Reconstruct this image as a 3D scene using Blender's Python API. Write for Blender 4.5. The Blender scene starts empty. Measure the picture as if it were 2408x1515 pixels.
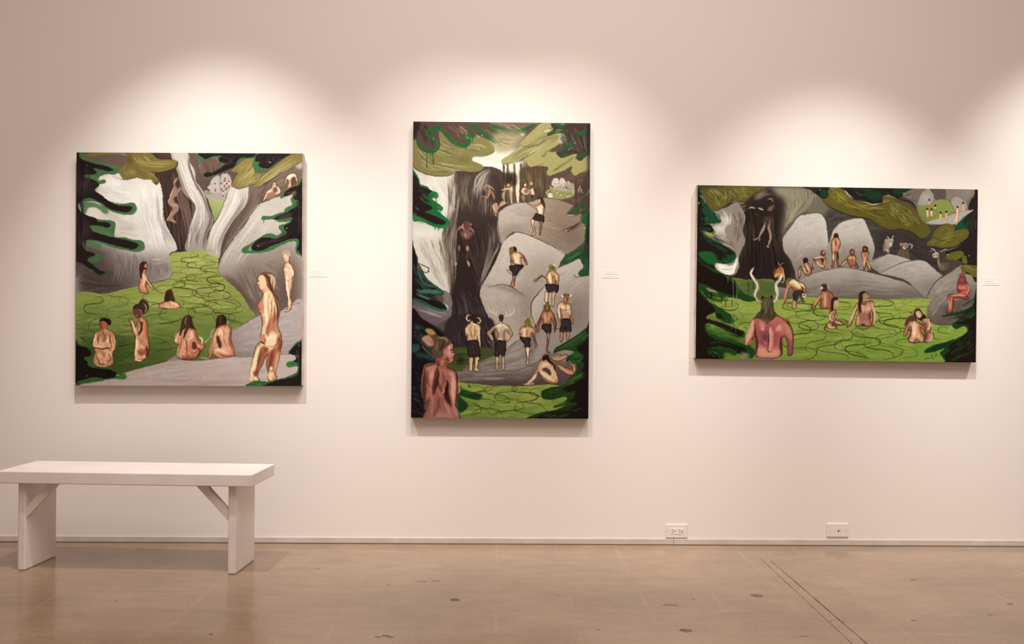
import bpy, bmesh, math
import numpy as np
from mathutils import Matrix, Vector

# =====================================================================
#  camera, ambient light, gallery spots, exposure
# =====================================================================
scene = bpy.context.scene
col = scene.collection

def link(o, parent=None):
    col.objects.link(o)
    if parent is not None: o.parent = parent
    return o

yaw, pitch, roll = -0.0131, 0.0037, -0.0074
cam_data = bpy.data.cameras.new('camera')
cam_data.sensor_width = 36.0
cam_data.lens = 36.0 * 2400.0 / 2408.0
cam_data.clip_end = 60
cam = link(bpy.data.objects.new('camera', cam_data))
M = (Matrix.Rotation(yaw, 3, 'Z') @ Matrix.Rotation(pitch, 3, 'X') @ Matrix.Rotation(roll, 3, 'Y'))
right, fwd, up = M.col[0], M.col[1], M.col[2]
cam.matrix_world = Matrix(((right.x, up.x, -fwd.x, 0.0), (right.y, up.y, -fwd.y, -5.3), (right.z, up.z, -fwd.z, 1.1334), (0, 0, 0, 1)))
scene.camera = cam

world = bpy.data.worlds.new('gallery_air'); scene.world = world; world.use_nodes = True
world.node_tree.nodes['Background'].inputs[0].default_value = (*(1, 0.7, 0.56), 1)
world.node_tree.nodes['Background'].inputs[1].default_value = 0.41

def spot(name, loc, aim, watts, deg, blend, rgb, soft=0.05):
    l = bpy.data.lights.new(name, 'SPOT'); l.energy = watts; l.color = rgb
    l.spot_size = math.radians(deg); l.spot_blend = blend; l.shadow_soft_size = soft
    o = link(bpy.data.objects.new(name, l)); o.location = loc
    o.rotation_euler = (Vector(aim) - Vector(loc)).to_track_quat('-Z', 'Y').to_euler()
    return o

WARM = (0.97, 0.915, 0.84)
spot('track_spot', (-1.45,-1.45,3.5), (-1.45,0,0.90), 245, 58, 0.9, WARM)
spot('track_spot', (-0.30,-1.45,3.5), (-0.14,0,1.10), 128, 55, 0.9, WARM)
spot('track_spot', (0.40,-1.45,3.5), (0.20,0,1.10), 134, 55, 0.9, WARM)
spot('track_spot', (1.75,-1.45,3.5), (1.70,0,0.60), 255, 56, 0.92, WARM)
spot('track_spot', (3.2,-1.45,3.5), (3.1,0,1.30), 235, 54, 0.88, WARM)
def added_fill(loc, size, watts, rgb, tilt):
    l = bpy.data.lights.new('added_fill', 'AREA'); l.shape = 'SQUARE'; l.size = size; l.energy = watts; l.color = rgb
    o = link(bpy.data.objects.new('added_fill', l)); o.location = loc; o.rotation_euler = (tilt, 0, 0)
added_fill((0.3,-3.0,4.4), 2.4, 125, (1.0,0.88,0.80), math.radians(4))  # added area light giving the wall its ambient falloff, not a real ceiling fitting
scene.view_settings.view_transform = 'Standard'
scene.view_settings.look = 'None'
scene.view_settings.gamma = 1.0
scene.view_settings.use_curve_mapping = False
scene.view_settings.exposure = 0.0

# =====================================================================
#  helpers
# =====================================================================
def tag(o, label=None, cat=None, group=None, kind=None):
    for k, v in (('label', label), ('category', cat), ('group', group), ('kind', kind)):
        if v: o[k] = v
    return o

def empty(name, loc, rot=(0, 0, 0)):
    o = link(bpy.data.objects.new(name, None)); o.location = loc; o.rotation_euler = rot
    o.empty_display_size = 0.1
    return o

def material(name, rgb, rough=0.6, spec=0.4, noise=None, bump=None):
    """principled surface; noise = (scale, dark rgb, light rgb), bump = (scale, strength, distance)"""
    m = bpy.data.materials.new(name); m.use_nodes = True
    nt = m.node_tree; b = nt.nodes['Principled BSDF']
    b.inputs['Base Color'].default_value = (*rgb, 1); b.inputs['Roughness'].default_value = rough
    b.inputs['Specular IOR Level'].default_value = spec
    tc = nt.nodes.new('ShaderNodeTexCoord')
    if noise:
        n = nt.nodes.new('ShaderNodeTexNoise'); n.inputs['Scale'].default_value = noise[0]; n.inputs['Detail'].default_value = 6
        r = nt.nodes.new('ShaderNodeValToRGB')
        r.color_ramp.elements[0].position = 0.35; r.color_ramp.elements[1].position = 0.68
        r.color_ramp.elements[0].color = (*noise[1], 1); r.color_ramp.elements[1].color = (*noise[2], 1)
        nt.links.new(tc.outputs['Object'], n.inputs['Vector']); nt.links.new(n.outputs['Fac'], r.inputs['Fac'])
        nt.links.new(r.outputs['Color'], b.inputs['Base Color'])
    if bump:
        n = nt.nodes.new('ShaderNodeTexNoise'); n.inputs['Scale'].default_value = bump[0]; n.inputs['Detail'].default_value = 3
        bp = nt.nodes.new('ShaderNodeBump'); bp.inputs['Strength'].default_value = bump[1]; bp.inputs['Distance'].default_value = bump[2]
        nt.links.new(tc.outputs['Object'], n.inputs['Vector']); nt.links.new(n.outputs['Fac'], bp.inputs['Height'])
        nt.links.new(bp.outputs['Normal'], b.inputs['Normal'])
    return m

def mesh_obj(name, bm, mat, parent=None, smooth=False):
    me = bpy.data.meshes.new(name); bm.to_mesh(me); bm.free()
    me.materials.append(mat)
    if smooth:
        for p in me.polygons: p.use_smooth = True
    return link(bpy.data.objects.new(name, me), parent)

def box(bm, x0, x1, y0, y1, z0, z1):
    v = [bm.verts.new((x, y, z)) for x in (x0, x1) for y in (y0, y1) for z in (z0, z1)]
    for f in ((0, 1, 3, 2), (4, 6, 7, 5), (0, 4, 5, 1), (2, 3, 7, 6), (0, 2, 6, 4), (1, 5, 7, 3)):
        bm.faces.new([v[i] for i in f])
    return v

def box_obj(name, dims, mat, parent=None, bevel=0.0, seg=2):
    bm = bmesh.new(); box(bm, *dims)
    bmesh.ops.recalc_face_normals(bm, faces=bm.faces[:])
    if bevel: bmesh.ops.bevel(bm, geom=bm.edges[:], offset=bevel, segments=seg, profile=0.5, affect='EDGES')
    return mesh_obj(name, bm, mat, parent)

def disc_obj(name, cx, cz, r, y0, y1, mat, parent=None, n=14):
    """short cylinder standing out of the wall (axis along y)"""
    bm = bmesh.new()
    a = [bm.verts.new((cx + r * math.cos(2 * math.pi * i / n), y0, cz + r * math.sin(2 * math.pi * i / n))) for i in range(n)]
    b = [bm.verts.new((cx + r * .88 * math.cos(2 * math.pi * i / n), y1, cz + r * .88 * math.sin(2 * math.pi * i / n))) for i in range(n)]
    for i in range(n): bm.faces.new((a[i], a[(i + 1) % n], b[(i + 1) % n], b[i]))
    bm.faces.new(b); bmesh.ops.recalc_face_normals(bm, faces=bm.faces[:])
    return mesh_obj(name, bm, mat, parent)

# =====================================================================
#  the room
# =====================================================================
wall_mat = material('wall_paint', (0.83, 0.80, 0.77), 0.85, 0.15, bump=(260, 0.05, 0.002))
base_mat = material('baseboard_paint', (0.60, 0.56, 0.53), 0.5, 0.3, noise=(9, (0.56, 0.52, 0.49), (0.64, 0.60, 0.57)))
dark_gap = material('shadow_gap', (0.16, 0.11, 0.08), 0.9, 0.1)

# concrete: troweled mottling, pale ghost lines of old tiles, small pits
m = bpy.data.materials.new('polished_concrete'); m.use_nodes = True
nt = m.node_tree; N = nt.nodes; L = nt.links; P = N['Principled BSDF']
tc = N.new('ShaderNodeTexCoord')
def nz(scale, detail, stretch=(1, 1, 1), rough=.55):
    mp = N.new('ShaderNodeMapping'); mp.inputs['Scale'].default_value = stretch
    t = N.new('ShaderNodeTexNoise'); t.inputs['Scale'].default_value = scale; t.inputs['Detail'].default_value = detail; t.inputs['Roughness'].default_value = rough
    L.new(tc.outputs['Object'], mp.inputs['Vector']); L.new(mp.outputs['Vector'], t.inputs['Vector'])
    return t.outputs['Fac']
def ramp(fac, p0, c0, p1, c1):
    r = N.new('ShaderNodeValToRGB'); e = r.color_ramp.elements
    e[0].position, e[1].position = p0, p1; e[0].color = (*c0, 1); e[1].color = (*c1, 1)
    L.new(fac, r.inputs['Fac']); return r.outputs['Color']
def mix(kind, fac, a, b):
    x = N.new('ShaderNodeMix'); x.data_type = 'RGBA'; x.blend_type = kind
    if isinstance(fac, float): x.inputs[0].default_value = fac
    else: L.new(fac, x.inputs[0])
    L.new(a, x.inputs[6]); L.new(b, x.inputs[7]); return x.outputs[2]
base = ramp(nz(1.6, 7), .32, (0.271, 0.185, 0.12), .70, (0.379, 0.264, 0.174))
base = mix('MULTIPLY', .75, base, ramp(nz(6, 8, (1, 2.2, 1)), .3, (.80, .78, .76), .62, (1, 1, 1)))
base = mix('MULTIPLY', .7, base, ramp(nz(48, 3), .30, (.72, .68, .64), .42, (1, 1, 1)))
base = mix('MULTIPLY', .35, base, ramp(nz(150, 2), .3, (.75, .75, .75), .6, (1, 1, 1)))
# ghost grid of pale glue lines
br = N.new('ShaderNodeTexBrick'); br.inputs['Color1'].default_value = br.inputs['Color2'].default_value = (0, 0, 0, 1); br.inputs['Mortar'].default_value = (1, 1, 1, 1)
br.offset = 0.0; br.inputs['Scale'].default_value = 1.0; br.inputs['Mortar Size'].default_value = .014; br.inputs['Mortar Smooth'].default_value = 1.0
br.inputs['Brick Width'].default_value = .305; br.inputs['Row Height'].default_value = .305
L.new(tc.outputs['Object'], br.inputs['Vector'])
g = N.new('ShaderNodeMath'); g.operation = 'MULTIPLY'
L.new(br.outputs['Color'], g.inputs[0]); L.new(ramp(nz(2.3, 4), .45, (0, 0, 0), .75, (.40, .40, .40)), g.inputs[1])
pale = N.new('ShaderNodeRGB'); pale.outputs[0].default_value = (*(0.465, 0.333, 0.227), 1)
base = mix('MIX', g.outputs[0], base, pale.outputs[0])
L.new(base, P.inputs['Base Color'])
rr = ramp(nz(5, 5), .3, (.11, .11, .11), .7, (.22, .22, .22)); L.new(rr, P.inputs['Roughness'])
P.inputs['Specular IOR Level'].default_value = 0.5
bp = N.new('ShaderNodeBump'); bp.inputs['Strength'].default_value = .05; bp.inputs['Distance'].default_value = .004
L.new(nz(30, 4), bp.inputs['Height']); L.new(bp.outputs['Normal'], P.inputs['Normal'])
floor_mat = m

floor = tag(box_obj('floor', (-9, 9, -9, 0.2, -0.1, 0.0), floor_mat), 'polished brown concrete gallery floor with stains', kind='structure')
wall = tag(box_obj('wall_back', (-9, 9, 0.0, 0.2, 0.0, 4.6), wall_mat), 'tall plain white painted gallery wall', kind='structure')
for i, (a, b) in enumerate(((-9, 0.917), (0.9185, 9))):
    bb = tag(box_obj('baseboard_back', (a, b, -0.007, 0.0, 0.003, 0.031), base_mat, None, 0.0012, 1), 'low greyish baseboard strip along the white wall', kind='structure')
box_obj('shadow_gap', (-9, 9, -0.0065, 0.0, 0.0, 0.003), dark_gap, floor)

rng = np.random.RandomState(4)
patch_mat = material('floor_patch', (0.16, 0.115, 0.085), 0.45, 0.3, noise=(40, tuple(.75 * c for c in (0.16, 0.115, 0.085)), tuple(1.25 * c for c in (0.16, 0.115, 0.085))))
cut_mat = material('saw_cut_dirt', tuple(.45 * c for c in (0.16, 0.115, 0.085)), 0.8, 0.1)
smear_mat = material('floor_smear', tuple(1.55 * c for c in (0.16, 0.115, 0.085)), 0.4, 0.3)
KIND = (2, 2, 2, 1, 1, 1, 1, 2, 2, 1, 2, 2, 1, 1, 1, 2, 1, 1, 1, 1, 1, 1)
def floor_patch(name, x, y, rx, ry, mat, seed, rag=.18, lift=.0004):
    r = np.random.RandomState(seed); n = 22; bm = bmesh.new(); ph = r.rand(3) * 6
    vs = []
    for i in range(n):
        t = 2 * math.pi * i / n; k = 1 + rag * (math.sin(2 * t + ph[0]) * .5 + math.sin(3 * t + ph[1]) * .5 + math.sin(5 * t + ph[2]) * .4)
        vs.append(bm.verts.new((x + rx * k * math.cos(t), y + ry * k * math.sin(t), lift)))
    c = bm.verts.new((x, y, lift * 1.3))
    for i in range(n): bm.faces.new((vs[i], vs[(i + 1) % n], c))
    return mesh_obj(name, bm, mat, floor)
for i, (x, y, rx, ry) in enumerate(((-.172, -1.079, .021, .022), (1.101, -.994, .026, .024), (.708, -1.493, .024, .021))):
    floor_patch('filled_hole', x, y, rx, ry, patch_mat, i, .08)
for i, (x, y, rx, ry) in enumerate(((-.43, -1.585, .014, .008), (-.405, -1.57, .016, .009), (-.385, -1.585, .012, .010), (-.33, -.78, .03, .010), (-.27, -.77, .026, .012), (.70, -1.14, .026, .016), (.725, -1.15, .016, .02), (1.88, -.714, .012, .010),
        (-1.04, -1.56, .008, .007), (.38, -1.49, .008, .006), (1.62, -1.35, .010, .007), (2.12, -1.11, .014, .010), (1.96, -1.27, .014, .008), (1.13, -1.56, .016, .007), (2.55, -.55, .02, .008), (.82, -1.06, .006, .006), (-1.55, -1.12, .010, .006), (-.47, -.84, .012, .006), (-.83, -.55, .012, .008), (1.33, -.60, .012, .01), (1.335, -1.37, .010, .010), (1.285, -1.37, .010, .008))):
    floor_patch('stain', x, y, rx * .9, ry * .9, (cut_mat, smear_mat, patch_mat)[KIND[i]], 20 + i, .25)
def saw_cut(x0, y0, x1, y1, w, seed):
    r = np.random.RandomState(seed); n = 60; bm = bmesh.new(); prev = None
    for i in range(n + 1):
        t = i / n; x = x0 + (x1 - x0) * t + .0012 * (r.rand() - .5); y = y0 + (y1 - y0) * t
        ww = w * (.35 + .9 * r.rand() ** 2)
        a = bm.verts.new((x - ww, y, .0004)); b = bm.verts.new((x + ww, y, .0004))
        if prev: bm.faces.new((prev[0], prev[1], b, a))
        prev = (a, b)
    return mesh_obj('saw_cut', bm, cut_mat, floor)
saw_cut(1.332, -.36, 1.330, -4.6, .0022, 1)
saw_cut(1.293, -.30, 1.245, -4.6, .0016, 2)

# =====================================================================
#  three paintings
# =====================================================================
# ---- a small oil painter: fills, brush strokes, hatching and ripples laid on a canvas grid ----
def hexc(s):
    return np.array([int(s[i:i+2], 16) for i in (0, 2, 4)], np.float32) / 255.0

def value_noise(x, y, seed):
    r = np.random.RandomState(seed).rand(64, 64).astype(np.float32)
    xi = np.floor(x).astype(int); yi = np.floor(y).astype(int)
    fx = x - xi; fy = y - yi
    fx = fx * fx * (3 - 2 * fx); fy = fy * fy * (3 - 2 * fy)
    a = r[yi % 64, xi % 64]; b = r[yi % 64, (xi + 1) % 64]
    c = r[(yi + 1) % 64, xi % 64]; d = r[(yi + 1) % 64, (xi + 1) % 64]
    return (a * (1 - fx) + b * fx) * (1 - fy) + (c * (1 - fx) + d * fx) * fy

def spline(p, closed, k=7):
    p = np.asarray(p, np.float64); n = len(p)
    if n < 3 and not closed:
        t = np.linspace(0, 1, k + 1)[:, None]
        return p[0] * (1 - t) + p[-1] * t
    q = np.vstack([p[-1], p, p[0], p[1]]) if closed else np.vstack([2 * p[0] - p[1], p, 2 * p[-1] - p[-2]])
    t = (np.arange(k) / k)[:, None]; out = []
    for i in range(n if closed else n - 1):
        a, b, c, d = q[i:i + 4]
        out.append(0.5 * (2 * b + (c - a) * t + (2 * a - 5 * b + 4 * c - d) * t * t + (3 * b - a - 3 * c + d) * t ** 3))
    out = np.vstack(out)
    return out if closed else np.vstack([out, p[-1]])

def blur(m, s):
    if s > 4:
        r = max(1, int(round(s)))
        for ax in (0, 1, 0, 1, 0, 1):
            pad = [(0, 0), (0, 0)]; pad[ax] = (r + 1, r)
            q = np.cumsum(np.pad(m, pad), axis=ax, dtype=np.float64); n = m.shape[ax]; k = 2 * r + 1
            m = ((q[k:k + n] - q[:n]) if ax == 0 else (q[:, k:k + n] - q[:, :n])).astype(np.float32) / k
        return m
    r = max(1, int(s * 2.6)); k = np.exp(-0.5 * (np.arange(-r, r + 1) / s) ** 2); k = (k / k.sum()).astype(np.float32)
    for ax in (0, 1):
        pad = [(0, 0), (0, 0)]; pad[ax] = (r, r)
        q = np.pad(m, pad); o = np.zeros_like(m); n = m.shape[ax]
        for i, w in enumerate(k):
            o += w * (q[i:i + n] if ax == 0 else q[:, i:i + n])
        m = o
    return m

class Canvas:
    def __init__(self, W, H, base, seed):
        self.W, self.H = W, H
        self.img = np.ones((H, W, 3), np.float32) * hexc(base)
        self.hgt = np.zeros((H, W), np.float32)
        self.clip = None
        self.rng = np.random.RandomState(seed)
        self.X, self.Y = np.meshgrid(np.arange(W, dtype=np.float32), np.arange(H, dtype=np.float32))
    def poly(self, pts, pad):
        x0 = int(max(0, pts[:, 0].min() - pad)); x1 = int(min(self.W, pts[:, 0].max() + pad + 2))
        y0 = int(max(0, pts[:, 1].min() - pad)); y1 = int(min(self.H, pts[:, 1].max() + pad + 2))
        if x1 <= x0 or y1 <= y0: return None
        m = np.zeros((y1 - y0, x1 - x0), np.float32); xs = np.arange(x0, x1, dtype=np.float32)
        ax, ay = pts[:, 0], pts[:, 1]; bx, by = np.roll(ax, -1), np.roll(ay, -1)
        for y in range(y0, y1):
            for s in (0.17, 0.5, 0.83):
                yy = y + s - 0.5
                h = (ay <= yy) != (by <= yy)
                if not h.any(): continue
                xc = np.sort(ax[h] + (yy - ay[h]) / (by[h] - ay[h]) * (bx[h] - ax[h]))
                for a, b in zip(xc[::2], xc[1::2]):
                    m[y - y0] += (np.clip(b + .5 - xs, 0, 1) - np.clip(a + .5 - xs, 0, 1)) / 3
        return m, x0, y0, x1, y1
    def put(self, m, box, col, col2=None, g=None, body=0.0):
        x0, y0, x1, y1 = box; s = (slice(y0, y1), slice(x0, x1))
        if self.clip is not None: m = m * self.clip[s]
        c = col
        if col2 is not None:
            (ax, ay), (bx, by) = g; dx, dy = bx - ax, by - ay; L = dx * dx + dy * dy + 1e-6
            t = np.clip(((self.X[s] - ax) * dx + (self.Y[s] - ay) * dy) / L, 0, 1)[..., None]
            t = t * t * (3 - 2 * t); c = col * (1 - t) + col2 * t
        self.img[s] += (c - self.img[s]) * m[..., None]
        if body: self.hgt[s] += (body - self.hgt[s] * .5) * m
    def fill(self, pts, col, op=1., fe=0., col2=None, g=None, keep=False, sharp=False, body=0.):
        p = np.asarray(pts, np.float64) if sharp else spline(pts, True)
        r = self.poly(p, 3 * fe + 1)
        if r is None: return
        m = r[0]
        if fe: m = blur(m, fe)
        self.put(m * op, r[1:], hexc(col), hexc(col2) if col2 else None, g, body)
        if keep:
            c = np.zeros((self.H, self.W), np.float32); c[r[2]:r[4], r[1]:r[3]] = np.clip(r[0], 0, 1); self.clip = c
    def setclip(self, pts):
        if pts is None: self.clip = None; return
        r = self.poly(spline(pts, True), 1)
        c = np.zeros((self.H, self.W), np.float32); c[r[2]:r[4], r[1]:r[3]] = np.clip(r[0], 0, 1); self.clip = c
    def stroke(self, pts, col, w, op=1., ta=.35, tb=.35, fe=0., body=0., sm=True, dry=0.):
        p = spline(pts, False) if sm else np.asarray(pts, np.float64)
        d = np.r_[0, np.cumsum(np.hypot(*np.diff(p, axis=0).T))]
        L = d[-1]
        if L < 1e-6: return
        n = max(2, int(L / max(.45, w * .18)) + 1); t = np.linspace(0, L, n)
        x = np.interp(t, d, p[:, 0]); y = np.interp(t, d, p[:, 1]); u = t / L
        r = w * .5 * np.minimum(1, np.minimum(ta + (1 - ta) * u / .3, tb + (1 - tb) * (1 - u) / .3))
        pad = w * .5 + 2 + 3 * fe
        x0 = int(max(0, x.min() - pad)); x1 = int(min(self.W, x.max() + pad + 1)); y0 = int(max(0, y.min() - pad)); y1 = int(min(self.H, y.max() + pad + 1))
        if x1 <= x0 or y1 <= y0: return
        m = np.zeros((y1 - y0, x1 - x0), np.float32)
        K = int(w * .5 + 1.6); o = np.arange(-K, K + 1)
        ox, oy = [v.ravel()[None] for v in np.meshgrid(o, o)]
        xi = np.round(x).astype(int)[:, None] + ox; yi = np.round(y).astype(int)[:, None] + oy
        dd = np.sqrt((xi - x[:, None]) ** 2 + (yi - y[:, None]) ** 2)
        v = (np.clip(np.maximum(.5, r)[:, None] + .5 - dd, 0, 1) * np.minimum(1, 2 * r)[:, None]).astype(np.float32)
        ok = (v > 0) & (xi >= x0) & (xi < x1) & (yi >= y0) & (yi < y1)
        np.maximum.at(m, (yi[ok] - y0, xi[ok] - x0), v[ok])
        if fe: m = blur(m, fe)
        if dry:
            m = m * np.clip(1.6 * value_noise(self.X[y0:y1, x0:x1] * .9, self.Y[y0:y1, x0:x1] * .9, 5) + .9 - dry, 0, 1)
        self.put(m * op, (x0, y0, x1, y1), hexc(col), body=body)
    def hatch(self, A, B, n, cols, w, op, lo, hi, body=0.):
        A = spline(A, False, 6); B = spline(B, False, 6); k = 24
        f = lambda P, t: np.stack([np.interp(t, np.linspace(0, 1, len(P)), P[:, j]) for j in (0, 1)], 1)
        for i in range(n):
            t = self.rng.rand(); L = lo + (hi - lo) * self.rng.rand(); s0 = self.rng.rand() * (1 - L)
            u = np.linspace(s0, s0 + L, 7); wob = (self.rng.rand() - .5) * .06
            pa, pb = f(A, u), f(B, u); tt = (t + wob * np.linspace(-1, 1, 7))[:, None]
            self.stroke(pa * (1 - tt) + pb * tt, cols[self.rng.randint(len(cols))], w * (.6 + .8 * self.rng.rand()), op * (.5 + .5 * self.rng.rand()), .15, .15, body=body)
    def tex(self, sx, sy, ang, amp, seed):
        c, s = math.cos(ang), math.sin(ang); u = self.X * c + self.Y * s; v = -self.X * s + self.Y * c
        q = .6 * value_noise(u / sx, v / sy, seed) + .4 * value_noise(u / sx * 2.3 + 9, v / sy * 2.3 + 4, seed + 1) - .5
        m = 1 if self.clip is None else self.clip
        self.img *= (1 + amp * q * m)[..., None]
        self.hgt += .15 * abs(amp) * q * m
    def wave(self, x, y0, y1, A, per, ph, w, op, col, lean=0.):
        t = np.linspace(0, 1, max(8, int((y1 - y0) / per * 22))); y = y0 + (y1 - y0) * t
        g = 1 + .45 * t; th = 2 * math.pi * (y - y0) / per / g + ph
        xx = x + A * g * (1 + .25 * np.sin(t * 9 + ph * 3)) * np.sin(th) + lean * (y - y0) + 5 * np.sin(t * 6 + ph)
        yy = y - per * g * .07 * np.sin(2 * th)
        k = max(2, int((y1 - y0) / per)); bounds = np.linspace(0, len(t) - 1, k + 1).astype(int)
        for i in range(k):
            a, b = bounds[i], min(len(t), bounds[i + 1] + 3)
            u = .65 + .35 * math.sin(i * 2.1 + ph * 5)
            self.stroke(np.stack([xx[a:b], yy[a:b]], 1), col, w * (.8 + .4 * u), op * u, .45, .45, sm=False)

def paint(cv, text):
    n4 = lambda q: np.array([[float(v) / 4 for v in a.split(',')] for a in q.split()])
    for line in text.strip().splitlines():
        k, *a = line.split('|')
        if k == 'F':
            col, op, fe, keep, sharp, body, c2, g, pts = a
            cv.fill(n4(pts), col, float(op), float(fe), c2 or None, n4(g) if g else None, keep == '1', sharp == '1', float(body))
        elif k == 'S':
            col, w, op, ta, tb, fe, body, dry, pts = a
            cv.stroke(n4(pts), col, float(w), float(op), float(ta), float(tb), float(fe), float(body), True, float(dry))
        elif k == 'H':
            n, cols, w, op, lo, hi, body, A, B = a
            cv.hatch(n4(A), n4(B), int(n), cols.split(), float(w), float(op), float(lo), float(hi), float(body))
        elif k == 'C': cv.setclip(n4(a[0]) if a[0] else None)
        elif k == 'T': cv.tex(*[float(v) for v in a[:4]], int(a[4]))
        elif k == 'W': cv.wave(*[float(v) for v in a[:8]], a[8], float(a[9]))
    cv.clip = None
    # the drag of the brush: edges wander a little and pigment is streaky
    dx = 1.3 * (value_noise(cv.X / 5, cv.Y / 4, 31) - .5) + .6 * (value_noise(cv.X / 2.1, cv.Y / 2.4, 33) - .5)
    dy = 1.3 * (value_noise(cv.X / 4, cv.Y / 5, 32) - .5) + .6 * (value_noise(cv.X / 2.4, cv.Y / 2.1, 34) - .5)
    sx = np.clip(cv.X + dx, 0, cv.W - 1.001); sy = np.clip(cv.Y + dy, 0, cv.H - 1.001)
    xi = sx.astype(int); yi = sy.astype(int); fx = (sx - xi)[..., None]; fy = (sy - yi)[..., None]; im = cv.img
    cv.img = (im[yi, xi] * (1 - fx) + im[yi, xi + 1] * fx) * (1 - fy) + (im[yi + 1, xi] * (1 - fx) + im[yi + 1, xi + 1] * fx) * fy
    cv.img = np.clip(.44 + 1.07 * (cv.img - .44), 0, 1)
    cv.tex(9, 2.2, .4, .06, 41); cv.tex(2.2, 9, .2, .05, 43)


def srgb_lin(c):
    return np.where(c <= .04045, c / 12.92, ((c + .055) / 1.055) ** 2.4)

paint_mat = bpy.data.materials.new('oil_paint'); paint_mat.use_nodes = True
nt = paint_mat.node_tree; b = nt.nodes['Principled BSDF']
at = nt.nodes.new('ShaderNodeAttribute'); at.attribute_name = 'pigment'
nt.links.new(at.outputs['Color'], b.inputs['Base Color'])
b.inputs['Roughness'].default_value = .40; b.inputs['Specular IOR Level'].default_value = .14
tc2 = nt.nodes.new('ShaderNodeTexCoord'); wv = nt.nodes.new('ShaderNodeTexNoise'); wv.inputs['Scale'].default_value = 420
bp2 = nt.nodes.new('ShaderNodeBump'); bp2.inputs['Strength'].default_value = .12; bp2.inputs['Distance'].default_value = .001
nt.links.new(tc2.outputs['Object'], wv.inputs['Vector']); nt.links.new(wv.outputs['Fac'], bp2.inputs['Height']); nt.links.new(bp2.outputs['Normal'], b.inputs['Normal'])
primed = material('primed_canvas', (0.66, 0.56, 0.50), 0.8, 0.2, noise=(14, (0.50, 0.40, 0.36), (0.74, 0.66, 0.60)))
dark_edge = material('painted_edge', (0.035, 0.025, 0.04), 0.5, 0.3, noise=(12, (0.02, 0.015, 0.02), (0.07, 0.05, 0.06)))
wood = material('stretcher_pine', (0.55, 0.38, 0.22), 0.7, 0.3, noise=(20, (0.48, 0.32, 0.18), (0.60, 0.43, 0.27)))
DEPTH = 0.050

def painting(label, cx, cz, w, h, tilt, W, H, ground, seed, text, gain, edge_mats):
    root = empty('painting', (cx, 0, cz), (0, tilt, 0))
    tag(root, label, 'painting', 'large unframed oil paintings hung along the wall')
    cv = Canvas(W, H, ground, seed); paint(cv, text)
    lin = np.clip(srgb_lin(np.clip(cv.img, 0, 1)) * np.asarray(gain, np.float32) - .0035, .002, .95).astype(np.float32)
    rel = np.clip(blur(cv.hgt, .8), -.3, 1.0)
    X, Z = np.meshgrid(np.linspace(-w / 2, w / 2, W), np.linspace(h / 2, -h / 2, H))
    rim = np.minimum(1, np.minimum(np.minimum(cv.X, W - 1 - cv.X), np.minimum(cv.Y, H - 1 - cv.Y)) / 3)
    co = np.stack([X, -DEPTH - .0012 * rel * rim, Z], -1).reshape(-1, 3).astype(np.float32)
    i = (np.arange(H - 1)[:, None] * W + np.arange(W - 1)[None]).ravel()
    quads = np.stack([i, i + W, i + W + 1, i + 1], 1).astype(np.int32)
    me = bpy.data.meshes.new('painted_face')
    me.vertices.add(len(co)); me.vertices.foreach_set('co', co.ravel())
    me.loops.add(quads.size); me.loops.foreach_set('vertex_index', quads.ravel())
    me.polygons.add(len(quads)); me.polygons.foreach_set('loop_start', np.arange(0, quads.size, 4, dtype=np.int32))
    me.polygons.foreach_set('use_smooth', np.ones(len(quads), bool))
    me.update(calc_edges=True)
    ca = me.color_attributes.new('pigment', 'FLOAT_COLOR', 'POINT')
    ca.data.foreach_set('color', np.concatenate([lin.reshape(-1, 3), np.ones((W * H, 1), np.float32)], 1).ravel())
    me.materials.append(paint_mat)
    link(bpy.data.objects.new('painted_face', me), root)
    # the canvas folded round the stretcher: four side strips, then the bars behind
    for nm, (x0, x1, z0, z1), mt in (('left', (-w/2, -w/2 + .003, -h/2, h/2), edge_mats[0]), ('right', (w/2 - .003, w/2, -h/2, h/2), edge_mats[1]),
                                 ('top', (-w/2, w/2, h/2 - .003, h/2), edge_mats[2]), ('bottom', (-w/2, w/2, -h/2, -h/2 + .003), edge_mats[3])):
        box_obj('canvas_side', (x0, x1, -DEPTH + .0003, -.0015, z0, z1), mt, root)
    for x0, x1, z0, z1 in ((-w/2 + .004, -w/2 + .05, -h/2 + .004, h/2 - .004), (w/2 - .05, w/2 - .004, -h/2 + .004, h/2 - .004), (-w/2 + .051, w/2 - .051, h/2 - .05, h/2 - .004), (-w/2 + .051, w/2 - .051, -h/2 + .004, -h/2 + .05)):
        box_obj('stretcher_bar', (x0, x1, -DEPTH + .004, -.002, z0, z1), wood, root)
    return root

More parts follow.
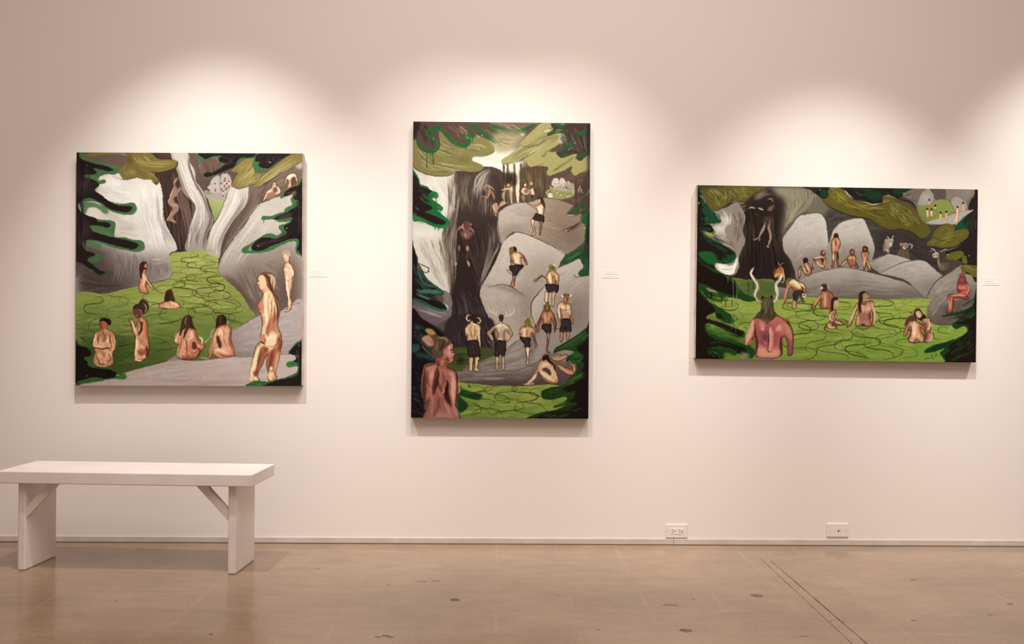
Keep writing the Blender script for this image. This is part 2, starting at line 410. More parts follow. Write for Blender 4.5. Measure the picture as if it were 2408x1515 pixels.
painting('square oil painting of bathers in a green pool beneath pale waterfalls', -1.5876, 1.4103, 1.153, 1.1942, -0.0046, 534, 549, '6a584f', 1, '''
F|43332f|1|0|0|0|0|||687,-8 1053,-5 1088,478 1074,945 852,946 785,478 752,239
H|120|31241f 5a4842 4a3a35 6b574f 2b201d|3|0.55|0.3|0.9|0|768,176 801,398 866,716 899,930|991,185 1024,399 1041,716 1074,930
H|50|7d675d 8c776d 6b564d|2.2|0.5|0.3|0.8|0|911,161 952,415 1017,637 1042,922|1007,185 1039,399 1088,637 1102,922
F|69564d|1|0|0|0|0|5d4b44|1017,2 1258,558|1017,-5 1571,-2 1524,187 1462,258 1352,432 1305,605 1204,922 1125,922 1114,478 1089,241
H|60|5a4840 7a665b 6f5b51 8a7468|3|0.4|0.3|0.9|0|1049,11 1137,162 1224,257|1492,5 1461,132 1351,258
F|8d9458|1|0|0|0|0|a9ad76|1258,621 1360,432|1245,423 1336,416 1415,432 1400,511 1353,582 1297,637 1273,526
H|30|9aa068 7f8650 b3b585|2|0.5|0.3|0.8|0|1257,479 1289,605|1399,448 1337,558
F|a89c93|1|0|0|0|0|||1213,352 1336,364 1446,353 1431,432 1233,427
F|8b8d5e|0.9|0.65|0|0|0|||1217,356 1280,356 1304,380 1233,392
F|b7aaa6|1|0|0|0|0|||1257,368 1256,289 1292,230 1339,210 1355,258 1355,368
F|b3a6a2|1|0|0|0|0|||1355,357 1355,242 1374,199 1406,187 1442,211 1462,266 1450,361
S|7a6a66|1|1|0.35|0.35|0|0|0|1355,368 1354,266 1367,202
S|86756f|1|1|0.35|0.35|0|0|0|1257,360 1256,297 1288,234 1335,212
S|e0b597|2.6|1|0.7|0.6|0|0|0|1252,305 1255,335
S|3a2e2c|2|0.9|0.35|0.35|0|0|0|1254,332 1254,366
F|4a332c|1|0|0|0|0|||1259,295 1257,301 1252,303 1248,301 1246,295 1248,290 1252,287 1257,290
S|e0b597|2.6|1|0.7|0.6|0|0|0|1308,297 1310,330
S|3a2e2c|2|0.9|0.35|0.35|0|0|0|1309,327 1310,362
F|4a332c|1|0|0|0|0|||1314,288 1312,293 1308,296 1303,293 1301,288 1303,282 1308,280 1312,282
S|e0b597|2.6|1|0.7|0.6|0|0|0|1367,297 1369,327
S|3a2e2c|2|0.9|0.35|0.35|0|0|0|1369,325 1369,358
F|4a332c|1|0|0|0|0|||1373,288 1371,293 1367,296 1362,293 1361,288 1362,282 1367,280 1371,282
S|e0b597|2.6|1|0.7|0.6|0|0|0|1398,199 1401,229
S|3a2e2c|2|0.9|0.35|0.35|0|0|0|1400,226 1400,260
F|4a332c|1|0|0|0|0|||1404,189 1403,195 1398,197 1394,195 1392,189 1394,184 1398,181 1403,184
S|e0b597|2.6|1|0.7|0.6|0|0|0|1438,274 1440,304
S|3a2e2c|2|0.9|0.35|0.35|0|0|0|1440,302 1440,335
F|4a332c|1|0|0|0|0|||1444,264 1442,270 1438,272 1433,270 1432,264 1433,259 1438,257 1442,259
S|e0b597|2.6|1|0.7|0.6|0|0|0|1395,274 1397,300
S|3a2e2c|2|0.9|0.35|0.35|0|0|0|1396,297 1396,326
F|4a332c|1|0|0|0|0|||1401,264 1399,270 1395,272 1390,270 1388,264 1390,259 1394,256 1399,259
S|e0b597|2.6|1|0.7|0.6|0|0|0|1418,298 1421,321
S|3a2e2c|2|0.9|0.35|0.35|0|0|0|1420,320 1420,345
F|4a332c|1|0|0|0|0|||1425,288 1423,294 1418,296 1414,294 1412,288 1414,282 1418,280 1423,282
S|e0b597|2.6|1|0.7|0.6|0|0|0|1383,369 1386,391
S|3a2e2c|2|0.9|0.35|0.35|0|0|0|1385,388 1385,412
F|4a332c|1|0|0|0|0|||1389,359 1388,365 1383,367 1379,365 1377,359 1379,353 1383,351 1388,353
S|e0b597|2.6|1|0.7|0.6|0|0|0|1407,353 1409,375
S|3a2e2c|2|0.9|0.35|0.35|0|0|0|1408,373 1409,396
F|4a332c|1|0|0|0|0|||1413,343 1411,349 1407,351 1402,349 1400,343 1402,338 1407,335 1411,338
S|e2b697|2.2|1|0.35|0.35|0|0|0|1375,392 1399,384 1415,373
S|e4bd9d|3|1|0.35|0.35|0|0|0|1233,321 1272,337
S|9a7464|1.6|0.7|0.35|0.35|0|0|0|1160,114 1168,154 1172,186
F|b08a7a|0.6|0.39|0|0|0|||1168,118 1165,125 1159,128 1152,125 1149,118 1152,111 1159,109 1165,112
F|c9bcb2|1|0|1|0|0|a39690|969,82 1164,914|889,-6 1041,-1 1066,82 1113,162 1129,265 1185,344 1227,431 1257,526 1293,613 1282,684 1236,779 1217,918 1037,923 1045,795 1068,684 1099,597 1121,510 1067,431 1003,359 970,240 930,121
H|110|e9e1d8 d8cdc3 f2ece4 bdb0a7 a89b93|1.8|0.65|0.15|0.6|0|897,2 938,129 978,256 1035,383 1115,494 1095,605 1068,700 1045,914|1017,2 1041,106 1081,225 1122,320 1194,431 1218,558 1211,684 1140,914
H|60|5d504b 7d6f69 948780 4a3f3b|1.5|0.6|0.1|0.35|0|1049,3 1073,130 1121,257 1193,368 1249,510 1282,621 1235,779 1212,914|1033,3 1057,145 1106,288 1170,399 1218,510 1250,621 1203,779 1180,914
H|50|6d605b 8d817b d9d0c8 4f4440|1.4|0.6|0.2|0.7|0|1068,684 1053,795 1045,914|1179,684 1156,795 1140,914
H|40|a98f80 b79e90 8d7568|2.2|0.5|0.3|0.8|0|897,2 930,129 970,256 1007,367 1067,439|913,2 962,161 1002,272 1042,367 1099,463
C|
S|54423b|2.2|0.8|0.35|0.35|0|0|0|1035,375 1083,439 1121,510 1099,597 1068,684 1049,787 1039,918
S|4a3d38|1.6|0.8|0.35|0.35|0|0|0|1129,265 1187,344 1227,431 1257,526 1293,613 1280,684 1236,779 1217,918
F|7b695f|1|0|0|0|0|5a4a43|1620,401 1433,842|1462,306 1627,283 1777,307 1722,480 1652,567 1574,685 1496,787 1417,898 1362,992 1339,1048 1260,977
H|90|6b5a51 8d7b70 574740 7d6b61 9a887c|3|0.5|0.3|0.9|0|1651,322 1620,464 1526,622 1433,811 1362,969|1753,338 1699,480 1621,606 1495,779 1378,953
F|cfc4ba|1|0|1|0|0|b5a9a0|1525,361 1291,953|1450,321 1533,337 1619,298 1617,417 1590,496 1526,574 1463,661 1409,756 1377,842 1362,921 1342,992 1244,957 1226,874 1251,779 1283,684 1337,605 1377,511 1415,416
H|110|e8e0d7 d9cfc6 bfb3aa f0eae2 c9beb4|2|0.6|0.2|0.7|0|1446,321 1415,416 1376,511 1329,605 1274,692 1247,787 1229,914|1564,322 1565,417 1518,527 1448,637 1385,748 1338,858 1323,977
H|50|a2958c 8e8077 b3a79d|2|0.5|0.2|0.7|0|1604,338 1604,432 1565,511 1495,606 1416,724 1370,858 1347,985|1541,338 1549,448 1494,558 1432,653 1369,764 1330,874 1323,977
H|40|7d7069 e5ddd5 a0948c|1.3|0.6|0.3|0.9|0|1229,890 1259,945|1338,898 1339,985
C|
S|4b3a34|1.6|0.85|0.35|0.35|0|0|0|1450,321 1415,416 1376,511 1334,607 1282,686 1251,779 1226,878
F|d9d0c8|1|0|1|0|0|||126,180 271,181 528,214 688,239 776,271 809,366 817,478 826,597 854,684 900,779 940,858 948,914 879,953 901,1033 912,1135 837,1195 582,1255 270,1332 -11,1377 -22,954 -2,316
F|7f726c|0.95|18|0|0|0|453a37|452,954 294,1320|-38,914 292,906 612,946 836,977 923,953 924,1191 -27,1433
F|514442|0.95|18|0|0|0|||-39,795 227,811 452,874 276,970 374,1272 -27,1393
F|e4ddd5|0.8|14|0|0|0|||657,414 597,475 450,501 302,474 240,412 301,350 449,325 596,352
F|d6cdc4|0.7|14|0|0|0|||739,716 702,828 612,874 521,828 483,715 520,603 610,557 701,603
F|bfb0a8|0.6|5.2|0|0|0|||458,580 423,614 338,628 253,613 217,580 252,546 338,532 423,546
F|b5a79e|0.7|5.2|0|0|0|||555,707 529,736 467,747 405,735 379,707 404,679 467,668 529,679
F|9d918a|0.7|5.2|0|0|0|||404,858 366,892 276,906 185,892 147,858 184,825 275,811 366,825
F|f0eae1|0.8|14|0|0|0|||729,430 706,503 650,533 593,502 569,429 592,356 649,326 705,357
F|efe8df|0.7|5.2|0|0|0|||424,285 399,319 336,333 274,319 248,285 273,251 336,237 398,252
F|cfc4bd|0.7|3.9|0|0|0|||353,365 334,387 289,397 243,387 224,364 243,342 288,333 334,342
H|150|efe9e1 e2d9d1 c6bbb2 f4efe8 d0c6bd|2|0.55|0.15|0.6|0|577,286 610,477 611,636 659,795 692,922|768,279 809,478 826,636 891,795 931,898
H|70|8f837e b3a8a0 a3979a f0ebe4|1.5|0.6|0.15|0.45|0|689,318 737,477 762,636 819,795 867,930|792,319 817,517 834,660 898,795 939,898
H|60|f0eae3 ddd4cc c9beb8 e6dfd7|2.2|0.45|0.3|0.8|0|272,301 401,365 545,366|273,412 385,437 498,477
H|60|cbbfb6 b3a69d ddd4cb bba99c|2.2|0.45|0.3|0.8|0|225,524 370,596 530,620|371,755 483,779 595,787
H|130|6d605b 8c807a 594d49 7a6d68 9d918a|2.6|0.4|0.2|0.7|0|340,914 373,1033 342,1256|852,977 852,1072 837,1183
H|40|a99e97 c1b6ae 94887f|2|0.5|0.3|0.8|0|652,977 772,993 883,961|693,1057 788,1049 900,1017
H|60|4a3f3c 625653 403634|3|0.5|0.3|0.9|0|12,1114 213,1193 454,1232|13,1353 214,1320 534,1263
H|60|b9afa8 8d817b 5d514d|1.2|0.5|0.2|0.5|0|741,1033 773,1096 797,1191|884,1009 892,1088 885,1167
C|
S|4a3c37|1.4|0.6|0.35|0.35|0|0|0|809,366 819,478 827,597 856,686 902,779 943,858 948,914 879,957
S|453a30|2|0.9|0.6|0.6|0|0|0|883,961 901,1033 911,1124 893,1163 837,1197 582,1254 414,1289 270,1332 134,1356 -11,1378
F|9a7767|1|0|0|0|0|||959,232 937,240 916,280 920,319 900,367 884,414 861,450 869,486 901,510 909,549 881,589 850,621 854,644 882,640 922,660 944,656 909,613 929,573 957,549 969,510 952,478 917,454 928,415 952,399 948,367 987,331 972,323 948,351 937,311 928,280 947,264
S|d6b29d|2.6|0.9|0.35|0.35|0|0|0|920,319 898,375 877,438 874,470
S|c29a86|3|0.9|0.35|0.35|0|0|0|893,470 921,494 953,502
S|cda994|2.2|0.9|0.35|0.35|0|0|0|909,537 885,585 862,624
S|c8a18d|2|0.9|0.35|0.35|0|0|0|935,256 920,295
S|cba893|1.8|0.9|0.35|0.35|0|0|0|952,387 964,359 984,335
S|5a3f36|1.6|0.8|0.35|0.35|0|0|0|928,415 920,446
S|c39d88|1.8|0.8|0.35|0.35|0|0|0|886,628 910,640 937,654
F|3f2d28|0.5|1.3|0|0|0|||975,296 968,318 952,327 935,318 928,296 935,273 951,264 968,273
F|c6bbb0|1|0|1|0|0|b4a79c|1809,441 1575,1032|1715,486 1809,441 1910,403 2036,371 2145,348 2149,1423 1930,1490 1813,1503 1680,1547 1648,1468 1608,1398 1561,1327 1498,1264 1434,1209 1371,1154 1343,1111 1347,1048 1378,961 1433,874 1511,764 1590,669 1652,568
F|8d7d72|0.9|22|0|0|0|6b5b53|1732,953 1813,1424|1575,976 1811,905 2155,858 2157,1579 1656,1566 1466,1252 1355,1158 1418,1063
F|594a44|0.9|5.2|0|0|0|||1371,1142 1513,1205 1656,1386 1703,1550 1609,1409 1466,1252
F|65564f|0.75|16|0|0|0|||1905,1094 2155,1031 2157,1423 1930,1486 1875,1306
F|d3c9be|0.8|16|0|0|0|||1880,638 1837,727 1731,764 1626,727 1582,637 1625,548 1730,512 1836,549
F|c0b4ab|0.8|12|0|0|0|||1536,976 1515,1038 1465,1063 1415,1038 1394,977 1414,915 1464,890 1515,915
F|a08f83|0.6|10|0|0|0|||2007,992 1961,1025 1850,1039 1739,1025 1693,992 1739,959 1850,945 1961,958
H|120|d5cbc1 c0b4a9 b5a89d dcd3c9|4|0.35|0.15|0.5|0|1668,582 1574,716 1464,874 1363,1063|2036,418 1888,638 1732,835 1536,1071
H|100|857569 74655b 95857a 5f5049|4|0.4|0.2|0.6|0|1434,1095 1537,1189 1640,1386|1733,1016 1773,1228 1813,1471
H|60|8f7f74 7a6a60 9d8d82|4|0.35|0.3|0.7|0|1733,1016 1929,1031|1733,1189 1930,1424
C|
S|4d3a35|1.7|0.9|0.6|0.6|0|0|0|1730,480 1652,568 1590,671 1511,765 1433,876 1378,962 1348,1048 1342,1111 1371,1155 1434,1212 1498,1266 1561,1329 1608,1400 1648,1470 1680,1547
S|5d4a42|1.4|0.8|0.35|0.35|0|0|0|1719,484 1809,443 1910,405 2036,372
S|7a3f3a|1|0.5|0.35|0.35|0|0|0|1652,582 1574,708 1464,850
F|6d5b50|1|0|0|0|0|7b695d|1809,402 2043,166|1715,472 1777,307 1925,189 2121,120 2144,120 2145,348 2036,367 1910,400 1809,437
H|60|5f4e45 83705f 78665a 9a8675|3|0.4|0.3|0.9|0|1746,433 1847,260 2121,135|1809,425 1965,339 2121,308
F|cdbfb3|0.9|2.6|0|0|0|||2152,96 2138,129 2105,143 2072,129 2058,96 2072,62 2105,49 2138,63
H|14|efe7dd b5a598|1.6|0.7|0.5|0.9|0|2066,80 2136,65|2074,143 2136,135
F|ecd9bd|1|0|1|0|0|||1965,284 1969,237 1996,202 2043,184 2070,190 2086,230 2090,261 2074,265 2062,233 2067,277 2035,280 2027,245 2031,300 2020,324 1996,324 2004,276 1992,245 1977,292
T|8|4|2|0.32|11
S|8d634f|6.25|0.55|0.8|0.8|1.43|0|0|1965,284 1969,237 1996,202 2043,184 2070,190 2086,230 2090,261 2074,265 2062,233 2067,277 2035,280 2027,245 2031,300 2020,324 1996,324 2004,276 1992,245 1977,292 1965,284
C|
S|43221b|1.35|0.85|0.8|0.8|0|0|0|1965,284 1969,237 1996,202 2043,184 2070,190 2086,230 2090,261 2074,265 2062,233 2067,277 2035,280 2027,245 2031,300 2020,324 1996,324 2004,276 1992,245 1977,292 1965,284
F|5d4636|0.9|0.65|0|0|0|||2031,229 2059,222 2065,269 2043,300 2027,284
S|6a4a3a|1|0.8|0.35|0.35|0|0|0|1969,284 1973,241 1996,204 2043,185 2072,192 2088,233
S|c99b78|1.5|1|0.35|0.35|0|0|0|1996,324 2008,276
S|fff3df|2.5|0.9|0.35|0.35|0|0|0|2013,206 2051,199
F|e9cfae|1|0|1|0|0|||1851,276 1871,264 1890,276 1890,303 1910,315 1922,347 1918,378 1895,396 1863,395 1816,386 1797,409 1777,445 1754,455 1765,425 1781,394 1789,366 1816,335 1843,315
T|8|4|1.1|0.32|12
S|8b5f49|8.41|0.55|0.8|0.8|1.92|0|0|1851,276 1871,264 1890,276 1890,303 1910,315 1922,347 1918,378 1895,396 1863,395 1816,386 1797,409 1777,445 1754,455 1765,425 1781,394 1789,366 1816,335 1843,315 1851,276
C|
S|43221b|1.35|0.85|0.8|0.8|0|0|0|1851,276 1871,264 1890,276 1890,303 1910,315 1922,347 1918,378 1895,396 1863,395 1816,386 1797,409 1777,445 1754,455 1765,425 1781,394 1789,366 1816,335 1843,315 1851,276
F|a2766a|0.9|0.975|0|0|0|||1808,382 1855,358 1895,394 1856,417 1801,433 1789,413
F|6a4c3f|0.9|0.65|0|0|0|||1859,323 1887,323 1895,359 1867,370 1855,347
S|5a3c30|1.6|1|0.35|0.35|0|0|0|1851,276 1871,263 1891,276 1887,299
S|7a5540|1|0.9|0.35|0.35|0|0|0|1789,366 1818,335 1847,313
S|fff0d8|2.4|0.9|0.35|0.35|0|0|0|1902,319 1918,347 1914,378
S|fbe6cb|2.4|0.9|0.35|0.35|0|0|0|1797,370 1840,350
S|f6dfc3|2|0.9|0.35|0.35|0|0|0|1769,445 1785,401 1797,378
F|cf9a7c|0.9|0.39|0|0|0|||1885,288 1881,298 1871,302 1861,298 1857,288 1861,278 1871,273 1881,278
S|7a4a3a|1.2|0.8|0.35|0.35|0|0|0|1918,378 1891,397 1856,397
F|a0a85c|1|0|1|0|0|8f9850|1090,965 1092,1321|-19,1379 270,1330 422,1290 582,1253 726,1224 839,1199 894,1162 910,1124 885,961 1022,930 1220,919 1260,961 1339,992 1342,1115 1376,1154 1431,1209 1495,1264 1558,1327 1605,1398 1645,1468 1680,1547 1477,1674 1457,1689 1482,1917 1225,1947 1027,1949 936,1914 841,1962 658,2013 459,2070 348,2181 -14,2161
F|6f7f42|0.95|26|0|0|0|49582f|695,1520 539,1981|-35,1460 455,1458 1013,1503 1685,1562 1687,2222 -29,2240
F|3d4d29|0.8|26|0|0|0|||-33,1683 201,1730 458,1823 698,1956 300,2237 -30,2200
H|90|7f8c4a 8f9a55 6a7a3e 97a05a|6|0.35|0.15|0.45|0|54,1460 455,1458 934,1503|16,1731 457,1728 935,1725
H|110|a9b066 98a156 8f984e b3b872|7|0.35|0.15|0.4|0|534,1283 1012,1202 1487,1319|455,1458 1013,1455 1645,1515
H|60|a8af63 9aa356 b5ba70|6|0.35|0.2|0.5|0|1022,941 1248,941|932,1171 1368,1138
H|50|4f6032 5d6e3a 415428|6|0.4|0.2|0.6|0|378,1839 697,1837 936,1835|299,2038 618,1988 857,1931
T|26|7|0|0.12|3
W|33.5|339.1|424.6|20.9|34.5|0.3|1.7|0.75|2f3519|0.05
W|69.6|331.0|420.3|18.7|39.1|2.2|1.7|0.7|39421f|-0.15
W|125.6|320.8|392.2|22|32.2|1|1.7|0.75|39421f|-0.1
W|101.6|326.9|376.5|18.7|29.9|4|1.5|0.6|2f3519|0
W|209.2|296.8|364.1|22|27.6|0|1.9|0.8|39421f|0
W|238.8|251.2|348.1|19.8|23|2|1.7|0.8|39421f|0.05
W|262.6|237.3|340.1|17.6|20.7|0.5|1.7|0.8|2f3519|0
W|284.3|233.4|371.6|18.7|23|3.5|1.9|0.85|39421f|0.04
W|308.1|233.3|363.6|16.5|21.85|1.2|1.7|0.8|39421f|0.06
W|324.0|249.1|371.4|18.7|25.3|4.4|1.7|0.8|2f3519|0.1
W|272.7|284.8|383.5|24.2|31.05|1.9|1.7|0.7|39421f|0.1
W|302.5|300.5|391.2|24.2|32.2|0.2|1.7|0.75|39421f|0.1
W|332.1|288.6|402.9|22|31.05|2.8|2|0.85|2f3519|0.15
W|357.9|316.1|406.7|20.9|29.9|0.9|1.9|0.8|39421f|0.12
W|379.6|331.8|398.7|17.6|28.75|2.2|1.7|0.8|39421f|0.1
W|253.0|310.5|391.5|26.4|34.5|5|1.5|0.65|2f3519|0
W|185.5|326.6|403.8|24.2|36.8|2.5|1.7|0.7|39421f|0.1
W|217.5|346.2|431.2|26.4|41.4|0.5|1.7|0.7|39421f|0.05
W|114.1|408.2|491.4|19.8|39.1|1.2|1.7|0.7|2f3519|0.1
W|134.0|392.2|459.5|15.4|36.8|4|1.5|0.5|39421f|0
W|183.9|399.8|471.0|24.2|43.7|2.2|1.6|0.65|39421f|0
W|209.9|419.4|478.7|24.2|46|5|1.6|0.6|2f3519|0.05
W|13.7|392.9|436.6|15.4|34.5|3|1.5|0.6|39421f|0
W|25.6|364.9|408.7|22|39.1|1|1.5|0.6|39421f|0
W|352.2|365.4|406.7|19.8|29.9|4|1.7|0.7|2f3519|0
W|296.8|355.8|418.9|22|34.5|3|1.5|0.6|39421f|0
W|90.3|432.1|479.7|15.4|36.8|0.2|1.5|0.5|39421f|0
S|252b14|3|0.8|0.35|0.35|0|0|0|394,1827 458,1811 506,1807
S|2f3519|2.4|0.7|0.35|0.35|0|0|0|777,1797 856,1780
S|2a3016|3|0.7|0.35|0.35|0|0|0|784,1607 879,1598 958,1578 998,1558
S|252b14|2.6|0.8|0.35|0.35|0|0|0|32,1731 72,1754 80,1786
S|252b14|2|0.7|0.35|0.35|0|0|0|137,1794 145,1770
C|
S|3a3328|2|0.9|0.6|0.6|0|0|0|936,1914 841,1964 658,2015 459,2072
F|b2a3a0|1|0|1|0|0|a0908c|1735,1593 1579,1901|1468,1678 1578,1612 1680,1552 1735,1528 1923,1492 2008,1437 2141,1399 2143,1912 1924,1906 1658,1924 1501,1898 1469,1831
F|9c8c88|0.6|12|0|0|0|||1689,1790 1657,1829 1579,1846 1501,1830 1469,1792 1501,1753 1578,1736 1656,1751
F|b9aaa8|0.7|14|0|0|0|||2103,1591 2075,1658 2009,1686 1943,1659 1915,1592 1942,1526 2009,1498 2075,1525
F|94847f|0.6|12|0|0|0|||2064,1826 2037,1871 1971,1890 1905,1872 1877,1828 1904,1783 1971,1764 2037,1782
F|c8bab6|0.8|3.9|0|0|0|||2094,1458 2074,1475 2024,1482 1974,1475 1954,1459 1974,1442 2024,1435 2074,1442
H|110|bcaead a89997 c4b6b4 9d8e8b|5|0.3|0.1|0.35|0|1500,1713 1735,1578 2048,1466|1516,1878 1736,1876 2111,1826
C|
S|5a4b40|1.6|0.8|0.35|0.35|0|0|0|1468,1678 1578,1613 1680,1553
S|4a3a34|1.4|0.8|0.35|0.35|0|0|0|1680,1547 1735,1527
S|6a5850|1.5|0.8|0.35|0.35|0|0|0|1923,1490 2008,1437 2133,1403
F|c2aea6|1|0|1|0|0|b09c94|1332,1942 1096,2189|443,2077 658,2015 841,1966 936,1918 1024,1953 1222,1951 1461,1916 1658,1918 1929,1900 2038,1893 2147,1888 2149,2232 -21,2256 -5,2196 235,2150
H|150|c4b4ae b09f99 cabbb5 a89690 b8a79f|5|0.3|0.1|0.35|0|539,2076 1174,1975 2038,1913|300,2181 1096,2189 2039,2171
F|cdbfb9|0.7|9|0|0|0|||1577,2003 1540,2026 1451,2036 1362,2027 1325,2005 1361,1983 1451,1973 1540,1981
F|a8968d|0.6|3.9|0|0|0|||1072,2142 1021,2156 898,2163 774,2159 723,2145 774,2131 898,2124 1021,2128
F|9f8d86|0.55|9|0|0|0|||1593,2113 1547,2136 1436,2146 1324,2138 1278,2116 1324,2093 1435,2083 1547,2091
S|8f7d72|1.2|0.5|0.35|0.35|0|0|0|619,2130 937,2139 1254,2128 1412,2138
C|
S|6a5955|1.6|0.85|0.35|0.35|0|0|0|920,1926 960,1914 1032,1950 1222,1948 1461,1914 1568,1918 1658,1914 1929,1896 2023,1893
F|8d7f7c|0.9|0.65|0|0|0|||873,1954 960,1902 1016,1937 936,1955
F|8c7c7b|0.7|3.25|0|0|0|||1482,1878 1584,1865 1678,1888 1694,1908 1482,1913
F|d8a283|1|0|1|0|0|||601,1089 605,1049 629,1027 657,1029 673,1057 669,1096 649,1136 686,1207 726,1255 743,1279 730,1288 702,1263 666,1215 658,1239 670,1279 686,1318 646,1325 602,1307 589,1263 598,1223 602,1160
T|8|4|1.4|0.32|13
S|814a37|7.74|0.55|0.8|0.8|1.77|0|0|601,1089 605,1049 629,1027 657,1029 673,1057 669,1096 649,1136 686,1207 726,1255 743,1279 730,1288 702,1263 666,1215 658,1239 670,1279 686,1318 646,1325 602,1307 589,1263 598,1223 602,1160 601,1089
C|
S|43221b|1.35|0.85|0.8|0.8|0|0|0|601,1089 605,1049 629,1027 657,1029 673,1057 669,1096 649,1136 686,1207 726,1255 743,1279 730,1288 702,1263 666,1215 658,1239 670,1279 686,1318 646,1325 602,1307 589,1263 598,1223 602,1160 601,1089
F|46291f|1|0|0|0|0|||597,1104 601,1049 629,1023 659,1027 674,1065 660,1096 633,1112 618,1192 602,1160
F|c98f70|0.9|0.65|0|0|0|||671,1065 667,1079 657,1085 647,1079 643,1065 647,1050 657,1044 667,1050
S|f2d2b4|4|0.9|0.35|0.35|0|0|0|625,1136 642,1184 634,1255
S|e8bd9b|3|1|0.35|0.35|0|0|0|637,1120 666,1192 702,1247 732,1280
S|9a5844|1.6|0.9|0.35|0.35|0|0|0|662,1200 666,1263 682,1310
S|6a3628|1.2|0.9|0.35|0.35|0|0|0|602,1168 592,1263 606,1308 646,1325
S|bd755a|4|0.7|0.35|0.35|0.48|0|0|614,1271 646,1303
F|d9a585|1|0|1|0|0|||779,1441 790,1421 834,1397 894,1385 941,1396 975,1422 986,1449 958,1462 894,1465 823,1464 787,1457
T|8|4|1.7|0.32|14
S|824b37|4.03|0.55|0.8|0.8|0.92|0|0|779,1441 790,1421 834,1397 894,1385 941,1396 975,1422 986,1449 958,1462 894,1465 823,1464 787,1457 779,1441
C|
S|43221b|1.35|0.85|0.8|0.8|0|0|0|779,1441 790,1421 834,1397 894,1385 941,1396 975,1422 986,1449 958,1462 894,1465 823,1464 787,1457 779,1441
F|442a22|1|0|0|0|0|||834,1401 838,1338 850,1302 881,1284 908,1299 919,1353 926,1400 894,1389 870,1397
S|b3654e|3|0.9|0.35|0.35|0|0|0|783,1441 814,1417 842,1401
S|ead0b0|4|0.9|0.35|0.35|0|0|0|886,1416 934,1420 969,1440
S|eccfae|3|0.9|0.35|0.35|0|0|0|830,1444 894,1460 958,1456
S|b8775c|1.6|0.7|0.35|0.35|0|0|0|882,1397 886,1440
S|7a5140|1.6|0.7|0.35|0.35|0|0|0|877,1294 897,1329 906,1385
S|6a3a2c|1.2|0.8|0.35|0.35|0|0|0|779,1450 838,1466 958,1464
F|d3a17e|1|0|1|0|0|||220,1614 224,1578 248,1561 280,1558 296,1586 296,1634 292,1657 345,1681 365,1713 376,1776 370,1839 350,1887 356,1967 347,1990 299,2011 218,2003 178,1992 174,1952 186,1889 169,1833 165,1770 176,1714 200,1686 240,1674 236,1650
T|8|4|2|0.32|15
S|7e4a34|9|0.55|0.8|0.8|2.05|0|0|220,1614 224,1578 248,1561 280,1558 296,1586 296,1634 292,1657 345,1681 365,1713 376,1776 370,1839 350,1887 356,1967 347,1990 299,2011 218,2003 178,1992 174,1952 186,1889 169,1833 165,1770 176,1714 200,1686 240,1674 236,1650 220,1614
C|
S|43221b|1.35|0.85|0.8|0.8|0|0|0|220,1614 224,1578 248,1561 280,1558 296,1586 296,1634 292,1657 345,1681 365,1713 376,1776 370,1839 350,1887 356,1967 347,1990 299,2011 218,2003 178,1992 174,1952 186,1889 169,1833 165,1770 176,1714 200,1686 240,1674 236,1650 220,1614
F|3a2520|1|0|0|0|0|||224,1582 248,1558 296,1558 328,1574 332,1610 304,1626 292,1602 256,1586 232,1594
F|a5664e|1|0|0|0|0|||224,1602 248,1586 280,1594 288,1634 268,1670 240,1666 228,1634
F|b37859|0.8|1.3|0|0|0|||212,1698 256,1682 329,1697 313,1745 281,1761 249,1785 217,1761
S|e7c39c|5|1|0.35|0.35|0|0|0|192,1698 177,1762 173,1817 233,1829 281,1824
S|dba883|4.5|1|0.35|0.35|0|0|0|357,1713 369,1784 358,1840 322,1880 290,1880
S|7a4532|1.6|0.9|0.35|0.35|0|0|0|173,1825 233,1841 298,1832
S|5e3325|2|0.8|0.35|0.35|0|0|0|281,1824 314,1840 334,1832 329,1800
S|f0d0aa|5|0.8|0.35|0.35|0.48|0|0|297,1729 321,1760 313,1800
S|e2b48c|4|0.7|0.35|0.35|0.48|0|0|229,1737 249,1785 241,1801
S|c08a68|4|0.8|0.35|0.35|0|0|0|186,1889 178,1960 218,1988
S|7d4a36|1.5|0.8|0.35|0.35|0|0|0|266,1959 314,1951 338,1919
S|6f402f|1.6|0.8|0.35|0.35|0|0|0|202,1968 250,1991 266,1951
S|e5bc95|4|0.8|0.35|0.35|0.48|0|0|298,1856 330,1887 334,1951
F|b5987a|0.7|1.3|0|0|0|||246,1952 238,1968 218,1976 198,1969 190,1952 198,1935 218,1928 238,1935
S|6a3527|1.2|0.9|0.35|0.35|0|0|0|172,1710 165,1774 171,1837
S|6a3527|1.2|0.9|0.35|0.35|0|0|0|376,1776 371,1839 351,1891 358,1966
S|3a1d16|1|1|0.35|0.35|0|0|0|240,1602 252,1610
S|4d2118|1.2|1|0.35|0.35|0|0|0|236,1642 252,1646
S|e0b38c|3|0.8|0.35|0.35|0|0|0|182,1996 243,2009 299,2011
S|6a3a2b|2|0.8|0.35|0.35|0|0|0|264,1674 257,1697
F|d6a481|1|0|1|0|0|||540,1497 536,1474 551,1442 591,1430 627,1449 636,1505 628,1544 660,1568 676,1615 676,1695 685,1758 693,1821 686,1885 674,1940 642,1944 622,1964 554,1953 550,1886 557,1798 565,1743 537,1696 528,1632 504,1593 500,1569 528,1561 548,1592 560,1640 576,1600 592,1576 588,1557 568,1553 548,1529
T|8|4|1.1|0.32|16
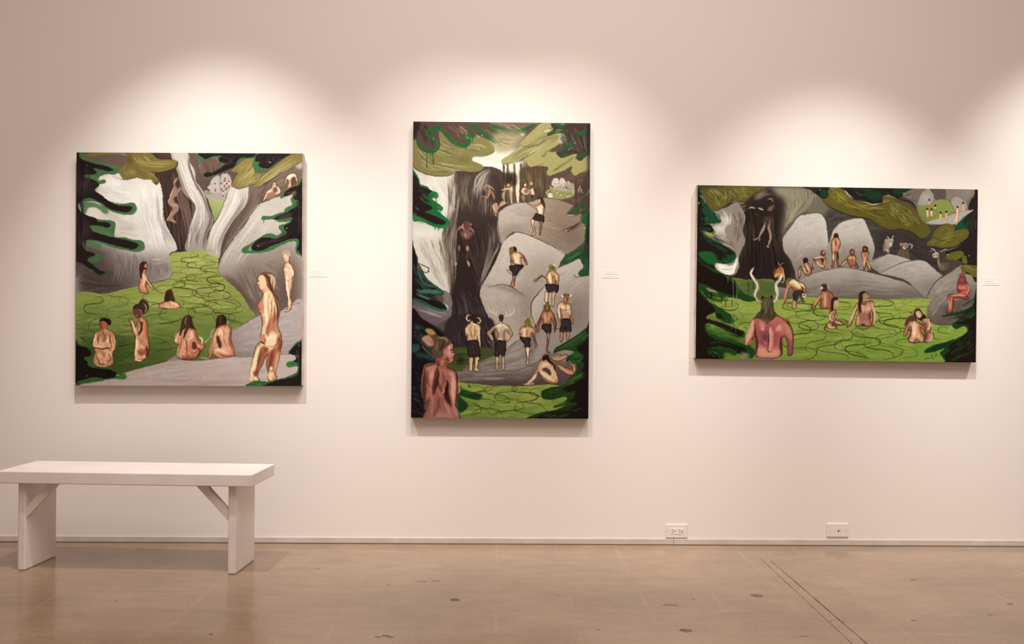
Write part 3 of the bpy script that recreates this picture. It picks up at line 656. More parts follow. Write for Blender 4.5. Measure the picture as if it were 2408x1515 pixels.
S|804b36|9|0.55|0.8|0.8|2.05|0|0|540,1497 536,1474 551,1442 591,1430 627,1449 636,1505 628,1544 660,1568 676,1615 676,1695 685,1758 693,1821 686,1885 674,1940 642,1944 622,1964 554,1953 550,1886 557,1798 565,1743 537,1696 528,1632 504,1593 500,1569 528,1561 548,1592 560,1640 576,1600 592,1576 588,1557 568,1553 548,1529 540,1497
C|
S|43221b|1.35|0.85|0.8|0.8|0|0|0|540,1497 536,1474 551,1442 591,1430 627,1449 636,1505 628,1544 660,1568 676,1615 676,1695 685,1758 693,1821 686,1885 674,1940 642,1944 622,1964 554,1953 550,1886 557,1798 565,1743 537,1696 528,1632 504,1593 500,1569 528,1561 548,1592 560,1640 576,1600 592,1576 588,1557 568,1553 548,1529 540,1497
F|43302a|1|0|0|0|0|||536,1474 547,1438 591,1418 607,1394 647,1390 683,1425 687,1465 663,1505 632,1521 619,1489 591,1473 559,1473
S|cdb196|3|0.7|0.35|0.35|0|0|0|639,1418 663,1457 651,1505
S|4b3831|2.5|1|0.35|0.35|0|0|0|599,1402 631,1378 643,1402
S|5d4a42|2|0.8|0.35|0.35|0|0|0|615,1386 663,1386 683,1441
F|6e4236|1|0|0|0|0|||536,1478 583,1473 616,1497 616,1545 584,1559 552,1537 540,1513
S|2a1310|1.4|1|0.35|0.35|0|0|0|556,1521 572,1525
S|e8cdb8|1.4|1|0.35|0.35|0|0|0|561,1535 576,1530
F|6a3a30|0.9|1.3|0|0|0|||588,1600 612,1584 636,1600 624,1663 601,1711 577,1719
S|e9c49f|5|1|0.35|0.35|0|0|0|528,1585 549,1648 569,1695 581,1715
S|dca884|4|0.9|0.35|0.35|0|0|0|592,1592 600,1640 585,1695
S|cf8a69|8|0.9|0.35|0.35|0.48|0|0|644,1592 656,1663 641,1742 657,1806
S|f0cfa8|6|0.95|0.35|0.35|0.36|0|0|573,1727 577,1814 566,1885 570,1941
S|efcda8|7|0.9|0.35|0.35|0.6|0|0|617,1798 641,1837 634,1885
F|8a5040|0.75|1.95|0|0|0|||602,1854 649,1837 685,1821 685,1877 670,1916 642,1901 602,1917
S|522a20|1.6|0.9|0.35|0.35|0|0|0|685,1766 694,1821 685,1888 674,1940
S|6a3326|1.3|0.9|0.35|0.35|0|0|0|640,1568 672,1600 679,1695
S|f3dcbd|2.5|1|0.35|0.35|0|0|0|554,1949 602,1956 622,1966
S|f3dcbd|3|1|0.35|0.35|0|0|0|638,1940 650,1905
S|7a4634|1.1|0.9|0.35|0.35|0|0|0|557,1798 550,1886 556,1953
S|8a5440|1.2|0.8|0.35|0.35|0|0|0|504,1569 516,1601 536,1632
F|d69b7c|1|0|1|0|0|||943,1724 967,1669 1006,1645 1062,1645 1117,1660 1137,1692 1153,1755 1205,1794 1217,1825 1197,1849 1166,1881 1142,1920 1103,1944 1000,1945 964,1922 956,1882 971,1811 936,1796 928,1772
T|8|4|1.4|0.32|17
S|804734|9|0.55|0.8|0.8|2.05|0|0|943,1724 967,1669 1006,1645 1062,1645 1117,1660 1137,1692 1153,1755 1205,1794 1217,1825 1197,1849 1166,1881 1142,1920 1103,1944 1000,1945 964,1922 956,1882 971,1811 936,1796 928,1772 943,1724
C|
S|43221b|1.35|0.85|0.8|0.8|0|0|0|943,1724 967,1669 1006,1645 1062,1645 1117,1660 1137,1692 1153,1755 1205,1794 1217,1825 1197,1849 1166,1881 1142,1920 1103,1944 1000,1945 964,1922 956,1882 971,1811 936,1796 928,1772 943,1724
F|4a342a|1|0|0|0|0|||990,1629 998,1574 1026,1538 1061,1525 1093,1542 1101,1597 1117,1636 1133,1668 1094,1652 1070,1645 1046,1692 1015,1756 1018,1692 1038,1645 1006,1677 983,1724 975,1708
S|9a8a72|3|0.7|0.35|0.35|0|0|0|1045,1542 1030,1582 1038,1621
S|2d1d18|2|0.8|0.35|0.35|0|0|0|1077,1550 1085,1613 1109,1652
S|edc9a6|6|0.95|0.35|0.35|0|0|0|959,1693 943,1748 944,1788
S|eccaa6|8|0.95|0.35|0.35|0.42|0|0|1086,1676 1094,1723 1070,1763
S|e0a988|8|0.9|0.35|0.35|0.6|0|0|1015,1787 991,1850 984,1906
S|b06650|5|0.7|0.35|0.35|0.72|0|0|1047,1771 1047,1834 1039,1913
S|b86d54|6|0.9|0.35|0.35|0|0|0|1125,1707 1150,1778 1205,1817
F|4a2a24|0.85|0.78|0|0|0|||1094,1794 1118,1771 1142,1818 1130,1849 1098,1842
S|eccfae|5|0.9|0.35|0.35|0|0|0|1165,1731 1189,1754 1193,1794
S|a85e48|5|0.8|0.35|0.35|0.48|0|0|1079,1881 1126,1881 1166,1833
F|7a4032|0.55|1.62|0|0|0|||1047,1901 1134,1905 1150,1928 1095,1948 1016,1945
S|6a3527|1.2|0.9|0.35|0.35|0|0|0|967,1669 942,1732 928,1776 967,1807
S|efd9bc|1.8|0.9|0.35|0.35|0|0|0|971,1811 956,1886 968,1923
S|4f2a22|1.6|0.8|0.35|0.35|0|0|0|976,1930 1055,1946 1135,1936 1205,1841
F|dca284|1|0|1|0|0|||1330,1643 1373,1623 1428,1615 1456,1634 1464,1674 1460,1745 1480,1815 1496,1870 1489,1910 1453,1918 1375,1930 1327,1919 1296,1895 1280,1919 1264,1943 1248,1919 1272,1872 1279,1817 1291,1754 1306,1690
T|8|4|1.7|0.32|18
S|844a37|9|0.55|0.8|0.8|2.05|0|0|1330,1643 1373,1623 1428,1615 1456,1634 1464,1674 1460,1745 1480,1815 1496,1870 1489,1910 1453,1918 1375,1930 1327,1919 1296,1895 1280,1919 1264,1943 1248,1919 1272,1872 1279,1817 1291,1754 1306,1690 1330,1643
C|
S|43221b|1.35|0.85|0.8|0.8|0|0|0|1330,1643 1373,1623 1428,1615 1456,1634 1464,1674 1460,1745 1480,1815 1496,1870 1489,1910 1453,1918 1375,1930 1327,1919 1296,1895 1280,1919 1264,1943 1248,1919 1272,1872 1279,1817 1291,1754 1306,1690 1330,1643
F|3f2820|1|0|0|0|0|||1318,1651 1322,1580 1333,1541 1365,1521 1404,1528 1420,1564 1420,1603 1397,1615 1365,1619 1342,1635
S|6d4d3d|2.6|0.8|0.35|0.35|0|0|0|1365,1533 1361,1580 1369,1611
S|241613|2|0.8|0.35|0.35|0|0|0|1404,1540 1412,1587
S|f2d2ae|8|0.9|0.35|0.35|0.6|0|0|1358,1651 1381,1706 1397,1753
S|e3ad8a|8|0.9|0.35|0.35|0.6|0|0|1421,1635 1437,1705 1421,1776
S|c17f62|6|0.95|0.35|0.35|0|0|0|1303,1690 1295,1769 1272,1848 1264,1919
S|e9bd9a|3|0.9|0.35|0.35|0|0|0|1326,1667 1314,1722 1299,1793
F|4a2922|0.9|0.78|0|0|0|||1323,1746 1338,1706 1354,1737 1374,1800 1366,1840 1343,1816
S|f0cba6|8|0.9|0.35|0.35|0.48|0|0|1303,1856 1366,1855 1422,1886
S|c98465|5|0.9|0.35|0.35|0.48|0|0|1303,1880 1359,1915 1438,1918
S|b56a50|4|0.9|0.35|0.35|0|0|0|1469,1800 1493,1870 1485,1910
S|5a2c22|1.4|0.9|0.35|0.35|0|0|0|1456,1634 1468,1689 1462,1752 1486,1823 1497,1878 1490,1911
S|f0d3b0|2|1|0.35|0.35|0|0|0|1424,1595 1436,1611
S|d8c4a8|3|0.9|0.35|0.35|0|0|0|1283,1675 1263,1722 1224,1778 1208,1786
S|c4a68a|4|0.8|0.35|0.35|0|0|0|1298,1659 1271,1706 1287,1738
S|b59a84|4|0.8|0.35|0.35|0|0|0|1177,1928 1233,1935 1264,1939
S|6b4436|1.4|0.8|0.35|0.35|0|0|0|1319,1832 1280,1903 1256,1943
S|3f3327|2|0.6|0.35|0.35|0|0|0|1216,1778 1255,1730 1279,1675
S|8d4a38|1.4|1|0.35|0.35|0|0|0|1453,1910 1461,1898
F|e9c29a|1|0|1|0|0|||1718,1177 1729,1145 1757,1126 1804,1122 1851,1133 1878,1169 1886,1216 1875,1279 1887,1341 1918,1412 1926,1475 1907,1561 1904,1624 1927,1686 1939,1733 1943,1804 1924,1875 1909,1969 1890,2047 1886,2086 1898,2110 1882,2141 1819,2142 1815,2071 1803,2009 1803,1938 1815,1891 1791,1915 1760,1986 1725,2057 1717,2096 1729,2143 1659,2151 1647,2104 1643,2057 1666,1971 1681,1892 1704,1813 1736,1774 1739,1727 1755,1656 1755,1593 1743,1531 1711,1460 1719,1421 1750,1365 1761,1310 1734,1287 1722,1263 1722,1240 1702,1232 1714,1208
T|8|4|2|0.32|19
S|8b5940|9|0.55|0.8|0.8|2.05|0|0|1718,1177 1729,1145 1757,1126 1804,1122 1851,1133 1878,1169 1886,1216 1875,1279 1887,1341 1918,1412 1926,1475 1907,1561 1904,1624 1927,1686 1939,1733 1943,1804 1924,1875 1909,1969 1890,2047 1886,2086 1898,2110 1882,2141 1819,2142 1815,2071 1803,2009 1803,1938 1815,1891 1791,1915 1760,1986 1725,2057 1717,2096 1729,2143 1659,2151 1647,2104 1643,2057 1666,1971 1681,1892 1704,1813 1736,1774 1739,1727 1755,1656 1755,1593 1743,1531 1711,1460 1719,1421 1750,1365 1761,1310 1734,1287 1722,1263 1722,1240 1702,1232 1714,1208 1718,1177
C|
S|43221b|1.35|0.85|0.8|0.8|0|0|0|1718,1177 1729,1145 1757,1126 1804,1122 1851,1133 1878,1169 1886,1216 1875,1279 1887,1341 1918,1412 1926,1475 1907,1561 1904,1624 1927,1686 1939,1733 1943,1804 1924,1875 1909,1969 1890,2047 1886,2086 1898,2110 1882,2141 1819,2142 1815,2071 1803,2009 1803,1938 1815,1891 1791,1915 1760,1986 1725,2057 1717,2096 1729,2143 1659,2151 1647,2104 1643,2057 1666,1971 1681,1892 1704,1813 1736,1774 1739,1727 1755,1656 1755,1593 1743,1531 1711,1460 1719,1421 1750,1365 1761,1310 1734,1287 1722,1263 1722,1240 1702,1232 1714,1208 1718,1177
F|7c5644|1|0|0|0|0|||1733,1145 1764,1123 1811,1122 1859,1137 1882,1176 1888,1231 1879,1294 1899,1357 1922,1435 1929,1490 1915,1561 1904,1624 1888,1561 1895,1475 1875,1388 1851,1318 1820,1279 1800,1240 1792,1192 1765,1153
S|4a2f27|4|0.85|0.35|0.35|0|0|0|1772,1137 1820,1184 1836,1263 1867,1341
S|cbb79a|7|0.9|0.35|0.35|0.36|0|0|1843,1145 1870,1192 1867,1271
S|dccbb0|4|0.8|0.35|0.35|0|0|0|1812,1137 1843,1169 1843,1239
S|3f241d|2.2|0.9|0.35|0.35|0|0|0|1875,1302 1899,1381 1911,1467 1899,1561
S|a87c5e|2|0.8|0.35|0.35|0|0|0|1887,1357 1913,1435 1915,1514
F|edcba6|1|0|0|0|0|||1725,1169 1757,1145 1784,1177 1792,1224 1781,1271 1749,1283 1726,1267 1722,1240 1704,1234 1715,1208
S|6a3a2b|1.5|0.9|0.35|0.35|0|0|0|1718,1177 1715,1208 1704,1234 1722,1240 1721,1259
S|3a1c16|1.6|1|0.35|0.35|0|0|0|1718,1200 1733,1208
S|7a2f24|1.6|1|0.35|0.35|0|0|0|1723,1263 1741,1271
S|8a5440|1.4|0.8|0.35|0.35|0|0|0|1726,1283 1765,1283 1781,1271
S|b97c5e|2.4|0.8|0.35|0.35|0|0|0|1722,1224 1734,1255
S|f8e3be|14|0.95|0.35|0.35|0.6|0|0|1781,1318 1805,1389 1805,1491 1794,1593
S|b3765a|4|0.9|0.35|0.35|0|0|0|1844,1381 1848,1475 1829,1577 1798,1664
S|efcfa6|7|0.95|0.35|0.35|0|0|0|1790,1593 1774,1664 1759,1735
F|c78c6c|1|0|0|0|0|||1736,1727 1759,1703 1786,1727 1783,1774 1759,1790 1740,1774
S|3f221b|3.5|0.9|0.35|0.35|0|0|0|1740,1774 1767,1786 1787,1805
S|5a3025|2|0.9|0.35|0.35|0|0|0|1787,1734 1784,1797
F|d1876a|0.9|0.975|0|0|0|||1719,1425 1754,1373 1766,1436 1766,1499 1739,1507 1712,1468
S|5a2d22|1.3|0.9|0.35|0.35|0|0|0|1719,1425 1711,1464 1739,1505 1762,1515
S|f3d9b2|7|0.85|0.35|0.35|0.6|0|0|1860,1396 1868,1467 1852,1561
F|b9765c|0.85|1.95|0|0|0|||1837,1561 1876,1498 1899,1577 1892,1640 1916,1702 1853,1671 1798,1719 1806,1656
S|8a4a38|1.4|0.9|0.35|0.35|0|0|0|1754,1530 1759,1601 1755,1664
F|f3d7b0|0.95|1.95|0|0|0|||1802,1719 1853,1695 1900,1718 1912,1773 1885,1812 1814,1828 1798,1781
F|a9694f|0.95|1.95|0|0|0|||1900,1726 1931,1718 1941,1788 1924,1875 1901,1969 1882,2047 1815,2048 1803,1954 1822,1875 1885,1820
S|5a2d22|1.5|0.85|0.35|0.35|0|0|0|1814,1813 1861,1820 1900,1788 1908,1741
S|e3b68e|4|0.9|0.35|0.35|0|0|0|1924,1851 1905,1953 1886,2047
S|7d4437|4|0.7|0.35|0.35|0.6|0|0|1873,1828 1862,1906 1846,1993
F|9a5a44|0.95|1.95|0|0|0|||1767,1813 1822,1852 1783,1915 1752,1986 1725,2057 1714,2092 1678,2096 1690,2026 1721,1939 1752,1868
S|f6dcb0|12|0.95|0.35|0.35|0.6|0|0|1720,1829 1705,1908 1682,1994 1659,2073 1659,2136
F|7a4535|0.6|1.3|0|0|0|||1674,2057 1713,2041 1725,2076 1706,2096 1678,2092
S|5a2d22|1.4|0.8|0.35|0.35|0|0|0|1803,1828 1787,1860 1814,1852
F|fbeccb|0.9|0.78|0|0|0|||1857,2028 1853,2042 1843,2048 1833,2043 1828,2028 1833,2014 1842,2008 1852,2014
S|efcda0|10|0.95|0.35|0.35|0|0|0|1831,2063 1839,2134
S|8a4d3a|2.4|0.8|0.35|0.35|0|0|0|1878,2055 1894,2110
S|efd0a4|4|1|0.35|0.35|0|0|0|1647,2104 1659,2151
S|f0d2a6|7|0.9|0.35|0.35|0|0|0|1682,2112 1714,2135
S|4f271e|1.7|0.9|0.35|0.35|0|0|0|1904,1624 1929,1688 1942,1741 1944,1804 1926,1876 1909,1970 1889,2049
S|6a382a|1.3|0.9|0.35|0.35|0|0|0|1761,1310 1750,1365 1719,1421 1709,1462
S|6a382a|1.3|0.9|0.35|0.35|0|0|0|1704,1813 1681,1892 1664,1971 1643,2061 1648,2108
S|4f271e|1.5|0.9|0.35|0.35|0|0|0|1803,1938 1803,2013 1817,2075
S|4f271e|1.6|0.9|0.35|0.35|0|0|0|1815,1895 1790,1916 1760,1987 1726,2058
S|8a5a44|1|0.6|0.35|0.35|0|0|0|1761,1326 1758,1381 1782,1562 1782,1656
F|e8c5a4|1|0|1|0|0|||1944,960 1952,929 1979,913 2014,925 2026,952 2014,992 2011,1023 2038,1054 2054,1094 2062,1133 2046,1188 2039,1251 2024,1345 2039,1392 2032,1454 2009,1486 1969,1490 2001,1455 2000,1376 1980,1298 1968,1188 1960,1125 1952,1086 1968,1047 1972,1023 1956,1007
T|8|4|1.1|0.32|20
S|8b5a44|5.9|0.55|0.8|0.8|1.34|0|0|1944,960 1952,929 1979,913 2014,925 2026,952 2014,992 2011,1023 2038,1054 2054,1094 2062,1133 2046,1188 2039,1251 2024,1345 2039,1392 2032,1454 2009,1486 1969,1490 2001,1455 2000,1376 1980,1298 1968,1188 1960,1125 1952,1086 1968,1047 1972,1023 1956,1007 1944,960
C|
S|43221b|1.35|0.85|0.8|0.8|0|0|0|1944,960 1952,929 1979,913 2014,925 2026,952 2014,992 2011,1023 2038,1054 2054,1094 2062,1133 2046,1188 2039,1251 2024,1345 2039,1392 2032,1454 2009,1486 1969,1490 2001,1455 2000,1376 1980,1298 1968,1188 1960,1125 1952,1086 1968,1047 1972,1023 1956,1007 1944,960
F|bfa88a|1|0|0|0|0|||1944,960 1952,925 1987,909 2018,925 2026,960 1999,968 1979,952 1956,976
S|8c755c|1.5|0.8|0.35|0.35|0|0|0|1960,941 1991,923 2016,941
S|c98d70|2|0.8|0.35|0.35|0|0|0|1952,984 1968,1019 1991,1015
S|4a2419|1|1|0.35|0.35|0|0|0|1960,988 1968,990
S|b5705a|2.4|0.9|0.35|0.35|0|0|0|1972,1031 2007,1031
S|a8614c|1.4|0.9|0.35|0.35|0|0|0|1964,1070 1960,1109 1992,1121
S|f4dcc0|4|0.9|0.35|0.35|0|0|0|2007,1047 2031,1094 2046,1133 2039,1164
S|c98a6e|1.5|0.8|0.35|0.35|0|0|0|2023,1062 2007,1109 1988,1133
S|f6e2c6|5|0.9|0.35|0.35|0.36|0|0|1988,1157 1996,1266 2008,1368 2008,1462
S|9a5644|3|0.9|0.35|0.35|0|0|0|2039,1156 2047,1203 2035,1266 2020,1345 2036,1400 2030,1454
S|7a4433|1.1|0.9|0.35|0.35|0|0|0|1960,1133 1972,1204 1983,1298 2000,1376 2001,1455
S|9c5b47|1.2|1|0.35|0.35|0|0|0|2004,1235 2000,1259
S|e8c8a8|2.4|1|0.35|0.35|0|0|0|1969,1490 2005,1470 2012,1423
S|b06a54|1.2|0.8|0.35|0.35|0|0|0|1972,1188 2000,1204 2023,1180
F|b97a60|0.8|0.65|0|0|0|||2048,1180 2045,1197 2039,1203 2032,1197 2029,1180 2032,1163 2039,1156 2045,1163
S|5b3a30|2|1|0.35|0.35|0|0|0|2020,1470 2040,1466
S|6d3527|6|0.7|0.35|0.35|0.6|0|0|240,1594 232,1626 248,1658
S|241512|7|0.8|0.35|0.35|0.6|0|0|256,1570 296,1578 320,1602
S|7a4030|4|0.8|0.35|0.35|0.48|0|0|217,1706 209,1761 217,1801
S|8a4d3a|6|0.7|0.35|0.35|0.9|0|0|249,1697 273,1729 265,1785
S|713a2b|4|0.8|0.35|0.35|0.48|0|0|329,1713 321,1760 333,1808
S|5d2d22|3|0.85|0.35|0.35|0.3|0|0|177,1833 241,1848 306,1844 330,1864
S|9a5c44|8|0.6|0.35|0.35|1.2|0|0|218,1864 258,1888 274,1928
S|713f2e|3|0.8|0.35|0.35|0.36|0|0|194,1912 234,1991 274,1983
S|7a4531|4|0.7|0.35|0.35|0.6|0|0|314,1895 330,1943 298,1983
S|f2d3ac|3|0.8|0.35|0.35|0|0|0|184,1722 173,1801
S|f6dcb8|5|0.8|0.35|0.35|0.48|0|0|297,1753 309,1784
S|4f241c|5|0.85|0.35|0.35|0.6|0|0|616,1600 620,1663 593,1711
S|a8573f|6|0.7|0.35|0.35|0.9|0|0|664,1600 669,1726
S|b0694f|8|0.6|0.35|0.35|1.2|0|0|601,1743 633,1806 665,1821
S|5d2a1e|6|0.8|0.35|0.35|0.6|0|0|665,1821 678,1885 658,1932
S|8a4a36|6|0.7|0.35|0.35|0.9|0|0|578,1862 618,1893 642,1877
S|f9e0bc|4|0.8|0.35|0.35|0.36|0|0|573,1759 570,1838
S|b5664c|4|0.8|0.35|0.35|0.48|0|0|999,1693 991,1803 976,1882
S|8a4433|3|0.7|0.35|0.35|0.48|0|0|1038,1724 1047,1834 1055,1921
S|c27a5e|8|0.6|0.35|0.35|1.2|0|0|1086,1755 1079,1834 1095,1913
S|6a3023|5|0.8|0.35|0.35|0.6|0|0|1142,1834 1174,1865 1142,1912
S|7a3c2c|4|0.7|0.35|0.35|0.6|0|0|1000,1906 1032,1937 1095,1936
S|b06a50|3|0.6|0.35|0.35|0.48|0|0|1389,1658 1397,1753 1421,1831
S|9a523c|5|0.7|0.35|0.35|0.6|0|0|1452,1674 1449,1768 1469,1847
S|8f4a36|4|0.7|0.35|0.35|0.6|0|0|1343,1879 1398,1910 1469,1910
S|f6dcb8|5|0.8|0.35|0.35|0.48|0|0|1358,1674 1342,1722
S|c98d68|5|0.6|0.35|0.35|0.72|0|0|1820,1326 1813,1436 1821,1561
S|8a4a36|5|0.7|0.35|0.35|0.6|0|0|1871,1436 1876,1530 1860,1608
S|a05c44|7|0.7|0.35|0.35|0.9|0|0|1829,1593 1806,1671 1814,1719
S|7a3c2c|6|0.75|0.35|0.35|0.72|0|0|1916,1741 1932,1796 1908,1875
S|7d4030|7|0.75|0.35|0.35|0.9|0|0|1752,1829 1736,1907 1713,2010
S|6d3426|6|0.7|0.35|0.35|0.9|0|0|1854,1852 1838,1946 1823,2040
S|d6a57c|5|0.7|0.35|0.35|0.6|0|0|1901,1859 1885,1969 1870,2055
S|a8553f|5|0.7|0.35|0.35|0.6|0|0|1719,1444 1734,1483
S|fbe6c4|7|0.8|0.35|0.35|0.72|0|0|1814,1750 1845,1726 1884,1742
F|7c6c3b|1|0|1|0|0.2|||101,37 141,5 366,-2 463,23 483,87 447,126 440,182 464,238 528,238 568,234 624,247 688,239 736,295 764,299 772,263 736,207 672,175 760,184 847,168 919,145 954,105 942,73 863,65 751,56 695,8 527,-1 511,39 479,47 447,7
H|0|8a7b42 9b8b52 6e6034 a9996a 584a2a b3a573|2.2|0.6|0.2|0.7|0.25|-118,-85 -117,-84|-118,-85 -117,-84
C|
F|7b6b3c|1|0|1|0|0.2|||101,29 149,1 334,2 447,19 483,71 463,126 407,150 400,182 448,254 544,238 576,232 632,251 696,251 728,287 760,301 776,263 736,207 680,179 768,184 863,164 935,129 954,85 918,65 775,61 695,4 519,-1 503,39 447,3 222,-3
H|40|a3935c 8b7b45 b5a772 5d5030|2.2|0.6|0.3|0.9|0.3|109,37 246,61 407,94 479,71|125,13 286,22 407,38 463,31
H|50|988849 a99a5e 6b5d34 4f4327|2.2|0.6|0.2|0.7|0.3|230,69 399,126 448,158 432,222|399,46 471,110 480,158 480,238
H|60|a5955c b3a46c 877744 5b4d2c|2.2|0.6|0.2|0.7|0.3|519,15 567,95 688,128 911,129|647,8 687,64 767,80 942,81
H|50|6b5c33 877843 52452a 978850|2.4|0.6|0.2|0.7|0.3|480,158 568,191 648,223 752,279|511,95 608,159 688,183 760,239
F|9a8b4c|0.6|1.95|0|0|0|||568,183 556,199 528,206 500,199 488,182 499,165 528,159 556,166
F|54472a|0.6|3.25|0|0|0|||527,71 518,105 495,119 473,104 463,71 472,37 495,23 518,37
F|4f4227|0.8|1.3|0|0|0|||772,287 766,298 752,303 738,298 732,287 738,276 752,271 766,276
C|
S|6a4a35|1.6|0.8|0.35|0.35|0|0|0|336,221 448,255 544,238 580,232 632,251 696,253
S|4a3c26|1.6|0.8|0.35|0.35|0|0|0|680,179 776,185 871,164 935,131
S|33291c|3|0.8|0.35|0.35|0|0|0|954,81 947,121 927,145
S|d9d0c0|1|0.7|0.35|0.35|0|0|0|399,14 447,19 463,39
F|4c6b46|1|0|0|0|0|||-12,-12 44,-4 37,52 109,77 206,89 303,126 383,130 404,166 368,206 319,205 271,205 207,237 199,269 264,253 272,285 208,309 172,364 232,396 273,436 353,468 450,481 522,469 562,493 570,541 530,580 450,584 362,564 273,524 193,468 88,460 19,491 36,547 97,587 169,611 210,627 306,636 362,652 371,699 363,791 451,795 532,819 612,827 644,866 636,914 572,934 484,922 340,890 227,851 130,827 62,843 75,890 131,946 196,962 236,986 212,1018 132,1002 156,1050 229,1097 269,1137 237,1149 132,1105 35,1050 -13,1034
F|55744d|0.9|1.3|0|0|0|||62,220 151,209 207,229 207,293 167,268 78,244
F|55744d|0.9|1.3|0|0|0|||31,476 112,460 225,492 306,548 274,580 193,524 112,524 89,579 48,547
F|55744d|0.9|1.3|0|0|0|||130,691 226,707 339,763 363,787 275,779 162,739
F|55744d|0.9|1.3|0|0|0|||74,843 155,835 235,866 227,906 131,890 91,874
F|2a2223|1|0|0|0|0.3|||-12,-12 24,-4 29,48 93,80 190,109 287,129 343,158 335,172 287,173 223,157 158,149 191,181 167,205 70,212 78,232 167,260 214,305 176,352 224,396 305,452 402,496 514,505 522,533 482,560 418,556 322,532 225,468 128,428 55,444 15,483 40,555 97,591 185,619 210,650 290,655 322,679 299,707 226,691 130,687 162,739 275,779 387,803 500,827 580,858 580,886 532,910 452,894 340,866 227,835 130,819 62,835 66,882 99,926 163,946 180,970 123,990 112,1018 172,1066 261,1129 229,1137 132,1097 51,1050 -13,1030
F|453a3b|0.6|5.2|0|0|0|||8,595 113,667 130,779 42,843 1,795
F|3a3031|0.6|5.2|0|0|0|||14,252 151,268 192,332 128,396 23,364
H|60|1d1617 3d3335 473c3e 241c1d|4|0.5|0.1|0.35|0.4|4,12 15,475 11,994|150,117 88,476 91,914
S|e6dfd6|1|0.8|0.35|0.35|0|0|0|273,428 337,468 410,492
S|cfd3bf|0.8|0.7|0.35|0.35|0|0|0|146,727 170,751
S|ddd3ca|1.2|0.9|0.35|0.35|0|0|0|371,691 369,739 363,787
S|2a2223|4|0.9|0.35|0.35|0|0|0|-13,1034 123,990 172,962
F|584c49|0.9|1.3|0|0|0|||-13,1034 67,1050 84,1090 28,1161 -12,1162
F|4a6644|0.9|1.3|0|0|0|||119,990 212,966 228,994 196,1034 148,1034
S|53784f|3|0.8|0.35|0.35|0|0|0|206,89 335,127 391,142 400,174 360,198
S|5a7d55|2.6|0.7|0.35|0.35|0|0|0|522,477 558,501 550,548 506,576 442,578
S|5a7d55|2.6|0.7|0.35|0.35|0|0|0|580,843 624,858 632,898 588,924
S|efe8e0|1.2|0.8|0.35|0.35|0|0|0|100,124 107,126
F|3b5238|0.8|1.95|0|0|0|||156,1117 309,1117 325,1149 277,1169 213,1141
F|2a2223|0.9|0.65|0|0|0|||165,1117 269,1117 261,1141 221,1149
F|2f4f2c|0.95|1.3|0|0|0|||-8,1779 40,1810 121,1833 161,1865 154,1913 81,1929 138,1984 162,2016 283,2023 379,2069 443,2077 483,2108 452,2132 379,2125 283,2134 163,2151 75,2168 -6,2168
F|3f6339|0.8|1.95|0|0|0|||105,1929 170,1984 186,2008 138,2024 106,1985
F|201b1a|1|0|0|0|0.3|||-8,1771 24,1810 97,1834 145,1873 129,1913 73,1929 114,1969 114,2000 162,2024 283,2039 371,2077 371,2109 283,2126 171,2111 83,2136 26,2148 -6,2145
S|1a1514|6|0.9|0.35|0.35|0|0|0|283,2039 379,2081 371,2105
F|3c6a3d|0.9|1.3|0|0|0|||387,2089 459,2077 479,2104 451,2128 379,2117
S|496b3f|3|0.8|0.35|0.35|0|0|0|18,2160 139,2131 259,2130
S|d9d2c8|1|0.8|0.35|0.35|0|0|0|99,2100 119,2096
S|cfc9bd|2|0.7|0.35|0.35|0|0|0|379,2089 411,2097
F|47704a|1|0|0|0|0.2|||2152,269 2067,308 1996,339 1961,371 1926,402 1934,426 1981,402 2044,387 2020,434 2036,481 1981,512 1950,552 1895,567 1833,591 1762,590 1747,614 1766,630 1856,622 1911,646 1982,646 2021,638 1974,662 1919,677 1912,709 1935,740 1896,772 1841,756 1779,764 1716,803 1645,850 1567,898 1575,941 1638,941 1732,937 1842,913 1920,874 2014,835 2076,835 2069,897 2077,937 2116,960 2155,944
F|a99e90|0.85|1.3|0|0|0|||1653,866 1716,827 1771,827 1700,866 1654,913 1622,913
S|4b7d50|2|0.95|0.35|0.35|0|0|0|1769,626 1769,661
S|4b7d50|1.6|0.9|0.35|0.35|0|0|0|2040,434 2042,489
F|2b2324|1|0|0|0|0.4|||2152,269 2098,300 2043,316 1989,347 1961,371 1969,402 2020,394 2083,371 2051,410 2059,434 2098,442 2083,497 2028,528 1982,559 1911,583 1872,606 1880,622 1950,614 2029,599 2037,622 2005,662 1966,677 1963,717 1990,748 1951,780 1873,803 1826,795 1747,795 1700,827 1661,866 1653,898 1693,917 1771,909 1834,874 1904,850 1998,811 2092,803 2100,858 2081,905 2100,921 2155,921
F|4b3f3d|0.8|1.3|0|0|0|||1888,599 1982,571 2032,560 2025,599 1950,616
F|4a3b33|0.8|0.975|0|0|0|||1965,371 2012,359 2067,340 2075,359 2012,390
H|40|1d1718 3d3333 4a3f3e|3|0.5|0.2|0.6|0.5|1982,701 1889,803 1732,835 1669,882|2092,717 1967,819 1810,866 1716,913
H|40|1f1819 3f3536 463b3a|4|0.5|0.1|0.3|0.4|2043,371 2068,560 2084,795|2122,371 2122,560 2123,874
S|e6dfd6|1|0.8|0.35|0.35|0|0|0|2028,379 2075,359
S|fff8ee|1.6|1|0.35|0.35|0|0|0|1982,709 1990,701
S|fff8ee|1.8|1|0.35|0.35|0|0|0|1712,874 1720,870
S|cbb9a8|0.9|0.7|0.35|0.35|0|0|0|2004,394 2059,375
F|35673a|1|0|0|0|0.2|||2158,1740 2119,1763 2072,1787 2049,1819 2010,1866 2018,1893 2104,1893 2104,1912 2057,1952 2003,1964 1987,1992 2011,2015 2089,2006 2089,2053 2042,2085 1956,2117 1878,2134 1816,2150 1706,2143 1651,2159 1636,2199 2159,2217
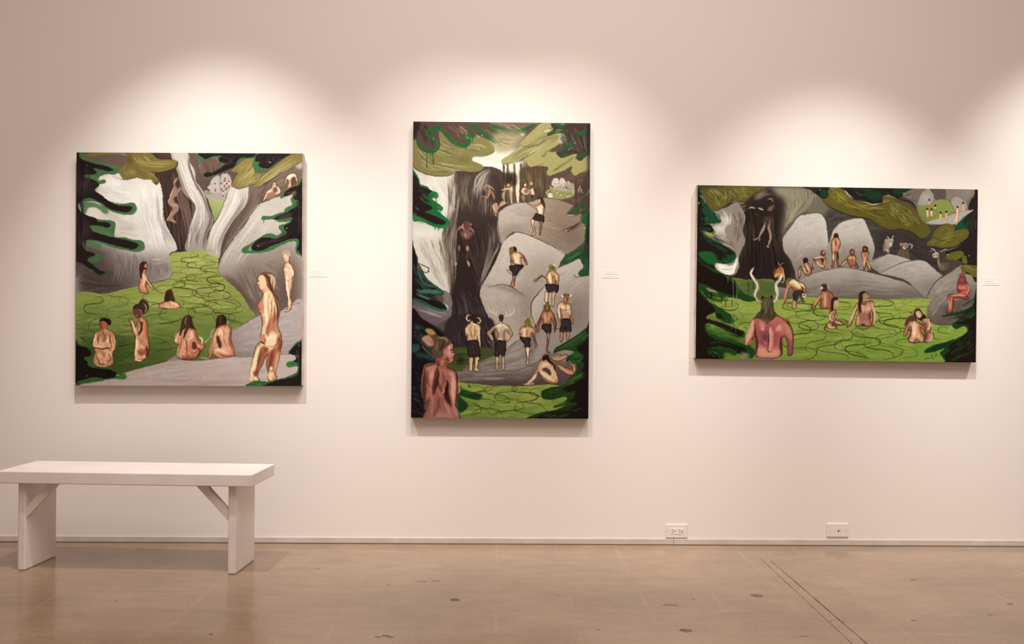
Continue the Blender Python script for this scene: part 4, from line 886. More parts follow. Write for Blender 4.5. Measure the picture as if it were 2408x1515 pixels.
F|2a2323|1|0|0|0|0.3|||2158,1747 2119,1779 2057,1819 2018,1866 2041,1897 2112,1904 2049,1960 2049,1979 2100,1975 2104,2061 2050,2108 1933,2133 1863,2149 1808,2173 1769,2205 2159,2217
F|417a46|1|0.65|0|0|0|||2003,1972 2049,1960 2088,1979 2081,2002 2018,2011 1991,1991
S|2a4f2c|2|0.8|0.35|0.35|0|0|0|2026,1983 2057,1979 2073,1991
S|5e7d46|3|0.9|0.35|0.35|0|0|0|1706,2174 1753,2182
S|f4ede4|1.2|1|0.35|0.35|0|0|0|2103,1814 2110,1803
H|24|1c1617 3a3132 483d3c|4|0.5|0.2|0.5|0.4|2049,1827 2073,1905 2112,1983|2127,1810 2127,1943 2128,2139
F|8b7b48|1|0|1|0|0.2|||1524,108 1571,69 1634,38 1689,15 1674,70 1658,109 1674,157 1690,188 1753,189 1815,157 1870,118 1925,79 1980,32 2034,9 2152,6 2144,73 2082,112 2011,143 1949,174 1910,189 1855,236 1777,275 1714,322 1682,322 1674,291 1619,306 1564,330 1509,330 1478,298 1493,243 1524,187 1461,171 1493,132
H|70|b5a777 a09060 cabd90 6f6038 8d7d4a|2.2|0.6|0.2|0.7|0.4|1673,46 1619,133 1532,227 1493,306|1705,125 1698,228 1635,291 1541,322
H|70|a39463 b8aa7a 6a5c38 8d7e4f c2b488|2|0.6|0.2|0.7|0.4|2026,17 1886,134 1768,212 1690,307|2121,72 1949,174 1824,252 1714,315
H|30|6f6038 8d7d4a 9c8c58|2|0.6|0.3|0.8|0.3|1524,124 1493,164 1461,171|1666,46 1650,109 1572,180
C|
S|5a4c2c|1.4|0.8|0.35|0.35|0|0|0.6|1674,70 1662,125 1587,188 1525,251 1493,298 1533,322
S|4f422a|1.5|0.8|0.35|0.35|0|0|0.5|1870,118 1776,189 1706,244 1686,299
S|4a3d28|1.8|0.8|0.35|0.35|0|0|0|1682,322 1730,315 1847,244 1925,185
S|5a452c|2|0.8|0.35|0.35|0|0|0|1481,298 1517,331 1572,328 1674,292
S|d9cda4|1.4|0.6|0.35|0.35|0|0|0.6|1698,188 1729,204 1690,259 1588,282
F|47704a|1|0|0|0|0|||1160,-5 1713,-1 1681,46 1587,53 1524,93 1461,116 1414,139 1351,187 1280,218 1232,229 1196,206 1224,178 1303,170 1366,123 1334,68 1279,44 1216,67 1176,75 1160,43
F|2c2425|1|0|0|0|0.4|||1183,-4 1713,-1 1650,38 1555,45 1508,85 1493,124 1430,155 1359,187 1287,210 1232,226 1200,206 1224,182 1303,178 1374,131 1429,108 1358,84 1342,52 1366,28 1295,28 1223,55 1188,43
F|45704a|1|0|0|0|0|||1674,157 1666,86 1689,15 1728,3 1729,70 1745,118 1807,126 1776,157 1713,180
F|2d2526|1|0|0|0|0.4|||1685,62 1728,3 2011,5 1964,40 1886,87 1823,134 1768,141 1721,117 1729,86 1752,78 1697,78
H|40|1d1718 443a3a 3a3031|3.5|0.5|0.1|0.4|0.5|1255,12 1413,84 1256,202|1571,14 1508,69 1351,179
H|24|1d1718 443a3a 4a4041|3.5|0.5|0.2|0.6|0.5|1713,31 1745,118|1964,16 1847,110
S|5a4f50|2|0.6|0.35|0.35|0|0|0|1366,84 1429,100 1492,85
S|fff6ea|1.6|1|0.35|0.35|0|0|0|1815,82 1835,86
S|8c7466|5|0.6|0.35|0.35|0|0|0|1279,48 1318,56 1334,92
F|6f5a4f|0.8|1.95|0|0|0|||1231,83 1287,52 1334,84 1319,123 1240,115
F|53704f|0.8|1.3|0|0|0|||28,4 77,4 117,61 85,76 45,56
S|c9bdb3|3|0.6|0.35|0.35|0|0|0|231,225 303,209
F|5c4a44|0.6|3.25|0|0|0|||902,26 881,42 831,49 780,42 759,25 780,8 830,1 881,9
F|000000|0|0|0|0|0|||847,128 842,134 831,136 820,134 815,128 820,123 831,120 842,123
''', (0.883, 0.999, 1.051), (primed, primed, dark_edge, dark_edge))
painting('tall oil painting of horned men climbing pale boulders above a green pool', 0.0095, 1.419, 0.9114, 1.5232, -0.0003, 418, 698, '5d4c44', 1, '''
F|cfc6b2|1|10|0|0|0|||-22,254 507,212 904,211 1037,396 906,529 510,531 114,599 -19,533
F|efe9dc|1|12|0|0|0|||547,305 706,245 904,277 1037,356 906,436 707,463 575,411
H|60|fbf6ea e4dccb d6cbb5|3|0.5|0.3|0.8|0|574,358 739,304 971,356|575,438 740,397 971,409
F|51433d|1|0|1|0|0|352a29|576,530 550,1258|377,465 509,464 694,417 840,463 880,595 889,794 817,926 806,1125 845,1151 800,1270 748,1376 696,1468 635,1614 652,1693 733,1877 787,1982 742,2140 354,2141 338,1852 355,1589 346,1325 290,1061 341,862 365,597
H|130|6d5d53 8d7c6f a39385 4a3c36 342824 b8aa9c|2.6|0.55|0.2|0.7|0|513,862 544,663 629,530 727,437|778,927 795,662 794,563 734,463
H|90|7d6b5f 94816f 5a4a41 6b5a50 3f322d|2.6|0.5|0.2|0.7|0|417,478 445,663 420,862|562,477 511,630 552,861
H|40|c5baab 9d8f81 b3a696|1.5|0.6|0.3|0.8|0|578,762 589,530 727,424|631,729 662,563 734,437
H|190|2e2422 463936 594b46 231b1a 3d3130|3.4|0.5|0.15|0.6|0|381,928 450,1192 584,1456 619,1653|778,927 799,1158 702,1389 638,1601
H|130|847871 a1958c 6f635d 554945 bdb1a7|1.4|0.5|0.1|0.4|0|679,927 713,1125 669,1389 612,1587|797,940 826,1138 741,1336 638,1574
H|110|2f2627 403536 4d4244 383034 575056|3.6|0.5|0.15|0.6|0|387,1522 423,1786 392,2049|619,1620 686,1785 721,2048
H|60|7d6c5c 9a8975 5a4b40 b3a58e|1.6|0.5|0.15|0.5|0|368,928 383,1127 379,1391|421,928 410,1126 413,1423
C|
F|41342f|0.8|3.9|0|0|0|||708,503 747,490 794,510 841,595 836,754 730,761 709,629
F|d3cabd|1|0|1|0|0|||-20,440 20,453 86,486 192,505 338,498 390,465 378,597 353,697 367,796 342,928 290,1008 278,1114 318,1226 346,1358 361,1523 349,1628 296,1602 143,1484 96,1392 42,1293 1,1128 -15,864
H|110|e9e2d5 d9d0c2 c2b7a9 f1ebdf|2.2|0.5|0.2|0.7|0|47,506 114,632 234,730 276,929|285,505 325,598 340,730 342,915
H|60|9d8a7c b09d8d 836f62 c3b2a2|1.8|0.6|0.15|0.5|0|338,505 352,664 354,829|397,478 392,664 375,915
H|170|cfc6b8 b5aa9b e6dfd1 9a8d7e c6bba9 8a7b6c|1.8|0.6|0.12|0.5|0|20,1082 94,1227 202,1444 322,1589|291,1087 318,1226 360,1391 361,1549
H|80|7a6858 94836f a89784 5d4c40 6a5a4a|1.6|0.6|0.12|0.45|0|238,1088 266,1226 320,1424|343,1087 371,1226 367,1490
F|e6dfd2|0.8|5.2|0|0|0|||270,1048 232,1076 139,1088 45,1077 6,1049 45,1021 138,1009 231,1020
F|efe9de|0.7|10|0|0|0|||272,565 250,612 194,631 137,612 114,565 136,518 192,499 249,518
F|ebe4d8|0.7|5.2|0|0|0|||320,763 312,838 288,869 265,838 254,763 263,689 286,657 310,688
C|
S|9d8d7f|9|0.55|0.7|0.7|2.1|0|0|397,465 378,597 353,730 361,862 310,1021 291,1094
S|7d6c5e|9|0.6|0.7|0.7|2.1|0|0|291,1094 332,1259 357,1457 359,1628
S|6d5c50|8|0.5|0.7|0.7|2.1|0|0|417,485 405,597 380,730
S|4d4244|8|0.5|0.7|0.7|2.1|0|0|362,1628 383,1786 358,1918
H|230|7d6c5f 94836f 6a5a4f 54463f a8998a b9ab9b 463a35|2.4|0.5|0.08|0.3|0|318,505 340,730 315,929 277,1094 319,1325 348,1589|457,484 445,696 421,928 397,1126 412,1357 401,1588
H|60|d3cabd b9ad9f e0d8cc|1.6|0.5|0.1|0.35|0|338,531 353,730 329,929|404,498 399,730 381,915
F|7d7270|1|0|1|0|0|665a5c|323,1655 127,1853|282,1589 349,1615 376,1681 376,1747 364,1839 298,1878 207,1918 114,1853 34,1787 1,1735 126,1721 271,1760 296,1681
H|80|9d9290 857a7a c4bbb4 6a5f62 5a5053|1.6|0.6|0.2|0.7|0|27,1761 159,1813 298,1852|145,1734 297,1773 370,1799
C|
S|cfc6bc|6|0.8|0.35|0.35|0.6|0|0|323,1720 330,1760 297,1780
S|ded5bd|5|0.9|0.9|0.5|0|0|0|857,397 860,529 857,662 862,761
S|6e5a37|6|0.9|0.9|0.5|0|0|0|890,396 893,529 890,661 895,761
S|e6dec6|6|0.9|0.9|0.5|0|0|0|927,396 929,529 926,661 931,761
S|6a563d|5|0.9|0.9|0.5|0|0|0|953,396 956,529 953,661 958,760
S|e9e0ca|9|0.9|0.9|0.5|0|0|0|986,396 989,529 986,661 991,760
S|53432f|4|0.9|0.9|0.5|0|0|0|1016,396 1018,528 1016,661 1020,760
S|8d7a5b|5|0.9|0.9|0.5|0|0|0|1046,396 1048,528 1045,661 1050,760
S|77644a|4|0.9|0.9|0.5|0|0|0|1099,396 1101,528 1098,661 1103,760
S|40332a|4|0.9|0.9|0.5|0|0|0|854,397 856,529 854,662 858,761
F|3b2e26|0.85|2.6|0|0|0|||855,483 967,482 968,595 862,589
H|20|2b201b 55452f 463828|3|0.6|0.4|0.9|0|868,489 869,589|967,489 968,588
F|5c4a3a|0.95|2.6|0|0|0|||1013,436 1125,409 1258,421 1278,527 1260,693 1220,713 1154,693 1113,594 1021,581
H|90|47382c 6d5a44 7f6c50 3a2c24 8f7c5e|2.2|0.55|0.2|0.6|0|1020,449 1035,714|1244,435 1233,693
F|5f4d41|0.95|2.6|0|0|0|||1245,494 1417,474 1681,459 1683,757 1518,778 1352,719 1246,706
H|70|4b3b31 735f4f 836f5a 42332b|2.6|0.5|0.2|0.6|0|1258,514 1483,493 1674,473|1260,693 1418,725 1676,764
F|8f905e|1|0|0|0|0|||1253,647 1338,593 1417,600 1497,619 1524,679 1418,719 1319,713 1266,693
F|cbbfb6|1|0|0|0|0|||1308,567 1318,534 1351,520 1374,540 1371,593 1312,593
F|c9bdb5|1|0|0|0|0|||1378,587 1381,540 1407,520 1437,547 1441,593
F|a89c93|1|0|0|0|0|||1312,620 1351,607 1418,613 1490,639 1418,643 1338,633
F|a99e96|0.9|0.65|0|0|0|||1437,586 1457,546 1490,566 1516,579 1524,659 1497,666 1490,626
S|6a5a50|1|1|0.35|0.35|0|0|0|1375,544 1376,593
S|5f5047|1|0.8|0.35|0.35|0|0|0|1424,606 1490,632
S|e2b296|2.4|0.95|0.7|0.6|0|0|0|1295,594 1297,619
F|6b3c2e|0.9|0|0|0|0|||1300,588 1298,592 1295,594 1292,592 1291,588 1292,584 1295,583 1298,584
S|e2b296|2.4|0.95|0.7|0.6|0|0|0|1331,583 1334,609
F|6b3c2e|0.9|0|0|0|0|||1336,578 1335,582 1331,583 1328,582 1327,578 1328,574 1331,573 1335,574
S|e2b296|2.4|0.95|0.7|0.6|0|0|0|1355,583 1357,609
F|6b3c2e|0.9|0|0|0|0|||1359,578 1358,582 1355,583 1351,582 1350,578 1351,574 1355,573 1358,574
S|e2b296|2.4|0.95|0.7|0.6|0|0|0|1374,580 1377,605
F|6b3c2e|0.9|0|0|0|0|||1379,575 1378,578 1374,580 1371,578 1370,575 1371,571 1374,569 1378,571
S|e2b296|2.4|0.95|0.7|0.6|0|0|0|1401,586 1403,612
F|6b3c2e|0.9|0|0|0|0|||1405,581 1404,585 1401,586 1398,585 1396,581 1398,577 1401,576 1404,577
S|e2b296|2.4|0.95|0.7|0.6|0|0|0|1427,583 1429,608
F|6b3c2e|0.9|0|0|0|0|||1432,578 1431,581 1427,583 1424,582 1423,578 1424,574 1427,572 1430,574
S|e2b296|2.4|0.95|0.7|0.6|0|0|0|1299,633 1301,658
F|6b3c2e|0.9|0|0|0|0|||1303,628 1302,632 1299,633 1296,632 1294,628 1295,624 1299,623 1302,624
S|e2b296|2.4|0.95|0.7|0.6|0|0|0|1358,646 1360,671
F|6b3c2e|0.9|0|0|0|0|||1363,641 1362,645 1358,646 1355,645 1354,641 1355,637 1358,636 1362,637
S|e2b296|2.4|0.95|0.7|0.6|0|0|0|1392,666 1394,691
F|6b3c2e|0.9|0|0|0|0|||1396,661 1395,664 1392,666 1388,664 1387,661 1388,657 1391,655 1395,657
S|e2b296|2.4|0.95|0.7|0.6|0|0|0|1458,679 1460,704
F|6b3c2e|0.9|0|0|0|0|||1462,674 1461,677 1458,679 1454,677 1453,674 1454,670 1458,668 1461,670
S|e2b296|2.4|0.95|0.7|0.6|0|0|0|1481,679 1483,704
F|6b3c2e|0.9|0|0|0|0|||1485,674 1484,677 1481,679 1478,677 1476,674 1478,670 1481,668 1484,670
S|e2b296|2.4|0.95|0.7|0.6|0|0|0|1470,553 1472,578
F|6b3c2e|0.9|0|0|0|0|||1475,548 1473,552 1470,553 1467,552 1465,548 1467,544 1470,542 1473,544
S|e2b296|2.4|0.95|0.7|0.6|0|0|0|1569,592 1572,618
F|6b3c2e|0.9|0|0|0|0|||1574,587 1573,591 1569,592 1566,591 1565,587 1566,583 1569,582 1573,583
S|e2b296|2.4|0.95|0.7|0.6|0|0|0|1560,619 1562,644
F|6b3c2e|0.9|0|0|0|0|||1564,614 1563,617 1560,619 1556,617 1555,614 1556,610 1560,608 1563,610
S|e2b296|2.4|0.95|0.7|0.6|0|0|0|1583,619 1585,644
F|6b3c2e|0.9|0|0|0|0|||1587,613 1586,617 1583,619 1580,617 1578,614 1580,610 1583,608 1586,610
F|e9cdb0|1|0|0|0|0|||1273,703 1276,676 1292,663 1312,673 1318,703
F|7a5038|1|0|0|0|0|||1304,650 1302,657 1296,660 1290,657 1287,650 1289,642 1296,639 1302,642
S|4a3b30|3.5|0.9|0.35|0.35|0|0|0|1536,526 1533,626 1544,778
S|4a3b30|3|0.9|0.35|0.35|0|0|0|1245,514 1242,594 1233,693
F|bbac9f|1|0|1|0|0|94816f|924,860 1420,924|805,874 818,840 890,787 976,757 1101,753 1220,710 1352,719 1485,765 1551,811 1618,923 1619,1095 1567,1161 1429,1241 1322,1176 1157,1097 978,1032 893,1072 841,1144 800,1019
F|bfb2a8|0.8|18|0|0|0|||1089,886 1051,947 958,972 864,947 825,887 863,826 957,800 1050,825
F|806d5c|0.7|24|0|0|0|||1526,1003 1476,1097 1355,1136 1234,1098 1183,1004 1232,911 1353,871 1475,910
F|6d5a4b|0.7|16|0|0|0|||1612,1069 1585,1125 1520,1148 1455,1125 1427,1069 1454,1013 1519,990 1585,1013
F|7d6d63|0.7|10|0|0|0|||826,1019 978,965 1117,1018 978,1045 860,1125
H|120|b5a89d 9d8d80 a89a8d 8a7868 c0b4a9|4|0.2|0.1|0.4|0|891,814 1088,767 1352,739|859,992 1157,1057 1488,1188
C|
S|5a4a42|1.4|0.8|0.35|0.35|0|0|0|806,913 811,874 825,840 897,787 983,758 1101,753
S|5f4c40|1.5|0.8|0.35|0.35|0|0|0|1220,712 1352,719 1498,768
S|453834|1.6|0.8|0.35|0.35|0|0|0|803,913 813,1045 846,1148
S|4a3a32|3|0.8|0.35|0.35|0|0|0|1414,1017 1519,970 1585,923
S|b3a295|3|0.7|0.35|0.35|0|0|0|1420,1030 1486,1003
F|cabdb0|1|0|1|0|0|b5a699|977,1094 916,1754|847,1141 891,1088 976,1035 1056,1046 1115,1070 1228,1119 1334,1172 1433,1237 1388,1330 1362,1383 1310,1456 1251,1528 1185,1608 1133,1681 1121,1753 1128,1819 1155,1898 1117,2082 921,2280 855,2254 787,2018 733,1873 686,1768 652,1689 635,1610 651,1544 696,1465 748,1372 800,1266
F|9c8d80|0.8|22|0|0|0|||1084,1318 1242,1265 1414,1251 1375,1396 1244,1542 1146,1674 1047,1655 981,1609 1046,1490
F|7d6f66|0.8|16|0|0|0|||1034,1589 1140,1654 1121,1766 1135,1924 1050,1951 1022,1753
F|c9bdb2|0.8|20|0|0|0|||1057,1173 1026,1234 952,1259 877,1234 846,1174 876,1113 951,1087 1025,1112
F|c8bcb1|0.8|20|0|0|0|||953,1424 923,1490 849,1517 774,1490 742,1425 773,1360 847,1332 922,1359
F|c3b7ac|0.8|14|0|0|0|||876,1642 849,1679 784,1695 719,1680 691,1643 718,1605 783,1590 849,1605
F|aa9d93|0.6|16|0|0|0|||969,1787 935,1838 851,1859 767,1839 732,1787 767,1736 850,1715 934,1735
F|8a7b70|0.7|3.25|0|0|0|||651,1544 756,1537 862,1530 928,1550 1021,1608 1047,1641 915,1596 783,1563
H|130|c9bdb2 b3a69b a5978c bdb1a7 d2c7bd|4.5|0.2|0.1|0.35|0|846,1174 768,1359 671,1557|1242,1172 1177,1423 1047,1622
H|70|b9ada2 a89b90 c6bab0 958880|4.5|0.2|0.1|0.35|0|684,1597 752,1820|1047,1655 1082,1885
C|
S|4a3a34|1.8|0.85|0.35|0.35|0|0|0|847,1142 891,1089 977,1036 1056,1047 1115,1071 1228,1121 1334,1173 1431,1237
S|4f3f38|1.6|0.85|0.35|0.35|0|0|0|717,1557 783,1537 862,1530 928,1548 1021,1608 1074,1648
S|3d302d|1.8|0.9|0.35|0.35|0|0|0|847,1142 800,1268 748,1374 696,1466 651,1545 635,1611 652,1690 686,1769 734,1876 787,2018
F|c2b4a8|1|0|1|0|0|9a8b80|1226,1555 1558,1883|1253,1528 1357,1383 1396,1356 1488,1318 1567,1278 1620,1316 1687,1434 1692,2145 1559,1975 1427,1936 1229,1950 1150,1885 1126,1819 1119,1753 1135,1681 1187,1608
F|c3b8af|0.8|14|0|0|0|||1555,1395 1526,1433 1456,1448 1386,1433 1357,1396 1386,1359 1456,1343 1526,1358
F|bdb1a7|0.8|14|0|0|0|||1287,1673 1270,1734 1228,1759 1186,1734 1168,1674 1185,1613 1227,1588 1269,1613
F|7f716a|0.7|22|0|0|0|||1358,1554 1556,1620 1682,1751 1684,2014 1526,1949 1361,1884
H|110|bcb0a6 a3958b 978980 c6bbb2|4.5|0.2|0.1|0.35|0|1161,1654 1292,1489 1554,1316|1229,1884 1425,1752 1675,1553
C|
S|3a2d2a|2.2|0.9|0.35|0.35|0|0|0|1253,1528 1187,1609 1135,1682 1120,1753 1127,1820 1153,1891
S|4a3b35|1.6|0.8|0.35|0.35|0|0|0|1360,1382 1396,1356 1488,1318 1561,1283
S|5a4a40|2|0.8|0.35|0.35|0|0|0|1516,1422 1542,1455 1595,1441
F|372d2e|1|1.95|0|0|0|||351,1845 733,1843 787,2020 788,2145 354,2147
H|70|2a2122 463b3d 3f3638 514a4e|3.6|0.5|0.2|0.7|0|377,1871 406,2134|707,1869 775,2139
H|40|6d655f 8f8780 55504c|1.2|0.5|0.2|0.6|0|675,2021 781,2139|780,2020 781,2139
F|4c5331|1|1.3|0|0|0|||327,2147 795,2139 796,2316 329,2344
H|60|3a4224 5f6a3c 6d7a48 2f361e|3|0.5|0.2|0.6|0|341,2160 525,2153 788,2145|342,2331 526,2317 789,2277
F|26281a|0.8|3.9|0|0|0|||499,2245 488,2273 460,2285 432,2273 420,2245 432,2217 460,2206 488,2217
F|948780|1|0|1|0|0|7b6e68|919,2119 855,2329|494,2344 592,2277 710,2224 788,2191 880,2145 959,2079 1050,2019 1116,1953 1181,1933 1280,1946 1412,1946 1669,1958 1670,2181 1447,2274 1185,2354 931,2342
F|a59890|0.9|14|0|0|0|||882,2316 959,2132 998,2066 1051,2072 1065,2184 1079,2302 987,2335
F|a89b93|0.9|12|0|0|0|||1105,2262 1182,2052 1247,1973 1313,1953 1275,2130 1223,2249
F|a3968e|0.9|12|0|0|0|||1498,2024 1473,2066 1413,2084 1352,2067 1327,2025 1352,1983 1412,1965 1473,1982
F|6d605b|0.7|5.2|0|0|0|||1064,2052 1103,2019 1156,2118 1105,2275 1078,2249
F|756862|0.8|3.9|0|0|0|||500,2344 644,2284 789,2250 855,2342
H|100|a89b93 8d8079 b0a49b 7a6d67|4.5|0.35|0.1|0.35|0|592,2304 854,2185 1182,1986|592,2343 921,2329 1447,2222
C|
S|4a3f3b|1.4|0.8|0.35|0.35|0|0|0|500,2340 598,2277 710,2224 788,2193
S|4f433e|1.8|0.8|0.35|0.35|0|0|0|887,2145 959,2082 1044,2027
S|5a4d47|1.4|0.7|0.35|0.35|0|0|0|1168,1973 1247,1940 1366,1943
F|84766e|1|0|1|0|0|544844|790,2342 791,2474|356,2364 500,2347 750,2339 931,2339 961,2343 1105,2296 1184,2249 1249,2213 1447,2248 1619,2313 1580,2484 1416,2491 1047,2482 771,2477 357,2465
H|110|978a81 7a6c65 6a5d57 a39689 5d514c|4|0.35|0.1|0.35|0|395,2370 790,2356 1184,2288|396,2436 791,2434 1251,2432
F|54474a|0.8|12|0|0|0|||1054,2446 1185,2354 1381,2274 1579,2313 1580,2484 1054,2482
C|
S|3a302c|2|0.8|0.35|0.35|0|0|0|357,2452 528,2468 771,2477 1047,2481 1416,2490
S|544741|1.6|0.8|0.35|0.35|0|0|0|750,2341 931,2341 967,2342 1105,2296 1223,2229
F|8f9c4c|1|0|1|0|0|6f863d|857,2486 793,2775|344,2466 528,2462 771,2479 1047,2484 1422,2492 1516,2799 334,2803
H|110|9fab58 8a984a 76893f a9b465 93a552|7|0.35|0.08|0.3|0|396,2488 791,2500 1383,2511|399,2777 793,2775 1385,2773
T|24|7|0|0.12|3
W|136.9|620.3|694.0|22.4|32.5|0|1.8|0.8|3a441e|0
W|166.5|625.1|697.2|24|30|1.5|1.8|0.8|2f3a16|0.1
W|197.7|621.7|693.8|27.2|32.5|3|2|0.85|3a441e|0.1
W|214.2|621.6|695.4|24|31.25|0.5|1.8|0.75|2f3a16|0
W|240.5|623.2|696.9|28.8|35|2|1.8|0.8|3a441e|0
W|266.8|623.1|696.8|25.6|32.5|4|2.2|0.9|2f3a16|-0.05
W|283.3|624.6|677.1|24|32.5|1|1.8|0.8|3a441e|0.05
W|301.3|625.4|685.2|22.4|31.25|3|1.7|0.7|2f3a16|0
W|150.4|653.0|697.2|25.6|37.5|4|1.6|0.7|3a441e|0
W|227.5|644.5|696.9|28.8|37.5|5|1.6|0.7|2f3a16|0
W|188.0|636.5|697.1|25.6|35|1|1.6|0.7|3a441e|0
S|26300f|2.5|1|0.35|0.35|0|0|0|541,2468 538,2488 561,2497
S|2f3a16|2|1|0.35|0.35|0|0|0|771,2467 781,2490
C|
F|d9bd95|1|0|1|0|0|||503,1943 523,1910 562,1886 588,1896 628,1906 648,1935 642,1988 646,2054 653,2113 640,2133 626,2080 622,2015 616,2061 524,2061 527,2008 517,2028 502,1989
T|8|4|2|0.32|11
S|82563e|7.53|0.55|0.8|0.8|1.72|0|0|503,1943 523,1910 562,1886 588,1896 628,1906 648,1935 642,1988 646,2054 653,2113 640,2133 626,2080 622,2015 616,2061 524,2061 527,2008 517,2028 502,1989 503,1943
C|
S|43221b|1.35|0.85|0.8|0.8|0|0|0|503,1943 523,1910 562,1886 588,1896 628,1906 648,1935 642,1988 646,2054 653,2113 640,2133 626,2080 622,2015 616,2061 524,2061 527,2008 517,2028 502,1989 503,1943
F|3c3230|1|0|1|0|0|||524,2061 623,2057 636,2120 647,2205 618,2225 591,2199 581,2225 545,2212 528,2173 521,2107
T|8|4|1.1|0.32|12
S|241714|6.3|0.55|0.8|0.8|1.44|0|0|524,2061 623,2057 636,2120 647,2205 618,2225 591,2199 581,2225 545,2212 528,2173 521,2107 524,2061
C|
S|241b1a|1.35|0.85|0.8|0.8|0|0|0|524,2061 623,2057 636,2120 647,2205 618,2225 591,2199 581,2225 545,2212 528,2173 521,2107 524,2061
F|d6bb90|1|0|1|0|0|||542,2219 581,2222 575,2278 569,2324 583,2343 546,2343 542,2278
T|8|4|1.4|0.32|13
S|80563c|2.03|0.55|0.8|0.8|0.463|0|0|542,2219 581,2222 575,2278 569,2324 583,2343 546,2343 542,2278 542,2219
C|
S|43221b|1.35|0.85|0.8|0.8|0|0|0|542,2219 581,2222 575,2278 569,2324 583,2343 546,2343 542,2278 542,2219
F|dcc198|1|0|1|0|0|||598,2222 634,2212 625,2277 622,2317 645,2340 592,2344 598,2277
T|8|4|1.7|0.32|14
S|84583f|2.63|0.55|0.8|0.8|0.599|0|0|598,2222 634,2212 625,2277 622,2317 645,2340 592,2344 598,2277 598,2222
C|
S|43221b|1.35|0.85|0.8|0.8|0|0|0|598,2222 634,2212 625,2277 622,2317 645,2340 592,2344 598,2277 598,2222
S|a87354|5|0.7|0.35|0.35|0.6|0|0|562,1910 549,1962 570,2041
S|9a6046|6|0.6|0.35|0.35|0.72|0|0|595,1929 596,1988 583,2041
S|f0dcb4|4|0.9|0.35|0.35|0|0|0|516,1936 510,1989
S|f0dcb4|4|0.9|0.35|0.35|0|0|0|635,1942 632,2021 643,2106
S|f3e2bd|4|0.9|0.35|0.35|0|0|0|562,1896 615,1913
S|6a3f30|1.2|0.8|0.35|0.35|0|0|0|563,1962 565,2048
S|c08a66|3|0.8|0.35|0.35|0|0|0|550,2041 573,2051 590,2041
F|3d2420|1|0|0|0|0|||542,1874 555,1821 581,1808 614,1814 627,1854 608,1887 569,1893
S|d8cdb8|3|0.95|0.35|0.35|0|0|0|551,1821 525,1821 515,1848 529,1874 545,1867 548,1847
S|d3c4a4|3|0.95|0.35|0.35|0|0|0|608,1847 634,1847 644,1873 631,1895 615,1887
S|2a1a18|2|1|0.35|0.35|0|0|0|548,1847 542,1861
S|e8d0a0|4|1|0.35|0.35|0|0|0|559,1893 572,1880
F|dcc3a0|1|0|1|0|0|||760,1928 806,1902 838,1885 878,1902 911,1921 948,1980 945,2013 886,2073 896,2046 918,2000 885,1961 872,1987 870,2056 807,2057 803,1988 786,1948 754,1981 741,2001 768,2060 748,2053 711,1998 711,1981
T|8|4|2|0.32|15
S|845943|9|0.55|0.8|0.8|2.05|0|0|760,1928 806,1902 838,1885 878,1902 911,1921 948,1980 945,2013 886,2073 896,2046 918,2000 885,1961 872,1987 870,2056 807,2057 803,1988 786,1948 754,1981 741,2001 768,2060 748,2053 711,1998 711,1981 760,1928
C|
S|43221b|1.35|0.85|0.8|0.8|0|0|0|760,1928 806,1902 838,1885 878,1902 911,1921 948,1980 945,2013 886,2073 896,2046 918,2000 885,1961 872,1987 870,2056 807,2057 803,1988 786,1948 754,1981 741,2001 768,2060 748,2053 711,1998 711,1981 760,1928
F|3c3230|1|0|1|0|0|||804,2057 873,2056 887,2119 874,2204 854,2214 838,2178 815,2211 782,2198 788,2119
T|8|4|1.1|0.32|16
S|241714|5.23|0.55|0.8|0.8|1.19|0|0|804,2057 873,2056 887,2119 874,2204 854,2214 838,2178 815,2211 782,2198 788,2119 804,2057
C|
S|241b1a|1.35|0.85|0.8|0.8|0|0|0|804,2057 873,2056 887,2119 874,2204 854,2214 838,2178 815,2211 782,2198 788,2119 804,2057
F|d3ba96|1|0|1|0|0|||792,2214 818,2214 812,2277 813,2326 796,2329 796,2277
T|8|4|1.4|0.32|17
S|7e553f|1.6|0.55|0.8|0.8|0.365|0|0|792,2214 818,2214 812,2277 813,2326 796,2329 796,2277 792,2214
C|
S|43221b|1.35|0.85|0.8|0.8|0|0|0|792,2214 818,2214 812,2277 813,2326 796,2329 796,2277 792,2214
F|d3ba96|1|0|1|0|0|||851,2211 874,2211 871,2276 875,2326 855,2329 855,2276
T|8|4|1.7|0.32|18
S|7e553f|1.6|0.55|0.8|0.8|0.365|0|0|851,2211 874,2211 871,2276 875,2326 855,2329 855,2276 851,2211
C|
S|43221b|1.35|0.85|0.8|0.8|0|0|0|851,2211 874,2211 871,2276 875,2326 855,2329 855,2276 851,2211
S|f2e4c8|5|0.9|0.35|0.35|0.48|0|0|786,1928 819,1909 865,1908 898,1935
S|8a6450|5|0.7|0.35|0.35|0.84|0|0|813,1968 817,2040
S|9a7560|5|0.7|0.35|0.35|0.84|0|0|856,1968 856,2040
S|6d4838|1.3|0.8|0.35|0.35|0|0|0|832,1941 837,2047
S|e8d2ac|3|0.9|0.35|0.35|0|0|0|741,1994 764,2047
S|e6cfaa|3|0.9|0.35|0.35|0|0|0|918,2000 899,2053
S|efdcba|3|0.8|0.35|0.35|0|0|0|814,2053 833,2043 860,2053
F|4a2d26|1|0|0|0|0|||818,1840 821,1820 841,1810 861,1820 864,1846 852,1879 852,1896 829,1896 828,1873
S|d8cdb6|2.4|0.95|0.35|0.35|0|0|0|815,1830 785,1807 745,1787 725,1761 719,1735
S|d8cdb6|1.8|0.95|0.35|0.35|0|0|0|765,1794 768,1754
S|d8cdb6|1.8|0.95|0.35|0.35|0|0|0|792,1810 805,1774
S|d8cdb6|2.4|0.95|0.35|0.35|0|0|0|864,1830 904,1820 943,1806 963,1773 956,1740
